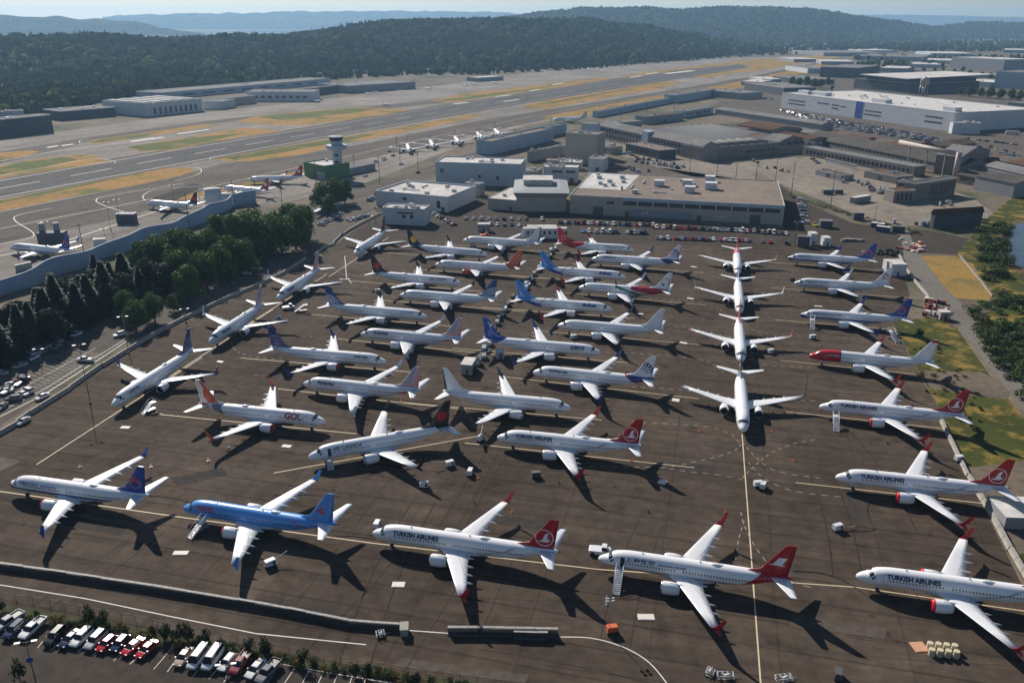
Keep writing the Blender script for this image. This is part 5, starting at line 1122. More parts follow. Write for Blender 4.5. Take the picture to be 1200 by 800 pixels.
# ---------------------------------------------------------------- vehicles
CARC = {'white':(0.70,0.70,0.69),'silver':(0.40,0.41,0.42),'grey':(0.15,0.155,0.165),'black':(0.016,0.017,0.02),'dark blue':(0.018,0.03,0.075),'red':(0.40,0.015,0.02),'beige':(0.42,0.34,0.25),'maroon':(0.16,0.012,0.02),'light blue':(0.20,0.28,0.38)}
def carp(c): return mat('car_paint_'+c.replace(' ', '_'), CARC[c], 0.16, 0.0, var=0.03, spec=0.35, coat=0.25)
M_lamp = mat('lamp_lens', (0.7,0.7,0.68), 0.1, var=0); M_tail = mat('tail_lens', (0.35,0.01,0.01), 0.2, var=0); M_hub = mat('wheel_rim', (0.45,0.45,0.46), 0.35, 0.7, var=0.05)
SHAPE = {  # sections: x, z bottom, z belt, half width ; cabin: (x rear, x front low, x rear top, x front top, top z)
 'sedan': dict(L=4.7, W=.9, sec=[(-2.35,.45,.72,.72),(-2.25,.3,.98,.82),(-1.5,.28,1.0,.89),(0,.25,.95,.91),(1.2,.28,.93,.9),(1.9,.3,.82,.85),(2.28,.38,.68,.72),(2.35,.45,.6,.6)], cab=(-1.75,1.15,-1.05,.35,1.44)),
 'suv': dict(L=4.8, W=.95, sec=[(-2.4,.5,.9,.82),(-2.3,.4,1.12,.9),(-1.5,.35,1.12,.95),(0,.32,1.08,.96),(1.2,.35,1.08,.94),(2.0,.4,1.0,.9),(2.36,.45,.85,.8),(2.4,.5,.75,.7)], cab=(-2.3,1.2,-2.0,.55,1.78)),
 'hatch': dict(L=4.2, W=.87, sec=[(-2.1,.45,.8,.74),(-2.0,.32,1.0,.83),(-1.2,.28,1.0,.87),(0,.26,.96,.88),(1.0,.28,.95,.87),(1.7,.32,.83,.83),(2.05,.4,.7,.72),(2.1,.45,.62,.6)], cab=(-2.0,1.05,-1.6,.4,1.5)),
 'van': dict(L=5.4, W=1.0, sec=[(-2.7,.5,1.25,.92),(-2.65,.38,1.3,.98),(-1.5,.35,1.3,1.0),(0,.35,1.28,1.0),(1.6,.38,1.25,.98),(2.3,.42,1.1,.92),(2.66,.48,.95,.85),(2.7,.5,.85,.75)], cab=(-2.66,2.0,-2.58,1.2,2.15)),
 'pickup': dict(L=5.7, W=.98, sec=[(-2.85,.6,1.0,.9),(-2.8,.5,1.1,.95),(-1.5,.45,1.1,.98),(0,.42,1.1,.98),(1.5,.45,1.12,.97),(2.4,.48,1.05,.93),(2.82,.52,.9,.86),(2.85,.6,.8,.75)], cab=(-.75,1.55,-.6,.85,1.8)),
}
def car_master(kind, col, simple=False):
    s = SHAPE[kind]; L = s['L']; m = MB(); pm = carp(col)
    def sec(x, zb, zt, hw):
        return [(x,-hw*.9,zb),(x,-hw,zb+.12),(x,-hw,zt-.16),(x,-hw*.9,zt),(x,hw*.9,zt),(x,hw,zt-.16),(x,hw,zb+.12),(x,hw*.9,zb)]
    m.ring([sec(*q) for q in s['sec']], 0, smooth=False)
    xr, xf, tr, tf, tz = s['cab']; w0 = s['W']*.86; w1 = s['W']*.68; zb = 1.0 if kind in ('sedan','hatch') else s['sec'][3][2]
    zb -= .06
    def cabin_(m, gi, ri):
        A = [(xr,-w0,zb),(xf,-w0,zb),(xf,w0,zb),(xr,w0,zb)]; B = [(tr,-w1,tz-.07),(tf,-w1,tz-.07),(tf,w1,tz-.07),(tr,w1,tz-.07)]
        m.ring([A, B], gi, smooth=False, caps=False)
        Cc = [(tr-.03,-w1-.03,tz-.07),(tf+.03,-w1-.03,tz-.07),(tf+.03,w1+.03,tz-.07),(tr-.03,w1+.03,tz-.07)]; D = [(tr+.12,-w1+.1,tz),(tf-.1,-w1+.1,tz),(tf-.1,w1-.1,tz),(tr+.12,w1-.1,tz)]
        m.ring([Cc, D], ri, smooth=False)
    if simple:
        cabin_(m, 1, 0)
        for sx in (-L*.3, L*.3):
            for sy in (-1, 1): m.tube((sx,sy*s['W']*.78,.33),(sx,sy*s['W']*.97,.33),.33,.33,8,2)
        if kind == 'pickup': m.box(-2.7,-.9,-.8,.8,1.11,1.13,2)
        return ('mesh', m.mesh('parked_car', [pm, M_glass, M_tyre]))
    parts = [('body', m.mesh('body', [pm]))]
    c = MB(); cabin_(c, 1, 0); parts.append(('cabin', c.mesh('cabin', [pm, M_glass])))
    for sx in (-L*.3, L*.3):
        for sy in (-1, 1):
            w_ = MB(); w_.tube((sx,sy*s['W']*.76,.34),(sx,sy*s['W']*.985,.34),.34,.34,16,0); w_.tube((sx,sy*s['W']*.986,.34),(sx,sy*s['W']*1.0,.34),.2,.2,12,1); parts.append(('wheel', w_.mesh('wheel', [M_tyre, M_hub])))
    for sy in (-1, 1):
        q = MB(); x = L/2-.12; q.box(x-.1,x+.05,sy*s['W']*.72-.16,sy*s['W']*.72+.16,.66,.8); parts.append(('headlight', q.mesh('headlight', [M_lamp])))
        q = MB(); q.box(-L/2-.01,-L/2+.14,sy*s['W']*.78-.12,sy*s['W']*.78+.1,.72,.95); parts.append(('tail_light', q.mesh('tail_light', [M_tail])))
        q = MB(); q.box(xf-.45,xf-.25,sy*(s['W']+.1)-.1,sy*(s['W']+.1)+.08,1.0,1.14); parts.append(('side_mirror', q.mesh('side_mirror', [pm])))
    if kind == 'pickup':
        q = MB(); q.box(-2.72,-.85,-.8,.8,1.105,1.12); parts.append(('load_bed', q.mesh('load_bed', [M_dark])))
        q = MB(); q.box(-2.84,-.8,-.97,-.84,1.1,1.32); q.box(-2.84,-.8,.84,.97,1.1,1.32); q.box(-2.85,-2.74,-.84,.84,1.1,1.32); parts.append(('bed_side', q.mesh('bed_side', [pm])))
    return ('parts', parts)
def car(kind, col, label, loc, rz, group, simple=False):
    t, d = cached(('car', kind, col, simple), lambda: car_master(kind, col, simple))
    nm = {'pickup':'parked_pickup','van':'parked_van'}.get(kind, 'parked_car'); cat = {'pickup':'pickup truck','van':'van'}.get(kind, 'car')
    if t == 'mesh':
        o = link(nm, d, None, (loc.x, loc.y, .04), rz); return tag(o, label, cat, group)
    r = thing(nm, label, cat, (loc.x, loc.y, .04), rz, group)
    for n_, me in d: link(n_, me, r)
    return r
# near row, lower left: each read from the photograph (front px, rear px)
near = [
 ('pickup','silver',(0,735),(20,722),'silver pickup at the left edge of the lower car park row'),
 ('suv','dark blue',(6,748),(28,728),'dark blue-grey estate car left of the big white pickup, lower car park'),
 ('pickup','white',(23,750),(53,723),'big white pickup truck near the left end of the lower row'),
 ('suv','black',(54,756),(75,735),'black off-roader right of the big white pickup'),
 ('sedan','dark blue',(70,759),(94,738),'dark blue saloon between the black off-roader and a white car'),
 ('suv','white',(86,756),(105,738),'white off-roader second right of the dark blue saloon'),
 ('suv','silver',(103,759),(121,741),'silver off-roader left of the first red car'),
 ('hatch','red',(116,762),(134,746),'leftmost red car of the lower row'),
 ('hatch','dark blue',(131,764),(150,744),'dark car between two red cars in the lower row'),
 ('sedan','red',(144,767),(167,748),'middle red car of the lower row, right of the dark one'),
 ('sedan','red',(161,770),(183,751),'rightmost red car before the empty bays'),
 ('sedan','beige',(206,781),(224,758),'beige saloon right of the empty bays'),
 ('van','white',(224,782),(241,760),'white minivan next to the beige saloon'),
 ('van','white',(240,785),(258,759),'taller white passenger van beside the minivan'),
 ('hatch','white',(257,787),(276,765),'white car between the white van and dark red pickup, lamp post before it'),
 ('pickup','maroon',(271,791),(293,763),'dark red pickup truck in the lower row'),
 ('sedan','white',(290,794),(309,773),'white saloon right of the dark red pickup'),
 ('pickup','grey',(305,797),(323,777),'grey pickup at the right end of the lower row'),
]
for kind, c_, f, b_, lb in near:
    F = G(*f, .6); B = G(*b_, .6); c = (F+B)/2; car(kind, c_, lb, Vector((c.x,c.y,0)), ang(B, F), 'cars in the lower car park row')
# bay lines
for x0, y0, x1, y1 in [(44,759,50,751),(59,762,80,744),(180,784,203,757),(196,787,214,762),(226,792,242,772),(245,795,262,775),(262,799,280,778),(312,802,328,779),(330,805,345,783),(350,808,362,786),(368,811,378,789),(386,814,395,791),(404,818,412,794),(422,821,428,796),(90,765,104,752),(108,768,120,757),(133,774,148,760),(152,778,166,765)]:
    line('bay_line', [(x0,y0),(x1,y1)], .12, M_paint, .045)
line('bay_line', [(325,777),(380,787),(440,797),(470,802)], .15, M_paint, .045)
line('bay_line', [(0,752-30),(60,733)], .12, M_paint, .046) if False else None
KC = [('sedan','white'),('suv','silver'),('sedan','black'),('hatch','grey'),('suv','white'),('sedan','silver'),('hatch','dark blue'),('suv','black'),('sedan','red'),('hatch','white'),('pickup','white'),('sedan','grey'),('suv','dark blue'),('van','white'),('hatch','maroon'),('sedan','light blue')]
ncar = [len(near)]; CARQ = []
def car_row(p0, p1, n, where, group, heading=None, skip=.1, seed=1, simple=True, pal=None):
    A = G(*p0); B = G(*p1); R = random.Random(seed); th = ang(A, B)+(pi/2 if heading is None else radians(heading)); k2 = 0
    for k in range(n):
        kk = R.choice(pal or KC); sk = R.random() < skip
        if sk: continue
        k2 += 1; p = A.lerp(B, k/max(1, n-1)); ncar[0] += 1
        CARQ.append((kk[0], kk[1], '%s %s, %s from left %s' % (kk[1], {'pickup':'pickup','van':'van','suv':'tall car','hatch':'small car','sedan':'saloon'}[kk[0]], ordn(k2), where), p+Vector((R.uniform(-.2,.2),R.uniform(-.3,.3),0)), th+(pi if R.random() < .5 else 0)+R.uniform(-.04,.04), group, simple))
g_ = 'cars parked in front of the beige hangar'
car_row((655,262),(765,265),30,'in the hangar row',g_,seed=11)
car_row((682,272),(760,274),20,'in the row nearest the all-red tail',g_,seed=12)
car_row((765,267),(905,273),34,'in the long row below the garage doors',g_,seed=13,skip=.06)
car_row((770,280),(878,283),27,'in the last row before the apron',g_,seed=14,skip=.06)
car_row((888,273),(926,275),9,'in the short row at the hangar corner',g_,seed=15)
car_row((893,284),(922,286),4,'of the few on the apron edge',g_,seed=16)
g_ = 'cars beside the end wall of the beige hangar'
car_row((938,236),(944,262),12,'in the column beside the hangar end',g_,seed=17,heading=90)
g_ = 'cars scattered behind the left block of airliners'
car_row((546,257),(635,258),11,'in the sparse row behind the white cabins',g_,seed=18)
car_row((574,264),(608,265),5,'under the low white-roofed workshop',g_,seed=19,skip=0)
car_row((510,252),(532,264),6,'beside the white office building',g_,seed=20,skip=0)
car_row((556,290),(590,288),3,'at the nose of the black-striped white airliner',g_,seed=21,skip=0)
g_ = 'cars by the short walkway'
car_row((376,264),(399,251),8,'under the short walkway roof',g_,seed=22,skip=0)
car_row((409,259),(432,254),6,'in the bay right of the short walkway',g_,seed=23,skip=0)
car_row((434,236),(444,226),6,'against the white office wall',g_,seed=24,skip=0)
g_ = 'cars in the left car park'
lp = [('sedan','silver',(17,430),(30,426),'silver saloon first of the four beside the covered walkway'),('sedan','dark blue',(28,424),(38,419),'dark saloon second beside the covered walkway'),('suv','white',(36,421),(43,417),'white car third beside the covered walkway'),('pickup','grey',(42,416),(51,412),'dark pickup last of the four beside the covered walkway'),
 ('pickup','white',(92,421),(107,422),'white pickup alone in the middle of the left car park'),('sedan','white',(42,468),(57,461),'white saloon on the aisle of the left car park'),('sedan','silver',(18,499),(36,488),'silver car hard by the barrier at the left'),
 ('sedan','white',(0,458),(12,457),'white car in the back of the cluster at the left edge'),('suv','grey',(6,468),(25,466),'grey tall car in front of the cluster at the left edge'),('sedan','white',(18,459),(34,463),'white car in the middle of the cluster'),('suv','white',(24,455),(40,460),'white tall car at the right of the cluster'),('sedan','grey',(0,478),(5,474),'grey car below the cluster at the left edge'),
 ('sedan','silver',(-4,436),(6,437),'silver car half out of the left edge'),('suv','white',(134,394),(146,390),'white car by the two round trees'),('suv','grey',(62,408),(70,404),'grey car in the shade right of the walkway'),('sedan','black',(76,400),(84,396),'black car in the shade of the conifers'),('sedan','white',(86,393),(93,390),'white car in the shade of the conifers')]
for kind, c_, f, b_, lb in lp:
    F = G(*f, .6); B = G(*b_, .6); c = (F+B)/2; car(kind, c_, lb, Vector((c.x,c.y,0)), ang(B, F), g_)
car_row((-2,462),(30,444),7,'of the second cluster row at the left edge','cars in the left car park',seed=71,skip=0)
car_row((30,418),(72,398),8,'under the edge of the covered walkway','cars in the left car park',seed=72,skip=.1)
car_row((190,352),(232,336),6,'in the shade below the dark leafy trees','cars in the left car park',seed=73,skip=.1)
car_row((268,333),(320,306),6,'in the shade below the leafy cluster','cars in the left car park',seed=74,skip=.2)
# packed lot before the long white factory
g_ = 'cars in the packed lot before the long white factory'
cnt = 0
names_ = ['nearest the white wall','second from the white wall','third from the white wall','fourth from the white wall','fifth from the white wall','nearest the brown factory']
for r_ in range(9):
    p0 = (916+r_*6, 130+r_*2.2); p1 = (1078+r_*7, 158+r_*1.9)
    car_row(p0, p1, 62, 'in packed row %s from the white factory' % ordn(r_+1), g_, seed=40+r_, skip=.1+.03*r_)
# scattered on the far side
g_ = 'cars in the industrial yards'
for i_, (p0, p1, n, wh) in enumerate((((880,112),(905,117),14,'by the flat grey sheds'),((925,110),(985,108),18,'below the dark tree clump'),((1130,163),(1190,170),14,'right of the white annex'),((1060,176),(1115,186),12,'above the duct'),((1100,122),(1150,128),12,'right of the heap'),((712,172),(742,183),12,'in front of the two-storey factory wing'),((745,190),(800,196),9,'in the scrap strip behind the hangar roof'),((952,187),(958,192),3,'by the flat trailer building'),((1085,115),(1118,120),16,'in the heap of cars right of the water tower'),((1090,119),(1126,124),14,'in the nearer heap of cars right of the water tower'),((470,180),(440,190),4,'on the street beyond the white office'),((1130,175),(1165,186),10,'among the trailers by the brown gables'))):
    car_row(p0, p1, n, wh, g_, seed=60+i_)
for k, (x, y) in enumerate(((450,188),(456,178),(490,203),(428,207),(404,205),(470,193),(222,285),(158,330))):
    p = G(x, y); car('sedan', ['white','silver','black','white'][k % 4], '%s saloon driving on the long street, %s from the far end' % (['white','silver','black','white'][k % 4], ordn(k+1)), p, radians(64), 'cars on the street', True)
CARQ.sort(key=lambda q: (q[3]-Vector((0,0,CH))).length)
ind = 300-len(near)-len(lp)-8-40
for q in CARQ[:ind+40]: car(*q)
cm = {}; mats_ = [M_glass, M_tyre]
mb = MB(); names = {}
for q in CARQ[ind+40:]:
    t, me = cached(('car', q[0], q[1], True), lambda: car_master(q[0], q[1], True))
    if q[1] not in names: names[q[1]] = len(mats_); mats_.append(carp(q[1]))
    M = Matrix.Translation((q[3].x, q[3].y, .04)) @ Matrix.Rotation(q[4], 4, 'Z'); i0 = len(mb.v); mb.v += [tuple(M @ v.co) for v in me.vertices]
    for p in me.polygons: mb.f.append(tuple(i0+v for v in p.vertices)); mb.m.append((names[q[1]], 0, 1)[p.material_index]); mb.sm.append(False)
o = mb.build('parked_cars', mats_, fix=False); tag(o, 'far rows of small parked cars packed before the long white factory', 'cars', None, 'stuff')
# ---------------------------------------------------------------- poles and lamp posts
M_pole = mat('timber_pole', (0.05,0.04,0.032), 0.85, var=0.2); M_lpole = mat('galvanised_pole', (0.16,0.15,0.14), 0.5, 0.4, var=0.1)
def upole(x, y, top, k):
    g = G(x, y); H = HG(x, y, top); r = thing('utility_pole', k, 'utility pole', (g.x, g.y, 0), radians(rnd.uniform(40,70)), 'timber utility poles along the street and yard')
    m = MB(); m.tube((0,0,0),(0,0,H),.22,.14,8); kid(m.build('post', M_pole, r), r)
    for z in (H-.8, H-2.2):
        m = MB(); m.box(-1.5,1.5,.1,.25,z-.08,z+.08)
        kid(m.build('cross_arm', M_pole, r), r)
    m = MB()
    for xx in (-1.3,-.5,.5,1.3): m.tube((xx,.17,H-.72),(xx,.17,H-.45),.08,.05,6)
    kid(m.build('insulators', M_metal, r), r)
ups = [(101,311,262,'utility pole before the wavy screen above the left conifers'),(222,267,225,'utility pole before the wavy screen, right of the black-tailed airliner'),(274,239,211,'utility pole at the end of the wavy screen'),(331,244,220,'utility pole behind the leafy tree cluster'),(371,221,187,'utility pole beside the green building'),(445,215,181,'utility pole on the street, left of the white office'),(469,192,169,'utility pole beyond the street, near the tower annex'),(490,202,177,'utility pole on the street above the pale blue hall'),
 (562,173,149,'utility pole among the small angled airliners'),(715,173,150,'leftmost utility pole before the two-storey factory wing'),(745,180,155,'second utility pole before the factory wing'),(778,195,166,'utility pole above the left part of the beige hangar'),(808,201,166,'tall utility pole at the corner of the factory wing'),(840,207,172,'utility pole right of the factory wing corner'),(862,212,185,'lower utility pole behind the beige hangar roof'),(885,217,185,'utility pole behind the beige hangar, second from its right end'),
 (907,226,186,'utility pole behind the right end of the beige hangar'),(927,231,190,'utility pole in the yard just right of the hangar'),(973,244,202,'lone utility pole before the tan yard'),(645,155,138,'utility pole near the short pale blue building'),(687,150,133,'utility pole beside the teal shed'),(728,142,125,'utility pole at the middle of the teal shed'),(758,135,118,'utility pole at the far part of the teal shed'),(790,131,114,'far utility pole by the short teal shed'),(465,173,160,'far pole near the taxiway grass'),(415,197,180,'pole standing just right of the control tower')]
for a in ups: upole(*a)
def lamp(x, y, top, label, double=True):
    g = G(x, y); H = HG(x, y, top); r = thing('lamp_post', label, 'lamp post', (g.x, g.y, 0), radians(rnd.uniform(0,30)), 'lamp posts round the apron and car parks')
    m = MB(); m.tube((0,0,0),(0,0,H),.13,.08,8); kid(m.build('post', M_lpole, r), r)
    m = MB(); m.tube((0,0,-.02),(0,0,.5),.4,.4,12); kid(m.build('footing', M_yard, r), r)
    m = MB(); m.tube((-1.2,0,H),(1.2,0,H),.05,.05,6); arm = kid(m.build('arm', M_lpole, r), r)
    for s in (-1, 1):
        m = MB(); m.box(s*1.3-.45,s*1.3+.45,-.22,.22,H-.1,H+.1); kid(m.build('lamp_head', M_unit, arm), arm)
for a in ((106,472.5,404,'lamp post standing on the apron beside the left barrier'),(151,414,371,'lamp post at the corner of the left car park near the round trees'),(49,429,409,'short lamp post in the left car park by the walkway'),(36,392,365,'lamp post among the dark conifers'),(248,322,300,'lamp post by the leafy trees'),(313,293,276,'lamp post in front of the leafy tree cluster'),(440,262,243,'lamp post at the corner of the small white office'),(118,340,320,'lamp post in the shade of the trees, left'),(62,372,350,'lamp post behind the left conifers'),
    (290,282,263,'lamp post among the leafy trees'),(931,288,260,'lamp post at the right corner of the hangar'),(755,268,250,'lamp post before the garage doors'),(845,271,254,'lamp post before the hangar window band'),(44,806,752,'lamp post in the lower car park with a round blue sign'),(130,270,237,'apron light mast behind the wavy screen, left of two'),(141,262,234,'apron light mast behind the wavy screen, right of two'),(204,238,217,'apron light mast by the black-tailed airliner'),(125,290,268,'small mast by the white shelter'),(57,285,260,'light mast by the boarding bridges'),
    (267,795,778,'white-headed lamp post standing between the parked cars in the lower row'),(218,378,362,'lamp post by the apron edge behind the round trees'),(1025,258,240,'lamp post in the back yard')):
    lamp(*a)
g = G(34,770); g2 = G(44,806); 
m = MB(); m.tube((0,-.02,0),(0,.02,0),.6,.6,20); 
# round sign on the near lamp post
o = [q for q in bpy.data.objects if q.get('label','').startswith('lamp post in the lower car park')][0]
HH = HG(44,806,772); m = MB(); m.tube((0,-.16,HH),(0,-.22,HH),.55,.55,24); kid(m.build('round_sign', mat('sign_blue',(0.02,0.06,0.25),.5,var=0), o), o)
# ---------------------------------------------------------------- barriers
M_kr = mat('barrier_concrete', (0.30,0.28,0.25), 0.85, var=0.35, scale=0.7, detail=6); M_krd = mat('dark_barrier', (0.05,0.048,0.046), 0.85, var=0.4, scale=1.2)
def barrier_mesh(L_, h, w0, w1, m_):
    m = MB(); m.ring([[(x,-w0,0),(x,-w0,.12),(x,-w1,h*.55),(x,-w1*.8,h),(x,w1*.8,h),(x,w1,h*.55),(x,w0,.12),(x,w0,0)] for x in (0, L_)],0,smooth=False); return m.mesh('barrier', m_)
def barrier_row(pts, L_, h, w0, w1, m_, label, group, z=0.03, stop=999):
    P = [G(*p) for p in pts]; s = 0; n = 0; me = barrier_mesh(L_-.12, h, w0, w1, m_); seg = []
    for a, b_ in zip(P, P[1:]):
        D = (b_-a).length; th = ang(a, b_); d = (b_-a)/D
        while s < D:
            p = a+d*s; o = link('barrier_block', me, None, (p.x, p.y, z), th+rnd.uniform(-.012,.012)); n += 1
            tag(o, '%s, %s block' % (label, ordn(n)), 'barrier', group); s += L_
            if n >= stop: return n
        s -= D
    return n
# near blast fence: panels standing on a continuous foot, left part and right part
def blast(pts, h, dep, label):
    P = [G(*p) for p in pts]; o0 = P[0]; r = thing('blast_fence', label, 'fence', (o0.x,o0.y,.03))
    tot = sum((b_-a).length for a, b_ in zip(P, P[1:])); s = 0.0; step = 3.0; i = 0; acc = 0.0; k = 0
    segs = [(a, b_, (b_-a).length) for a, b_ in zip(P, P[1:])]
    slat = MB(); foot = MB(); cap = MB(); R = random.Random(5)
    t = 0.0
    for a, b_, L_ in segs:
        d = (b_-a)/L_; q = Vector((-d.y,d.x,0)); n = max(1, int(L_/step))
        for j in range(n):
            A = a+d*(L_*j/n)-o0; B = a+d*(L_*(j+1)/n-.06)-o0; hh = h*R.uniform(.96,1.03)
            foot.ring([[X-q*dep*.5, X+q*dep*.5, X+q*dep*.3+Vector((0,0,.35)), X-q*dep*.3+Vector((0,0,.35))] for X in (A, B)],0,smooth=False)
            for z0 in (.38,.72,1.06,1.4,1.74):
                if z0+.26 > hh: break
                lean = -.25*z0/h
                slat.ring([[X+q*(lean-.12)+Vector((0,0,z0)), X+q*(lean+.05)+Vector((0,0,z0)), X+q*(lean+.05)+Vector((0,0,z0+.26)), X+q*(lean-.12)+Vector((0,0,z0+.26))] for X in (A, B)],0,smooth=False)
            cap.ring([[X+q*-.42+Vector((0,0,hh)), X+q*.12+Vector((0,0,hh)), X+q*.12+Vector((0,0,hh+.1)), X+q*-.42+Vector((0,0,hh+.1))] for X in (A, B)],0,smooth=False)
    kid(foot.build('footing', M_krd, r), r); kid(slat.build('slats', M_krd, r), r); kid(cap.build('capping', mat('worn_capping',(0.26,0.25,0.235),.7,var=.75,scale=1.4,detail=8), r), r)
blast([(-60,655),(0,664.5),(60,673),(120,682),(180,691),(240,701),(300,711),(340,718),(380,726),(410,732),(440,734.5),(474,736.5)], 1.3, 1.0, 'long slatted blast fence running along the bottom left of the apron')
blast([(525,742),(560,742),(600,743),(654,744)], 1.6, 1.6, 'short thicker piece of slatted blast fence right of the gap at the bottom')
blast([(602,746),(630,747),(642,747)], 1.4, 1.4, 'overlapping low fence panel in front of the short blast fence piece')
g = G(474,741); m = MB(); m.box(-.7,.7,-1.1,1.1,0,1.5); m.box(-.8,.8,-1.2,1.2,1.5,1.62); o = m.build('fence_end_block', M_kr, None, (g.x,g.y,.03), .1); tag(o, 'square concrete end block of the long blast fence', 'barrier')
# left side barrier, right side barriers
barrier_row([(-40,532),(4,507),(30,489),(70,464),(110,436),(152,410),(182,392),(212,376),(262,352),(300,336),(330,322),(356,305)], 6.0, 1.25, .55, .32, M_kr, 'concrete barrier on the left apron edge', 'concrete blocks of the left barrier line')
barrier_row([(368,300),(378,292),(388,288),(398,278),(410,270),(424,262),(444,252)], 6.0, 1.1, .5, .3, M_kr, 'white-topped barrier winding behind the left column', 'concrete blocks behind the left column')
barrier_row([(1103,494),(1118,525),(1130,550),(1139,565)], 4.0, 1.0, .5, .35, M_kr, 'white concrete barrier by the grass next to the red tail', 'concrete blocks by the grass')
barrier_row([(1146,578),(1160,600),(1178,634),(1200,672),(1225,720)], 4.0, 1.15, .6, .4, M_kr, 'pale concrete barrier on the lower right apron edge', 'concrete blocks at the lower right')
barrier_row([(1054,300),(1060,312),(1072,330),(1086,346),(1094,360)], 5.0, 1.0, .5, .35, M_kr, 'grey barrier by the dirt road at the back right', 'concrete blocks by the dirt road')
barrier_row([(1125,300),(1135,312),(1150,330),(1162,346)], 3.2, .55, .5, .3, M_wbrown, 'row of pale boulders and blocks along the golden field', 'blocks along the golden field')
# ---------------------------------------------------------------- fence by the planting bed
def chain_fence(pts, h, label, step=3.0):
    P = [G(*p) for p in pts]; o0 = P[0]; r = thing('chain_link_fence', label, 'fence', (o0.x,o0.y,0))
    rails = MB(); wires = MB(); n = 0
    for a, b_ in zip(P, P[1:]):
        L_ = (b_-a).length; d = (b_-a)/L_; k = max(1, int(L_/step))
        for j in range(k):
            A = a+d*L_*j/k-o0; B = a+d*L_*(j+1)/k-o0
            if n < 95:
                m = MB(); m.tube(A, A+Vector((0,0,h)), .045, .045, 6); kid(m.build('post', M_lpole, r), r); n += 1
            U = Vector((0,0,h)); rails.tube(A+U, B+U, .022, .022, 4)
            for z in (.1,.7,1.3):
                if z < h: wires.tube(A+Vector((0,0,z)), B+Vector((0,0,z)), .009, .009, 3)
    kid(rails.build('top_rail', M_lpole, r, fix=False), r); kid(wires.build('mesh_wires', M_lpole, r, fix=False), r)
chain_fence([(-40,696),(0,703),(60,712),(110,722),(160,731),(200,740),(260,752),(320,764),(380,776),(440,786),(500,795),(600,808)], 2.1, 'chain link fence above the planted strip at the bottom left')
line('apron_edge_line', [(-30,680),(0,685),(100,701),(200,722),(300,742),(429,755)], .22, M_paint, .04)
line('apron_edge_line', [(474,738),(530,742)], .22, M_paint, .04)
line('apron_edge_line', [(657,746),(690,747),(720,754),(745,765),(765,780),(785,805)], .22, M_paint, .04, smooth=True)
line('kerb_line', [(120,728),(300,754),(450,781),(560,799)], .15, M_paint, .05) if False else None
M_guide = mat('worn_guide_paint', (0.30,0.25,0.19), .8, var=.5, scale=1.2)
# taxi curves
for pts in ([(690,546),(740,547),(775,548),(810,553),(840,556),(870,562)], [(775,548),(800,544),(840,535),(862,527),(870,518)],[(870,518),(885,535),(905,550),(930,556),(960,560)],[(870,560),(885,545),(905,530),(930,520),(960,514)],
    [(740,494),(790,497),(830,500),(855,508),(868,520)],[(740,453),(790,456),(835,462),(860,470),(868,482)],[(868,600),(872,615),(882,635),(900,660),(925,680),(958,690)],[(872,610),(866,630),(862,655)],[(985,582),(930,575),(895,560),(876,540)],
    [(700,412),(760,415),(800,418),(830,424),(848,436)],[(700,377),(760,379),(800,382),(830,388),(850,398)],[(760,350),(800,352),(830,357),(850,366)],[(790,319),(830,322),(850,328)],[(880,420),(900,428),(950,430)],[(882,460),(905,466),(960,470)],[(270,400),(278,412),(300,418),(330,421)],
    [(300,328),(340,318),(380,305),(410,292)],[(385,310),(400,320),(430,323)],[(175,478),(190,485),(210,487)],[(880,386),(905,392),(940,394)],[(884,340),(910,345),(935,348)]):
    line('dashed_guide_line', pts, .22, M_guide, .034, 1.4, 1.5, smooth=True)
line('guide_line', [(404,300),(406,325),(412,332)], .25, M_paint, .036)
line('stop_bar', [(398,327),(410,327)], .8, M_paint, .036)
M_faint = mat('worn_paint', (0.30,0.275,0.245), .8, var=.5, scale=1.5)
# car park paint, left
for k in range(15):
    t = k/14; ax, ay = 3+(108-3)*t, 447+(407-447)*t; line('bay_line', [(20+62*t, 449-39*t-3),(44+70*t, 455-38*t)] if True else [], .14, M_faint, .04)
    line('bay_line', [(40+66*t, 455-40*t-2),(62+66*t, 461-39*t-4)], .14, M_faint, .041)
line('aisle_line', [(32,451),(112,408)], .14, M_paint, .042); line('aisle_line', [(0,488),(52,462),(110,425),(148,400)], .3, M_paint, .042); line('aisle_line', [(0,482),(50,457),(108,421),(146,398)], .2, M_paint, .042)
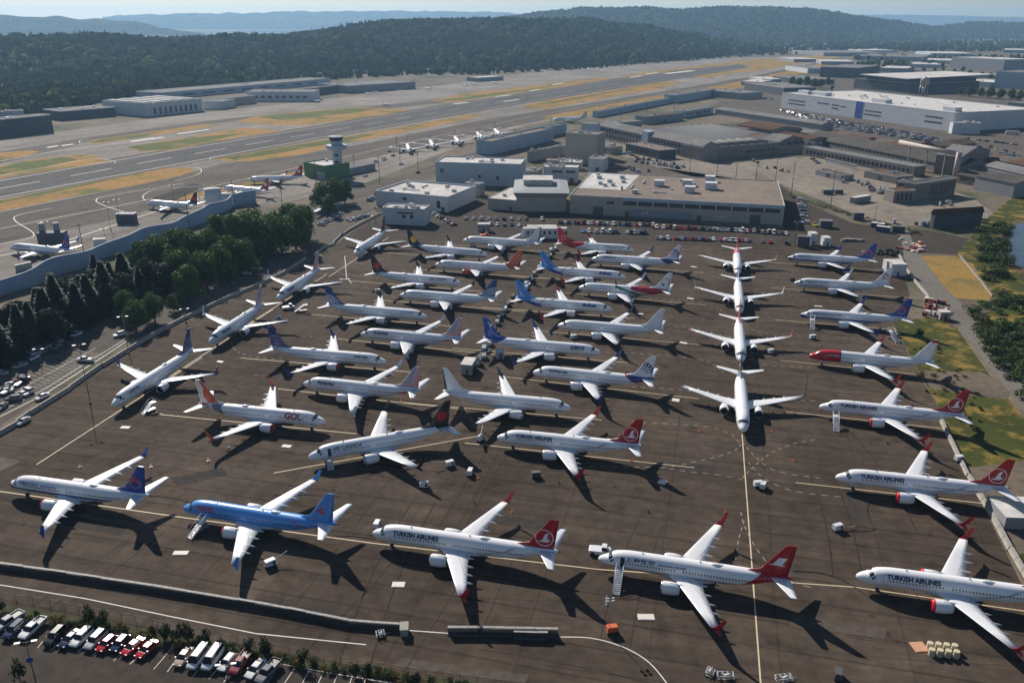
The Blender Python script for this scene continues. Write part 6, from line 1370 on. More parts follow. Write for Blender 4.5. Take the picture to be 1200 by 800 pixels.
# pale wheel plates lying on the apron
M_plate = mat('plate_wood_white', (0.62,0.58,0.52), .7, var=.1, scale=2); M_platep = mat('plate_orange', (0.52,0.28,0.17), .8, var=.2, scale=2)
for k, (x, y, w_, l_, mm, lb) in enumerate(((212,648,3.2,1.5,0,'white plate left below the sky-blue airliner'),(467,685,2.6,1.7,0,'white plate right of the sky-blue airliner shadow, before the blast fence'),(757,723,3.2,1.7,0,'pale plate under the front row near the orange light cart'),(147,501,2.6,1.5,0,'white plate below the nearest left column airliner'),(258,424,2.4,1.4,0,'white plate between the left column and the blue globe tail'),(336,523,2.6,1.5,0,'white plate below the big red lettered airliner'),(792,469,2.2,2.2,0,'pale plate right of the sun-ray tail'),(776,565,2,2,0,'pale box-like plate at the shadow tip of the mid bird-roundel airliner') ,(801,402,2.8,1.6,0,'pale plate near the all-white airliner tail'),(809,350,2.8,1.6,0,'pale plate near the ringed-star tail'),(813,313,2.8,1.4,0,'pale plate below the far sun-ray tail'),(750,368,2.6,1.4,0,'yellowish plate below the ribboned airliner'),(1077,758,2.6,2.6,1,'orange square plate at the left end of the drums'),(959,359,3,1.2,0,'pale plate above the third airliner of the right column'))):
    g = G(x, y); m = MB(); m.box(-w_/2,w_/2,-l_/2,l_/2,0,.12); m.box(-w_/2+.1,w_/2-.1,-l_/2+.1,l_/2-.1,.12,.16); o = m.build('ground_plate', M_platep if mm else M_plate, None, (g.x,g.y,.03), radians(rnd.uniform(-20,20)-13)); tag(o, lb, 'plate', 'pale plates lying on the apron')
# ---------------------------------------------------------------- ground equipment
M_gse = mat('equipment_white', (0.62,0.63,0.64), .45, var=.1); M_or = mat('equipment_orange', (0.62,0.12,0.03), .45, var=.1); M_yl = mat('equipment_yellow', (0.55,0.36,0.05), .5, var=.1)
def wheels4(r, L_, W_, rad):
    for sx in (-1, 1):
        for sy in (-1, 1):
            m = MB(); m.tube((sx*L_*.33,sy*W_*.42,rad),(sx*L_*.33,sy*W_*.52,rad),rad,rad,12); kid(m.build('wheel', M_tyre, r), r)
def gpu(x, y, rz, label, mt=None, boom=None):
    g = G(x, y); r = thing('power_cart', label, 'equipment cart', (g.x,g.y,.03), radians(rz), 'power and air carts on the apron'); r.scale = (.72,.72,.8); mt = mt or M_gse
    m = MB(); m.box(-1.5,1.5,-.85,.85,.45,1.9); m.box(-1.4,1.4,-.75,.75,1.9,2.0); b_ = kid(m.build('housing', mt, r), r)
    m = MB(); m.box(-1.65,1.65,-.9,.9,.32,.45); kid(m.build('chassis', M_dark, r), r); wheels4(r, 3.2, 1.9, .32)
    m = MB(); m.box(.4,1.3,-.88,-.85,.8,1.6); kid(m.build('grille', M_dark, b_), b_)
    m = MB(); m.path([(1.6,0,.45),(2.6,0,.4),(3.1,0,.6)],.06,6); kid(m.build('tow_bar', M_metal, r), r)
    if boom:
        m = MB(); q = [Vector((0,0,1.9))]
        for t in range(1, 7): q.append(Vector((boom[0]*t/6, boom[1]*t/6, 1.9+(boom[2]-1.9)*t/6-.5*sin(pi*t/6))))
        m.path(q, .14, 8); kid(m.build('hose', mat('air_hose',(0.45,0.42,0.32),.7,var=.2), r), r)
gpu(317,663,40,'white cart with a long slanted hose boom under the sky-blue airliner', boom=(5,-1,3.2)) 
gpu(442,618,80,'white cart just ahead of the first bird-roundel airliner nose')
gpu(497,571,0,'small cart in the shadow below the open-door airliner wing tip')
gpu(527,546,30,'white cart with a boom below the black tail', boom=(-6,2,2.5))
gpu(551,556,80,'white cart right of the boomed cart, in the middle of the apron')
gpu(628,559,10,'low dark cart below the mid bird-roundel airliner engine', mt=mat('cart_dark',(0.07,0.07,0.07),.6))
gpu(563,516,60,'white air cart at the nose of the mid bird-roundel airliner', boom=(8,4,1.6))
gpu(888,520+50,10,'large grey cart on the centre line below the queue')
gpu(894,572,60,'white cart beside the large grey one on the centre line')
gpu(981,621,20,'small white cart at the end of long cables in the right block', boom=(6,-1,.6))
gpu(326,375,10,'white cart in front of the second flag-tailed airliner of the left column')
gpu(443,343,30,'round-backed grey cart by the far black tail')
gpu(903,414,20,'white cart next to the red wing tip in the queue')
gpu(952,397,10,'white two-wheel cart above the red-nosed airliner')
gpu(1123,540,15,'white cart on the apron edge behind the lower red tails')
gpu(982,794,70,'dark cart at the bottom edge, right', mt=mat('cart_dark',(0.07,0.07,0.07),.6))
def frame_cart(x, y, rz, label, L_=3.4):
    g = G(x, y); r = thing('tow_dolly', label, 'dolly', (g.x,g.y,.03), radians(rz), 'frame dollies at the bottom of the apron'); r.scale = (.8,.8,.8)
    m = MB()
    for z in (.35,1.1):
        m.path([(-L_/2,-.8,z),(L_/2,-.8,z),(L_/2,.8,z),(-L_/2,.8,z),(-L_/2,-.8,z)],.06,5)
    for x_ in (-L_/2,-L_/6,L_/6,L_/2):
        for y_ in (-.8,.8): m.tube((x_,y_,.35),(x_,y_,1.1),.045,.045,4)
        m.tube((x_,-.8,1.1),(x_,.8,1.1),.045,.045,4)
    kid(m.build('frame', M_gse, r), r); wheels4(r, L_, 1.9, .3)
    m = MB(); m.tube((-.3,0,.5),(L_*.35,.1,.95),.38,.3,12); kid(m.build('load', M_unit, r), r)
    m = MB(); m.path([(L_/2,0,.35),(L_/2+1.6,.2,.3)],.06,5); kid(m.build('tow_bar', M_metal, r), r)
frame_cart(850,794,0,'white open frame dolly at the bottom edge below the long shadow'); frame_cart(832,790,60,'small frame dolly left of the open frame dolly at the bottom', 2.0); frame_cart(918,797,10,'pale frame dolly cut by the bottom edge')
frame_cart(446,745,20,'small pale frame lying beside the gap in the blast fences', 1.8)
gpu(672,397,0,'small white cart at the nose of the all-white airliner')
gpu(949,334,0,'small cart at the nose of the phoenix-tailed airliner')
gpu(928,329,10,'dark small cart left of the phoenix-tailed airliner nose', mt=mat('cart_dark',(0.07,0.07,0.07),.6))
def stairs(x, y, rz, L_, H_, label, zf=0):
    g = G(x, y); r = thing('boarding_stairs', label, 'boarding stairs', (g.x,g.y,.03), radians(rz), 'white boarding stairs on the apron')
    m = MB(); n = 13
    for k in range(n): m.box(L_*k/n, L_*(k+1)/n, -.7,.7, H_*(k+1)/n-.12, H_*(k+1)/n)
    kid(m.build('steps', M_gse, r), r)
    for s in (-1, 1):
        m = MB(); m.ring([[(x_, s*.72-.05, z_-.25),(x_, s*.72+.05, z_-.25),(x_, s*.72+.05, z_+.1),(x_, s*.72-.05, z_+.1)] for x_, z_ in ((0,.15),(L_,H_))],0,smooth=False)
        m.path([(0,s*.75,.2),(0,s*.75,1.2),(L_,s*.75,H_+1.05),(L_+1.3,s*.75,H_+1.05),(L_+1.3,s*.75,H_)],.05,5)
        for t in (.25,.5,.75): m.tube((L_*t,s*.75,H_*t),(L_*t,s*.75,H_*t+1.1),.03,.03,4)
        kid(m.build('railing', M_gse, r), r)
    m = MB(); m.box(L_,L_+1.3,-.75,.75,H_-.12,H_); kid(m.build('platform', M_gse, r), r)
    m = MB(); m.box(L_*.15,L_+.9,-.55,.55,.35,.6); m.tube((L_*.8,-.5,.6),(L_*.8,-.5,H_*.75),.07,.07,6); m.tube((L_*.8,.5,.6),(L_*.8,.5,H_*.75),.07,.07,6); kid(m.build('chassis', M_metal, r), r)
    for sx in (.25,.95):
        for s in (-1, 1):
            m = MB(); m.tube((L_*sx,s*.55,.3),(L_*sx,s*.8,.3),.3,.3,12); kid(m.build('wheel', M_tyre, r), r)
stairs(722,697,76,4.6,2.7,'white stairs set at the open front door of the red-bellied front row airliner')
stairs(222,631,60,4.4,2.7,'white stairs at the nose of the sky-blue airliner')
stairs(980,506,76,4.4,2.7,'white stairs at the airliner directly below the red-nosed one')
stairs(952,387,76,4.4,2.7,'white stairs at the third airliner of the right column')
stairs(388,551,110,3.4,2.7,'grey stairs at the open door of the black-tailed airliner in the left block')
stairs(167,486,60,3.4,2.5,'short white stairs below the nearest left column airliner')
stairs(420,303,40,3.4,2.5,'white stairs at the farthest left column airliner')
stairs(345,366,20,4,2.7,'grey stairs at the second flag-tailed airliner of the left column')
stairs(1052,402,100,4.5,2.8,'blue-white stairs in the grass edge behind the third airliner of the right column')
# light tower, orange
g = G(717,741); r = thing('light_tower','orange mobile light tower between two shadows at the bottom of the apron','light tower',(g.x,g.y,.03),radians(10))
m = MB(); m.box(-1,1,-.6,.6,.5,1.5); m.box(-.95,.95,-.55,.55,1.5,1.62); kid(m.build('housing', M_or, r), r)
m = MB(); m.box(-1.2,1.2,-.65,.65,.4,.5); kid(m.build('chassis', M_dark, r), r); wheels4(r, 2.4, 1.5, .3)
m = MB(); m.tube((-.6,0,.5),(-.6,0,7.5),.08,.05,6); kid(m.build('mast', M_metal, r), r)
for dx in (-.5,.5):
    for dz in (7.2,7.8):
        m = MB(); m.box(-.6+dx-.25,-.6+dx+.25,-.12,.12,dz-.18,dz+.18); kid(m.build('flood_lamp', M_unit, r), r)
for k, (x, y) in enumerate(((711,704),(711,700.5),(711,708))):
    g = G(x, y); m = MB(); m.tube((0,0,0),(0,0,.06),.28,.28,8); m.tube((0,0,.06),(0,0,.75),.2,.05,10); o = m.build('traffic_cone', M_gse, None, (g.x,g.y,.03)); tag(o, 'small white cone by the front stairs, %s of three' % ('middle','far','near')[k].replace('near','nearest').replace('far','farthest'), 'cone', 'white cones by the front stairs')
# drums
for i in range(4):
    for j in range(2):
        g = G(1089+i*9.6+j*2.2, 759.5+j*7.5+i*.8); m = MB(); m.lathe((0,0,0),(0,0,1),[(0,.02),(0,.56),(.5,.56),(.52,.6),(.58,.6),(.6,.56),(1.3,.56),(1.36,.5),(1.36,.02)],16,0,smooth=False)
        r = thing('drum','cream drum, %s from the left in the %s row of drums at the lower right' % (ordn(i+1), 'far' if j == 0 else 'near'),'drum',(g.x,g.y,.03),0,'cream drums at the lower right')
        kid(m.build('body', mat('drum_cream',(0.58,0.50,0.33),.5,var=.1), r), r); m = MB(); m.lathe((0,0,0),(0,0,1),[(.52,.645),(.58,.65),(.64,.645)],14); kid(m.build('hoop', M_metal, r), r)
# tow vehicle at bird nose of red-bellied airliner and by left column
def tug(x, y, rz, label, mt):
    g = G(x, y); r = thing('tow_tractor', label, 'tow tractor', (g.x,g.y,.03), radians(rz), 'tow tractors on the apron')
    m = MB(); m.ring([[(x_,-w_,.35),(x_,-w_,z_),(x_,w_,z_),(x_,w_,.35)] for x_, z_, w_ in ((-2.4,1.0,1.0),(-2.2,1.15,1.1),(.4,1.2,1.15),(2.2,1.05,1.1),(2.5,.8,.95))],0,smooth=False); kid(m.build('body', mt, r), r)
    m = MB(); m.ring([[(.3,-.8,1.15),(1.7,-.8,1.1),(1.7,.8,1.1),(.3,.8,1.15)],[(.45,-.7,2.0),(1.4,-.7,2.0),(1.4,.7,2.0),(.45,.7,2.0)]],0,smooth=False); c_ = kid(m.build('cab', M_glass, r), r)
    m = MB(); m.box(.4,1.45,-.75,.75,2.0,2.1); kid(m.build('cab_roof', mt, c_), c_); wheels4(r, 4.6, 2.2, .45)
tug(703,648,-10,'white tow tractor parked at the nose of the red-bellied front row airliner', M_gse)
tug(338,362,30,'grey tow tractor with gear under the second flag-tailed airliner', M_gse)
tug(1046,393,120,'dark and white tractor on the grass edge by the third right airliner', mat('cart_dark',(0.07,0.07,0.07),.6))
tug(955,265,100,'yellow tank truck behind the hangar end', M_yl)
tug(568,277,10,'orange truck beside the grey box cabin at the back', M_or)
# line of parked belt carts between the two blocks
R = random.Random(3); k = 0
for seg in (((556,436),(572,404)),((576,392),(603,345)),((617,335),(648,292)),((608,352),(626,326)),((566,420),(585,384)),((632,318),(652,290))):
    A = G(*seg[0]); B = G(*seg[1]); n = max(4, int((B-A).length/5.2))
    for j in range(n):
        k += 1; p = A.lerp(B, j/n)+Vector((R.uniform(-.5,.5),R.uniform(-.5,.5),0)); th = ang(A, B)+R.uniform(-.1,.1)
        r = thing('baggage_cart','cart in the line of carts between the blocks, %s from the near end' % ordn(k),'cart',(p.x,p.y,.03),th,'line of carts between the two blocks')
        mt = (M_gse, M_dark, M_wgrey, M_dark, M_wblue)[k % 5]
        m = MB(); m.box(-1.6,1.6,-.8,.8,.5,.65); 
        if k % 3: m.ring([[(-1.5,-.75,.65),(1.5,-.75,.65),(1.5,.75,.65),(-1.5,.75,.65)],[(-1.3,-.7,1.5),(1.0,-.7,1.9),(1.0,.7,1.9),(-1.3,.7,1.5)]],0,smooth=False)
        kid(m.build('deck', mt, r), r); wheels4(r, 3.4, 1.8, .28)
# cables and hoses
def cable(pts, r_, label, m_=None, z=.05):
    P = [G(*p) for p in pts]; Q = []
    for i in range(len(P)-1):
        p0 = P[max(i-1,0)]; p1 = P[i]; p2 = P[i+1]; p3 = P[min(i+2,len(P)-1)]
        for k in range(6): t = k/6; Q.append(0.5*((2*p1)+(p2-p0)*t+(2*p0-5*p1+4*p2-p3)*t*t+(3*p1-p0-3*p2+p3)*t*t*t))
    Q.append(P[-1]); o0 = Q[0]; m = MB(); m.path([q-o0+Vector((0,0,z)) for q in Q], r_, 5); o = m.build('power_cable', m_ or M_tyre, None, (o0.x,o0.y,.03), fix=False); tag(o, label, 'cable')
cable([(929,669),(965,672),(995,684),(1020,701)],.09,'dark cable curving from the red front row tail towards the lower right airliner')
cable([(982,623),(1024,621),(1018,610),(1016,596),(1022,585)],.08,'dark cable from the small cart up to the second lowest right airliner')
cable([(1025,622),(1045,640),(1058,660),(1064,680),(1078,703)],.08,'dark cable looping down to the lower right airliner')
cable([(922,415),(935,420),(942,428),(946,440),(943,462)],.08,'dark cable beside the queue, right of its third airliner')
cable([(943,465),(930,470),(905,474),(900,484)],.07,'thin cable running back towards the nearest queued airliner')
cable([(945,465),(960,468),(975,473)],.07,'dark cable from the junction towards the red tail airliner')
cable([(398,582),(360,580),(320,580)][::-1],.06,'thin cable behind the sky-blue airliner tail')
cable([(174,581),(200,583),(228,590)],.07,'thin cable between the flower tail and the sky-blue nose')
cable([(388,629),(410,628),(440,632)],.07,'thin cable between the sky-blue tail and the bird-roundel nose')
# scrap and pallets beside the right column
g_ = 'heap of red pallets and crates by the dirt road'
for k in range(34):
    x = R.uniform(1083,1110); y = R.uniform(353,376) if k % 2 else R.uniform(348,372); y = max(y, 345+(x-1083)*.5)
    g = G(x, y); r = thing('crate','red-brown or pale crate in the heap by the dirt road','crate',(g.x,g.y,.06),R.uniform(0,3),g_)
    m = MB(); a, b_, c = R.uniform(1,2.6), R.uniform(.8,1.5), R.uniform(.8,2.2); m.box(-a/2,a/2,-b_/2,b_/2,.12,c); kid(m.build('box', (mat('pallet_red',(0.20,0.04,0.03),.8,var=.3),mat('pallet_red',(0.20,0.04,0.03),.8,var=.3),M_plate,M_wbrown)[k % 4], r), r)
    m = MB()
    for q in (-a*.4,0,a*.4): m.box(q-.08,q+.08,-b_/2,b_/2,0,.12)
    kid(m.build('pallet', M_wbrown, r), r)
cabin('container','pale pink container beside the heap of red crates',(1101,375),(1113,375),366,3,mat('pink_container',(0.42,0.32,0.30),.7))
for k in range(40):
    if k < 22: x = R.uniform(1026,1052); y = R.uniform(294,300); w_ = 'dark tyre stacks and black scrap behind the farthest right airliner'
    else: x = R.uniform(1052,1085); y = R.uniform(280,296); w_ = 'white and red scrap heap right of the farthest right airliner'
    g = G(x, y); r = thing('scrap_item', 'loose piece in the '+w_, 'scrap', (g.x,g.y,.06), R.uniform(0,3), w_)
    m = MB(); a, b_, c = R.uniform(1,2.6), R.uniform(.6,1.2), R.uniform(.6,1.6)
    if k < 22: m.lathe((0,0,0),(0,0,1),[(0,.5),(0,.9),(.3,1.0),(c,.9),(c,.5)],12); kid(m.build('tyre', M_tyre, r), r)
    else: m.ring([[(-a,-b_,0),(a,-b_,0),(a,b_,0),(-a,b_,0)],[(-a*.6,-b_,c),(a*.9,-b_*.6,c*.8),(a*.7,b_,c*.9),(-a,b_*.5,c*.7)]],0,smooth=False); kid(m.build('panel', (M_gse,M_platep,mat('pallet_red',(0.20,0.04,0.03),.8,var=.3))[k % 3], r), r)
for k in range(16):
    x = 988+k*3.1; g = G(x, 283-(k%3)*.5 if k < 8 else 296); r = thing('pallet_stack','pallet stack on the yard edge behind the right column, %s from the left' % ordn(k+1),'pallets',(g.x,g.y,.06),R.uniform(-.2,.2),'pallets along the yard edge')
    m = MB()
    for q in range(R.randint(2,5)): m.box(-1.1,1.1,-.6,.6,q*.28,q*.28+.16)
    kid(m.build('pallets', (M_kr, M_wbrown)[k % 2], r), r)
# small round cones / chocks dotted over the apron
for k in range(36):
    x, y = [(177,627-80),(94,547),(244,540),(268,524),(379,497),(694,470),(600,600),(556,589),(708,520),(486,505),(820,505),(1000,440),(905,505),(300,440),(365,395),(255,430),(560,560),(655,566),(850,600),(330,505),(470,470),(620,500),(740,540),(690,430),(930,540),(760,600),(390,420),(540,330),(450,315),(600,380),(840,440),(780,430),(960,480),(1040,520),(1060,460),(620,420)][k]
    g = G(x, y); m = MB(); m.tube((0,0,0),(0,0,.12),.35,.35,8); m.tube((0,0,.12),(0,0,.7),.16,.1,8); o = m.build('wheel_chock_post', M_dark if k % 2 else M_or, None, (g.x,g.y,.03)); tag(o, 'small dark marker post standing alone on the asphalt' if k % 2 else 'small orange marker post standing alone on the asphalt', 'marker', 'dark marker posts on the apron' if k % 2 else 'orange marker posts on the apron')
# trailers in far right yard
for k, (x, y, c_) in enumerate(((1110,178,(0.5,0.5,0.5)),(1122,181,(0.06,0.1,0.1)),(1134,185,(0.45,0.46,0.48)),(1180,186,(0.10,0.16,0.3)),(1190,192,(0.20,0.16,0.42)),(1150,180,(0.45,0.46,0.48)),(1186,158,(0.5,0.5,0.5)))):
    g = G(x, y); r = thing('trailer','box trailer in the yard right of the brown factory, %s from the left' % ordn(k+1),'trailer',(g.x,g.y,0),radians(-20),'trailers right of the brown factory')
    m = MB(); m.box(-6,6,-1.3,1.3,1.0,3.8); kid(m.build('box', mat('trailer_%d'%k, c_, .5), r), r); m = MB(); m.box(-5.8,5.8,-1,1,.7,1.0); kid(m.build('chassis', M_dark, r), r); wheels4(r, 14, 2.6, .5)
# small light aircraft dots along the far side
for k, (x, y) in enumerate(((432,111),(440,110),(372,120),(556,100),(545,101),(580,98),(640,85),(655,86),(668,84),(690,82),(700,81),(715,81),(728,79),(470,108),(630,88),(502,105),(452,124))):
    g = G(x, y); r = thing('light_aircraft','tiny pale light aircraft across the runway, %s of its row' % ordn(k+1),'light aircraft',(g.x,g.y,0),R.uniform(0,6),'light aircraft across the runway')
    m = MB(); m.lathe((6,0,2),(-1,0,0),[(0,.1),(1,.9),(5,.9),(12,.2)],8); kid(m.build('fuselage', M_gse, r), r)
    m = MB(); m.box(-1.2,1.2,-8,8,2.4,2.6); kid(m.build('wing', M_gse, r), r); m = MB(); m.box(-6,-4.6,-.1,.1,2,4.6); m.box(-6,-4.8,-2.6,2.6,2.2,2.35); kid(m.build('tail', M_gse, r), r)

M_apl = ground_mat('lighter_asphalt_patch', (0.085,0.068,0.054), (0.10,0.082,0.066), .5, big=.05)
# tyre marks turning off the lead-in lines, tar seams
M_tar = mat('tar_and_tyre_marks', (0.040,0.032,0.026), 1.0, var=.4, scale=.4, spec=0.03)
R = random.Random(12); mb = MB()
for k in range(46):
    x = R.uniform(40,1100); y = R.uniform(300,790); p = G(x, y); a = radians(R.choice((-13.8,-13.8,76.2,-103))+R.gauss(0,4)); P = [p]; cur = R.uniform(-.02,.02); Lq = R.randint(8,26)
    for q in range(Lq): a += cur; p = p+Vector((cos(a), sin(a), 0))*3; P.append(p)
    wd = R.choice((.12,.2,.3)); stripe(mb, P, wd)
    if k % 3 == 0: d = Vector((-sin(a), cos(a), 0))*5.7; stripe(mb, [q+d for q in P], wd)
o = mb.build('tyre_marks', M_tar, None, (0,0,.027), fix=False); tag(o, None, None, kind='structure')
for pts in ([(60,600),(150,616),(140,628),(52,611)],[(300,700),(420,722),(414,730),(295,708)],[(760,540),(840,546),(838,556),(757,550)],[(560,600),(640,612),(634,622),(554,610)],[(930,720),(1040,735),(1036,748),(925,733)],[(200,560),(260,548),(268,556),(208,570)],[(1000,560),(1012,610),(1000,612),(988,562)],[(470,770),(620,790),(615,800),(462,780)]):
    sheet('asphalt_patch', pts, M_patch if len(pts[0]) and pts[0][0] % 20 == 0 else M_apl, .0235)
# ---------------------------------------------------------------- vegetation
def leaf_mat(name, c0, c1, sc=0.35):
    m = bpy.data.materials.new(name); m.use_nodes = True; n = m.node_tree.nodes; l = m.node_tree.links; b = n['Principled BSDF']
    b.inputs['Roughness'].default_value = 0.7; b.inputs['Specular IOR Level'].default_value = 0.2
    tc = n.new('ShaderNodeTexCoord'); no = n.new('ShaderNodeTexNoise'); no.inputs['Scale'].default_value = sc; no.inputs['Detail'].default_value = 6
    l.new(tc.outputs['Object'], no.inputs[0]); r = n.new('ShaderNodeValToRGB'); r.color_ramp.elements[0].position = .32; r.color_ramp.elements[1].position = .68
    r.color_ramp.elements[0].color = (*c0, 1); r.color_ramp.elements[1].color = (*c1, 1); l.new(no.outputs['Fac'], r.inputs[0]); l.new(r.outputs[0], b.inputs['Base Color'])
    tr = n.new('ShaderNodeBsdfTranslucent'); l.new(r.outputs[0], tr.inputs[0]); mx = n.new('ShaderNodeMixShader'); mx.inputs[0].default_value = 0.25
    o = n['Material Output']; l.new(b.outputs[0], mx.inputs[1]); l.new(tr.outputs[0], mx.inputs[2]); l.new(mx.outputs[0], o.inputs[0]); return m
M_leaf = leaf_mat('broad_leaves', (0.032,0.066,0.010), (0.075,0.135,0.022)); M_con = leaf_mat('conifer_needles', (0.010,0.024,0.010), (0.022,0.042,0.015)); M_forest = leaf_mat('forest_foliage', (0.006,0.013,0.007), (0.020,0.034,0.013), 0.012)
M_forest.node_tree.nodes['Mix Shader'].inputs[0].default_value = 0.0; M_forest.node_tree.nodes['Principled BSDF'].inputs['Specular IOR Level'].default_value = 0.0; M_forest.node_tree.nodes['Principled BSDF'].inputs['Roughness'].default_value = 1.0
M_shrub = leaf_mat('shrub_leaves', (0.030,0.052,0.014), (0.07,0.10,0.028)); M_shry = leaf_mat('shrub_golden', (0.14,0.11,0.04), (0.22,0.17,0.06)); M_bark = mat('bark', (0.032,0.024,0.019), .9, var=.3)
def leaf_quads(m, R, c, rad, n, size, flat=1.0, shell=.55):
    for _ in range(n):
        while True:
            p = Vector((R.uniform(-1,1),R.uniform(-1,1),R.uniform(-1,1)))
            if shell < p.length < 1 or (p.length < shell and R.random() < .15): break
        q = Vector((p.x*rad, p.y*rad, p.z*rad*flat))+c
        a = Vector((R.gauss(0,1),R.gauss(0,1),R.gauss(0,1))).normalized()*size*R.uniform(.6,1.3); nn = (p.normalized()+Vector((R.gauss(0,.5),R.gauss(0,.5),R.gauss(0,.5)))).normalized()
        a = (a-nn*a.dot(nn)); b_ = nn.cross(a)*.8
        m.poly([q-a, q-b_*.9, q+a*1.1, q+b_])
def tree_meshes(kind, seed):
    R = random.Random(seed); c = MB(); t = MB()
    if kind == 'broad':     # unit: about 12 m tall, crown radius about 4.6
        t.tube((0,0,0),(.1,0,4),.32,.22,8); tips = []
        for k in range(20):
            a = R.uniform(0,2*pi); rr_ = R.uniform(.4,1)**.7*4.0; z = R.uniform(2.2,10.4); rr_ *= (1-max(0,z-5.5)/7.5)
            p = Vector((rr_*cos(a), rr_*sin(a), z)); tips.append(p); t.tube((.1,0,min(3.5,z-.5)), p, .12, .04, 5)
            leaf_quads(c, R, p, R.uniform(1.5,2.3), 170, .36, .85)
        leaf_quads(c, R, Vector((0,0,6.0)), 3.6, 900, .42, 1.15, .3)
    elif kind == 'conifer':  # 15 m tall
        t.tube((0,0,0),(0,0,12.5),.3,.03,8)
        for k in range(27):
            z = 1.2+k*.5; r0 = 5.0*(1-(z/15.2))**1.0
            for j in range(10):
                a = j*.63+k*.9+R.uniform(-.2,.2); L_ = r0*R.uniform(.75,1.15)
                t.tube((0,0,z),(L_*.6*cos(a),L_*.6*sin(a),z-.35*L_*.3),.03,.01,3)
                for q in range(10):
                    u = (q+R.random())/10; p = Vector((L_*u*cos(a)+R.gauss(0,.16),L_*u*sin(a)+R.gauss(0,.16),z-.35*L_*u*.5+R.gauss(0,.12)))
                    d = Vector((cos(a),sin(a),-.2))*(.62-.014*k); s_ = Vector((-sin(a),cos(a),R.uniform(-.5,.5)))*.42; c.poly([p-d*.5-s_, p+d*.6-s_*.5, p+d*.7+s_*.5, p-d*.4+s_])
    elif kind == 'shrub':    # about 2 m across
        for k in range(5):
            a = R.uniform(0,2*pi); leaf_quads(c, R, Vector((.5*cos(a),.5*sin(a),R.uniform(.4,.9))), R.uniform(.45,.7), 55, .14, .8)
        t.tube((0,0,0),(0,0,.7),.06,.03,5)
        for k in range(4): a = k*1.6; t.tube((0,0,.2),(.5*cos(a),.5*sin(a),.8),.03,.015,4)
    return c, t
TM = {}
def tree(kind, loc, s, sz, rz, label, cat, group, mt, variants=4, name=None):
    v = rnd.randrange(variants); k = (kind, v, mt.name)
    if k not in TM:
        c, t = tree_meshes(kind, 100+v); TM[k] = (c.mesh('crown', mt, fix=False), t.mesh('trunk', M_bark))
    r = thing(name or {'broad':'broadleaf_tree','conifer':'conifer_tree','shrub':'shrub'}[kind], label, cat, (loc.x, loc.y, .03), rz, group); r.scale = (s, s, sz)
    link('crown' if kind != 'shrub' else 'foliage', TM[k][0], r); link('trunk' if kind != 'shrub' else 'stem', TM[k][1], r)
    return r
BT = [(262,300,15,'leftmost of the leafy cluster below the round tanks'),(281,303,16,'second from the left in the leafy cluster'),(296,291,15,'behind the middle of the leafy cluster'),(303,301,15,'in the middle of the leafy cluster'),(322,293,14,'dark inner one of the leafy cluster'),(331,300,15,'tall front right one of the leafy cluster'),(347,292,15,'rightmost front one of the leafy cluster'),(356,281,14,'rear right one of the leafy cluster'),(340,272,12,'rear one behind the cluster'),
 (378,246,12,'left one of the small group beside the short walkway'),(392,240,12,'middle one of the small group beside the short walkway'),(404,238,11,'right one of the small group beside the short walkway'),(386,252,9,'near dark one of the small group by the short walkway'),
 (243,337,12,'left front one of the lower leafy group'),(258,330,12,'middle one of the lower leafy group'),(286,320,12,'right front one of the lower leafy group above the flag tail'),(222,352,11,'small front one at the foot of the lower leafy group'),(206,318,14,'upper one of the dark leafy mass'),(190,326,14,'left upper one of the dark leafy mass'),(170,330,13,'one between the conifers and the leafy mass'),(228,318,14,'one in the middle of the dark leafy mass'),(212,338,13,'lower one in the dark leafy mass'),
 (246,312,13,'inner one above the lower leafy group'),(270,318,12,'inner one right of the lower leafy group'),(160,388,8.5,'left of two round trees on the dry verge of the left car park'),(182,378,8.5,'right of two round trees on the dry verge of the left car park'),(150,372,8,'in the shade behind the two round trees'),(204,365,5,'small pale one right of the two round trees'),(213,358,4.5,'smallest one near the flag-tailed airliner')]
for x, y, h, lb in BT:
    tree('broad', G(x, y), h/12*1.45, h/12*1.42, rnd.uniform(0,6), 'broadleaf tree, '+lb, 'tree', 'leafy trees along the left street', M_leaf)
CT = [(8,424,13,'at the left edge behind the covered walkway'),(24,414,14,'second from the left behind the covered walkway'),(40,404,14,'third from the left behind the covered walkway'),(60,394,17,'tallest one behind the middle of the walkway'),(76,388,17,'tall one right of the tallest'),(92,380,16,'fifth from the left, above the shaded cars'),(108,372,15,'left one of the pair above the shaded cars'),(122,362,15,'right one of the pair above the shaded cars'),(138,352,15,'one beside the lamp post in the shade'),(152,345,15,'one at the left of the leafy mass'),(72,372,15,'rear one behind the tallest'),(98,358,14,'rear one below the wavy screen'),(-10,432,14,'one half out of the left edge'),(165,350,14,'last one before the leafy mass'),(120,345,13,'rear one nearest the wavy screen'),(48,384,14,'rear left one by the street')]
for x, y, h, lb in CT:
    h *= rnd.uniform(.78,1.2); x += rnd.uniform(-5,5); y += rnd.uniform(-5,4)
    tree('conifer', G(x, y), h/15*rnd.uniform(1.2,1.75), h/15*1.1, rnd.uniform(0,6), 'dark conifer, '+lb, 'tree', 'dark conifers behind the left car park', M_con)
FT = [(928,100,16),(936,102,17),(945,101,18),(955,104,18),(962,103,16),(970,100,14),(975,106,8),(1125,112,14),(1135,113,16),(1148,114,15),(1160,115,17),(1172,116,16),(1184,117,16),(1195,118,15),(1160,92,12),(1172,94,12),(1150,91,12),(1095,84,10),(1105,84,10),(1082,84,11),(1068,83,12),(1118,86,10),(1140,104,10),(702,190,7),(708,175,6),(1040,90,9),(1128,84,12),(1136,88,12)]
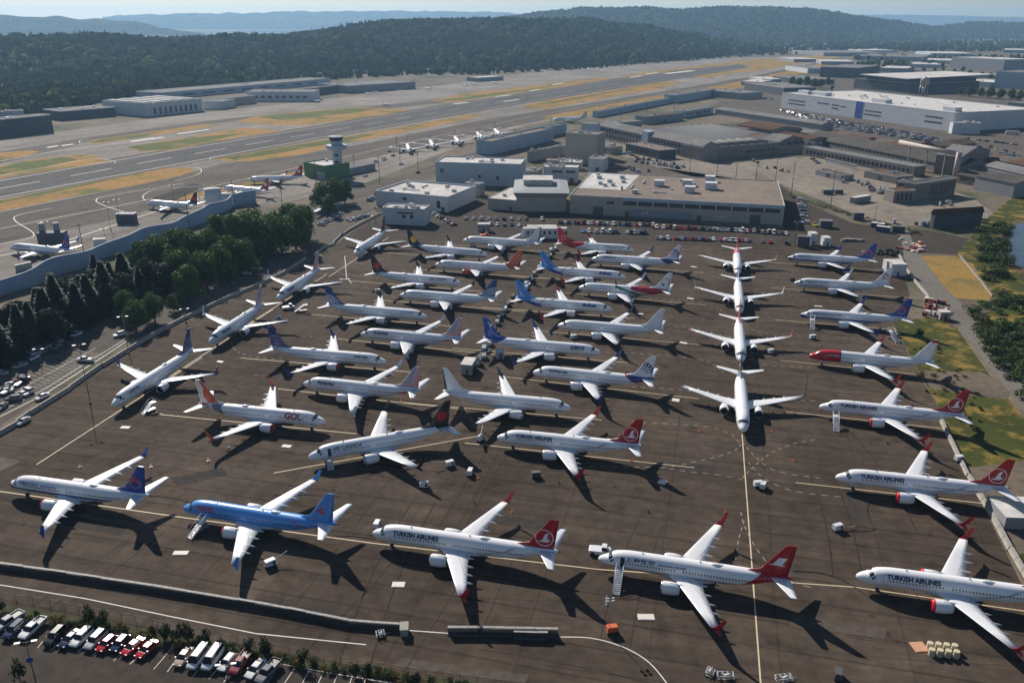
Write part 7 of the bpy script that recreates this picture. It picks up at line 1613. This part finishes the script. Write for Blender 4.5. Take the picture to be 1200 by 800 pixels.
for k, (x, y, h) in enumerate(FT):
    tree('broad', G(x, y), h/12*1.15, h/12, rnd.uniform(0,6), 'dark tree among the far sheds, %s in its belt' % ordn(k+1), 'tree', 'trees among the far sheds', M_leaf)
for k, (x, y, h) in enumerate(((14,398,12),(36,412,10),(66,402,12),(88,366,13),(112,352,12),(132,366,11),(146,358,12),(176,342,13),(196,344,12),(30,388,11))):
    tree('broad', G(x, y), h/12*1.3, h/12*1.15, rnd.uniform(0,6), 'dark round-crowned tree mixed among the left conifers, %s from the left' % ordn(k+1), 'tree', 'round trees among the conifers', M_con)
# planted strip by the fence
n_ = 0
for k in range(95):
    t = (k+rnd.random())/95; x = -5+t*590; y0 = 708+t*98; y = y0+rnd.uniform(4,15)
    tall = rnd.random() < .13; s = rnd.uniform(.75,1.15); gold = (55 < x < 85) or (rnd.random() < .18)
    tree('shrub', G(x, y), s*(1.0 if not tall else 1.1), s*(1.0 if not tall else 2.3), rnd.uniform(0,6), '%s shrub, %s from left in the fence strip' % ('tall dark' if tall else ('golden' if gold else 'low green'), ordn(k+1)), 'shrub', 'shrubs in the planted strip', M_con if tall else (M_shry if gold else M_shrub), 3)
for x, y, lb in ((106,732,'tall dark shrub left of two above the red cars'),(120,735,'tall dark shrub right of two above the red cars'),(210,751,'dark upright shrub left in the trio above the white vans'),(222,753,'dark upright shrub middle of the trio above the white vans'),(240,757,'dark upright shrub right of the trio above the white vans'),(24,797,'thin young shrub in the lower car park bed'),(312,770,'dark shrub above the grey pickup')):
    tree('shrub', G(x, y), 1.3, 3.2, 0, lb, 'shrub', 'tall shrubs in the planted strip', M_con, 3)
# river bank thicket
for k in range(170):
    u = rnd.random(); v = rnd.random()
    x0 = 1120+90*u*.9; y0 = 365+100*u; x = x0+v*75; y = y0-20*v+rnd.uniform(-8,8)
    if k > 120: x = rnd.uniform(1148,1178); y = rnd.uniform(262,330) + (x-1160)*.3
    s = rnd.uniform(1.9,4.6)*(1.0 if k < 120 else 1.2)
    tree('shrub', G(x, y), s, s*rnd.uniform(.4,.8), rnd.uniform(0,6), 'green bush in the thicket between dirt road and river' if k < 121 else 'dark bush on the river bank by the timber shed', 'bush', 'bushes in the river side thicket' if k < 121 else 'bushes on the bank by the timber shed', M_shrub if k % 3 else M_leaf, 3, 'bush')
for k in range(60):
    x = rnd.uniform(1070,1150); y = 378+(x-1060)*.9+rnd.uniform(-5,60); 
    if x > 1100+ (y-380)*.65 or x < 1050+(y-380)*.43: continue
    s = rnd.uniform(.5,1.2); tree('shrub', G(x, y), s, s*.7, rnd.uniform(0,6), 'small weed bush in the rough grass behind the right column', 'bush', 'weed bushes in the rough grass', M_shrub if k % 2 else M_shry, 3, 'bush')
# yellow weeds along the fence line in the middle yard
for k in range(36):
    t = k/35; x = 930+t*150; y = 233+t*42+rnd.uniform(-1.5,1.5); s = rnd.uniform(.7,1.6)
    tree('shrub', G(x, y), s*1.4, s*.7, rnd.uniform(0,6), 'dry yellowish weed clump between yard and car park', 'bush', 'dry weeds along the yard line', M_shry if k % 3 else M_shrub, 3, 'bush')
_n = M_forest.node_tree.nodes; _l = M_forest.node_tree.links; _q = _n.new('ShaderNodeTexNoise'); _q.inputs['Scale'].default_value = 0.35; _q.inputs['Detail'].default_value = 4
_c = _n.new('ShaderNodeTexCoord'); _u = _n.new('ShaderNodeBump'); _u.inputs['Strength'].default_value = 1.0; _u.inputs['Distance'].default_value = 2.5
_l.new(_c.outputs['Object'], _q.inputs[0]); _l.new(_q.outputs['Fac'], _u.inputs['Height']); _l.new(_u.outputs[0], _n['Principled BSDF'].inputs['Normal'])
_a = _n.new('ShaderNodeAttribute'); _a.attribute_name = 'tree_tint'; _m = _n.new('ShaderNodeMix'); _m.data_type = 'RGBA'
_l.new(_a.outputs['Fac'], _m.inputs[0]); _l.new(_n['Principled BSDF'].inputs['Base Color'].links[0].from_socket, _m.inputs[6]); _m.inputs[7].default_value = (0.095, 0.125, 0.04, 1); _l.new(_m.outputs[2], _n['Principled BSDF'].inputs['Base Color'])
# ---------------------------------------------------------------- hills and far woods
def interp(tab, x):
    if x <= tab[0][0]: return tab[0][1]
    for (a, b_), (c, d) in zip(tab, tab[1:]):
        if x <= c: return b_+(d-b_)*(x-a)/(c-a)
    return tab[-1][1]
def ridge(name, x0, x1, basey, cresty, depth, m, label, th=12, n=70, rows=14, back=500, rough=6, seed=0, trees=0, tsize=(12,18), tk_=.35):
    m_ = MB(); grid = []; bb = []
    for i in range(n+1):
        px = x0+(x1-x0)*i/n; B = G(px, interp(basey, px)); Yc = B.y+interp(depth, px)
        d = FWD+RGT*((px-600)/CF)-UPV*((interp(cresty, px)-400)/CF); t = Yc/d.y; C = d*t; C.z += CH; bb.append((B, C))
    def H(u, t):
        i = min(int(u*n), n-1); f = u*n-i; B = bb[i][0].lerp(bb[i+1][0], f); C = bb[i][1].lerp(bb[i+1][1], f); top = max(0, C.z-th)
        if t <= 1: s = t*t*(3-2*t); p = Vector((B.x+(C.x-B.x)*t, B.y+(C.y-B.y)*t, top*s))
        else: dd = (C-B); dd.z = 0; dd.normalize(); p = Vector((C.x, C.y, 0))+dd*back*(t-1); p.z = top*(1-.35*(t-1))
        p.z += noise.noise(Vector((p.x/180+seed, p.y/180, 0)))*rough*min(1, t*2)*(1 if t <= 1 else .8); p.z = max(p.z, -.5)+(-.6 if t == 0 else 0)
        return p
    ts = [k/rows for k in range(rows+1)]+[1.3,1.6,2.0]
    g_ = [[H(i/n, t) for t in ts] for i in range(n+1)]
    for i in range(n):
        for j in range(len(ts)-1): m_.poly([g_[i][j], g_[i+1][j], g_[i+1][j+1], g_[i][j+1]], 0, True)
    o = m_.build(name, m, None, (0,0,0)); tag(o, None, None, kind='structure')
    if trees:
        pts = []
        for _ in range(trees):
            u = rnd.random(); t = rnd.random()**.8*1.12
            p = H(u, t); pts.append((p, rnd.uniform(*tsize), rnd.random() < tk_))
        forest(pts, label, name.replace('hill', 'forest'))
import numpy as np
def crown_variant(kind, seed):
    R = random.Random(seed); bm = bmesh.new(); 
    bmesh.ops.create_icosphere(bm, subdivisions=2, radius=1.0)
    for v in bm.verts:
        c = v.co; nz = noise.noise(c*1.7+Vector((seed*3.1,0,0)))*.42+R.uniform(-.12,.12)
        if kind: w_ = 1-.85*max(0, (c.z+1)/2)**.9; v.co = Vector((c.x*w_*.62*(1+nz), c.y*w_*.62*(1+nz), c.z*1.35))
        else: v.co = c*(1+nz); v.co.z *= .95
    V = np.array([v.co[:] for v in bm.verts], dtype=np.float32); bm.verts.index_update(); F = np.array([[v.index for v in f.verts] for f in bm.faces], dtype=np.int32); bm.free(); return V, F
CV = [[crown_variant(k, s) for s in range(6)] for k in (0, 1)]
def forest(pts, label, name, m=None):
    VV = []; FF = []; off = 0; TT = []
    for p, h, con in pts:
        V, F = CV[1 if con else 0][rnd.randrange(6)]; a = rnd.uniform(0, 6.28); ca, sa = cos(a), sin(a)
        r = h*.5*(1.0 if not con else .8)*rnd.uniform(.75,1.2); hh = h*.55
        W_ = np.empty_like(V); W_[:,0] = (V[:,0]*ca-V[:,1]*sa)*r+p.x; W_[:,1] = (V[:,0]*sa+V[:,1]*ca)*r+p.y; W_[:,2] = V[:,2]*hh+p.z+h*.5
        VV.append(W_); FF.append(F+off); off += len(V); tt = (0.0 if con else rnd.random()**1.6)*(.45+.55*noise.noise(p/260)+.3); TT.append(np.full(len(V), min(1, max(0, tt)), dtype=np.float32))
    V = np.concatenate(VV); F = np.concatenate(FF); me = bpy.data.meshes.new(name)
    me.vertices.add(len(V)); me.vertices.foreach_set('co', V.ravel()); me.loops.add(F.size); me.loops.foreach_set('vertex_index', F.ravel().astype(np.int32))
    me.polygons.add(len(F)); me.polygons.foreach_set('loop_start', np.arange(0, F.size, 3, dtype=np.int32)); me.polygons.foreach_set('loop_total', np.full(len(F), 3, dtype=np.int32)); me.update(calc_edges=True)
    at = me.attributes.new('tree_tint', 'FLOAT', 'POINT'); at.data.foreach_set('value', np.concatenate(TT))
    me.polygons.foreach_set('use_smooth', np.ones(len(F), dtype=bool)); me.materials.append(m or M_forest); o = link(name, me); tag(o, label, 'forest', None, 'stuff')
M_hill = ground_mat('hill_soil', (0.02,0.028,0.012), (0.03,0.036,0.016), 0.02, big=0.004)
M_hfar = ground_mat('far_hill_woods', (0.015,0.024,0.015), (0.03,0.04,0.025), 0.01, big=0.002, c2=(0.06,0.06,0.05))
for _mm in (M_hfar, M_hill): _mm.node_tree.nodes['Principled BSDF'].inputs['Specular IOR Level'].default_value = 0.0; _mm.node_tree.nodes['Principled BSDF'].inputs['Roughness'].default_value = 1.0
ridge('wooded_hill', -170, 905, [(-170,99),(0,97),(60,97),(130,96),(200,95),(250,94),(330,90),(480,83.5),(560,84),(640,80),(700,77),(780,72),(850,66),(905,62)],
      [(-170,50),(0,49),(100,48),(180,47),(225,46.5),(300,46),(370,43.5),(400,36),(450,28),(520,26),(600,25),(650,26),(720,30),(780,36),(850,50),(905,58)], [(-170,450),(0,450),(300,700),(600,900),(905,700)], M_hill,
      'dense dark green wood covering the long hillside beyond the runway', th=14, rough=17, trees=13500, tsize=(12,28))
ridge('wooded_hill', 540, 1110, [(540,52),(800,52),(900,52),(1000,50),(1110,47)], [(540,33),(600,22),(650,14.5),(700,12),(750,11),(800,13),(850,11),(900,11),(950,13),(1000,20),(1050,27),(1110,36)], [(540,900),(1110,900)], M_hill,
      'hazy green wood on the second hill behind the runway head', th=16, rough=10, trees=7000, tsize=(20,36), seed=5)
ridge('wooded_hill', 1060, 1300, [(1060,46),(1300,46)], [(1060,38),(1110,31),(1140,27),(1200,28),(1300,25)], [(1060,900),(1300,900)], M_hill, 'hazy wood on the low hill at the right edge', th=16, rough=8, trees=1500, tsize=(20,34), seed=9)
ridge('far_hill', -250, 240, [(-250,42),(240,42)], [(-250,16),(0,18.5),(60,20),(100,22),(150,25),(190,33),(240,41)], [(-250,900),(240,600)], M_hfar, '', th=0, rough=25, seed=12, n=120)
ridge('far_hill', 120, 760, [(120,35),(760,35)], [(120,20),(200,17),(300,15),(430,13),(560,14),(650,18),(760,22)], [(120,1500),(760,1500)], M_hfar, '', th=0, rough=30, seed=14, n=120)
ridge('far_hill', 880, 1400, [(880,34),(1400,34)], [(880,22),(960,18),(1060,17.5),(1200,20.5),(1400,22)], [(880,1500),(1400,1500)], M_hfar, '', th=0, rough=20, seed=17, n=120)
# flat woods at the foot of the hills
pts = []
for _ in range(1500):
    x = rnd.uniform(-150, 300)**1.0; y0_ = interp([(-150,165),(0,141),(60,129),(130,117),(200,108),(300,98)], x); y = 93+(y0_-93)*rnd.random()
    if 99 < y < 103 and rnd.random() < .8 or 106 < y < 108 and rnd.random() < .6: continue
    pts.append((G(x, y), rnd.uniform(8,19), rnd.random() < .4))
for _ in range(1500):
    x = rnd.uniform(-150, 1300); yb = interp([(-150,165),(0,143),(60,132),(130,118),(200,108),(330,97),(480,88),(560,88),(700,80),(850,68),(1000,60),(1300,58)], x); y = yb-rnd.random()**1.5*(10 if x < 900 else 9)
    pts.append((G(x, y), rnd.uniform(8,14), rnd.random() < .25))
for _ in range(1500):
    x = rnd.uniform(860, 1300); y = rnd.uniform(48,61); pts.append((G(x, y), rnd.uniform(12,20), rnd.random() < .35))
for _ in range(260):
    x = rnd.uniform(1000, 1300); y = rnd.choice((rnd.uniform(75,79), rnd.uniform(68,71))); pts.append((G(x, y), rnd.uniform(9,14), False))
forest(pts, 'belt of trees along the flat foot of the hills round the airfield', 'forest_belt')
# ---------------------------------------------------------------- haze
m = bpy.data.materials.new('haze_air'); m.use_nodes = True; n = m.node_tree.nodes; n.clear()
v = n.new('ShaderNodeVolumePrincipled'); v.inputs['Color'].default_value = (0.42,0.70,1.0,1); v.inputs['Density'].default_value = 0.000066; v.inputs['Anisotropy'].default_value = 0.3
oo = n.new('ShaderNodeOutputMaterial'); m.node_tree.links.new(v.outputs[0], oo.inputs['Volume'])
b = MB(); b.box(-17600,17600,-1650,17600,-3,330); o = b.build('haze', m); tag(o, None, None, None, 'stuff')
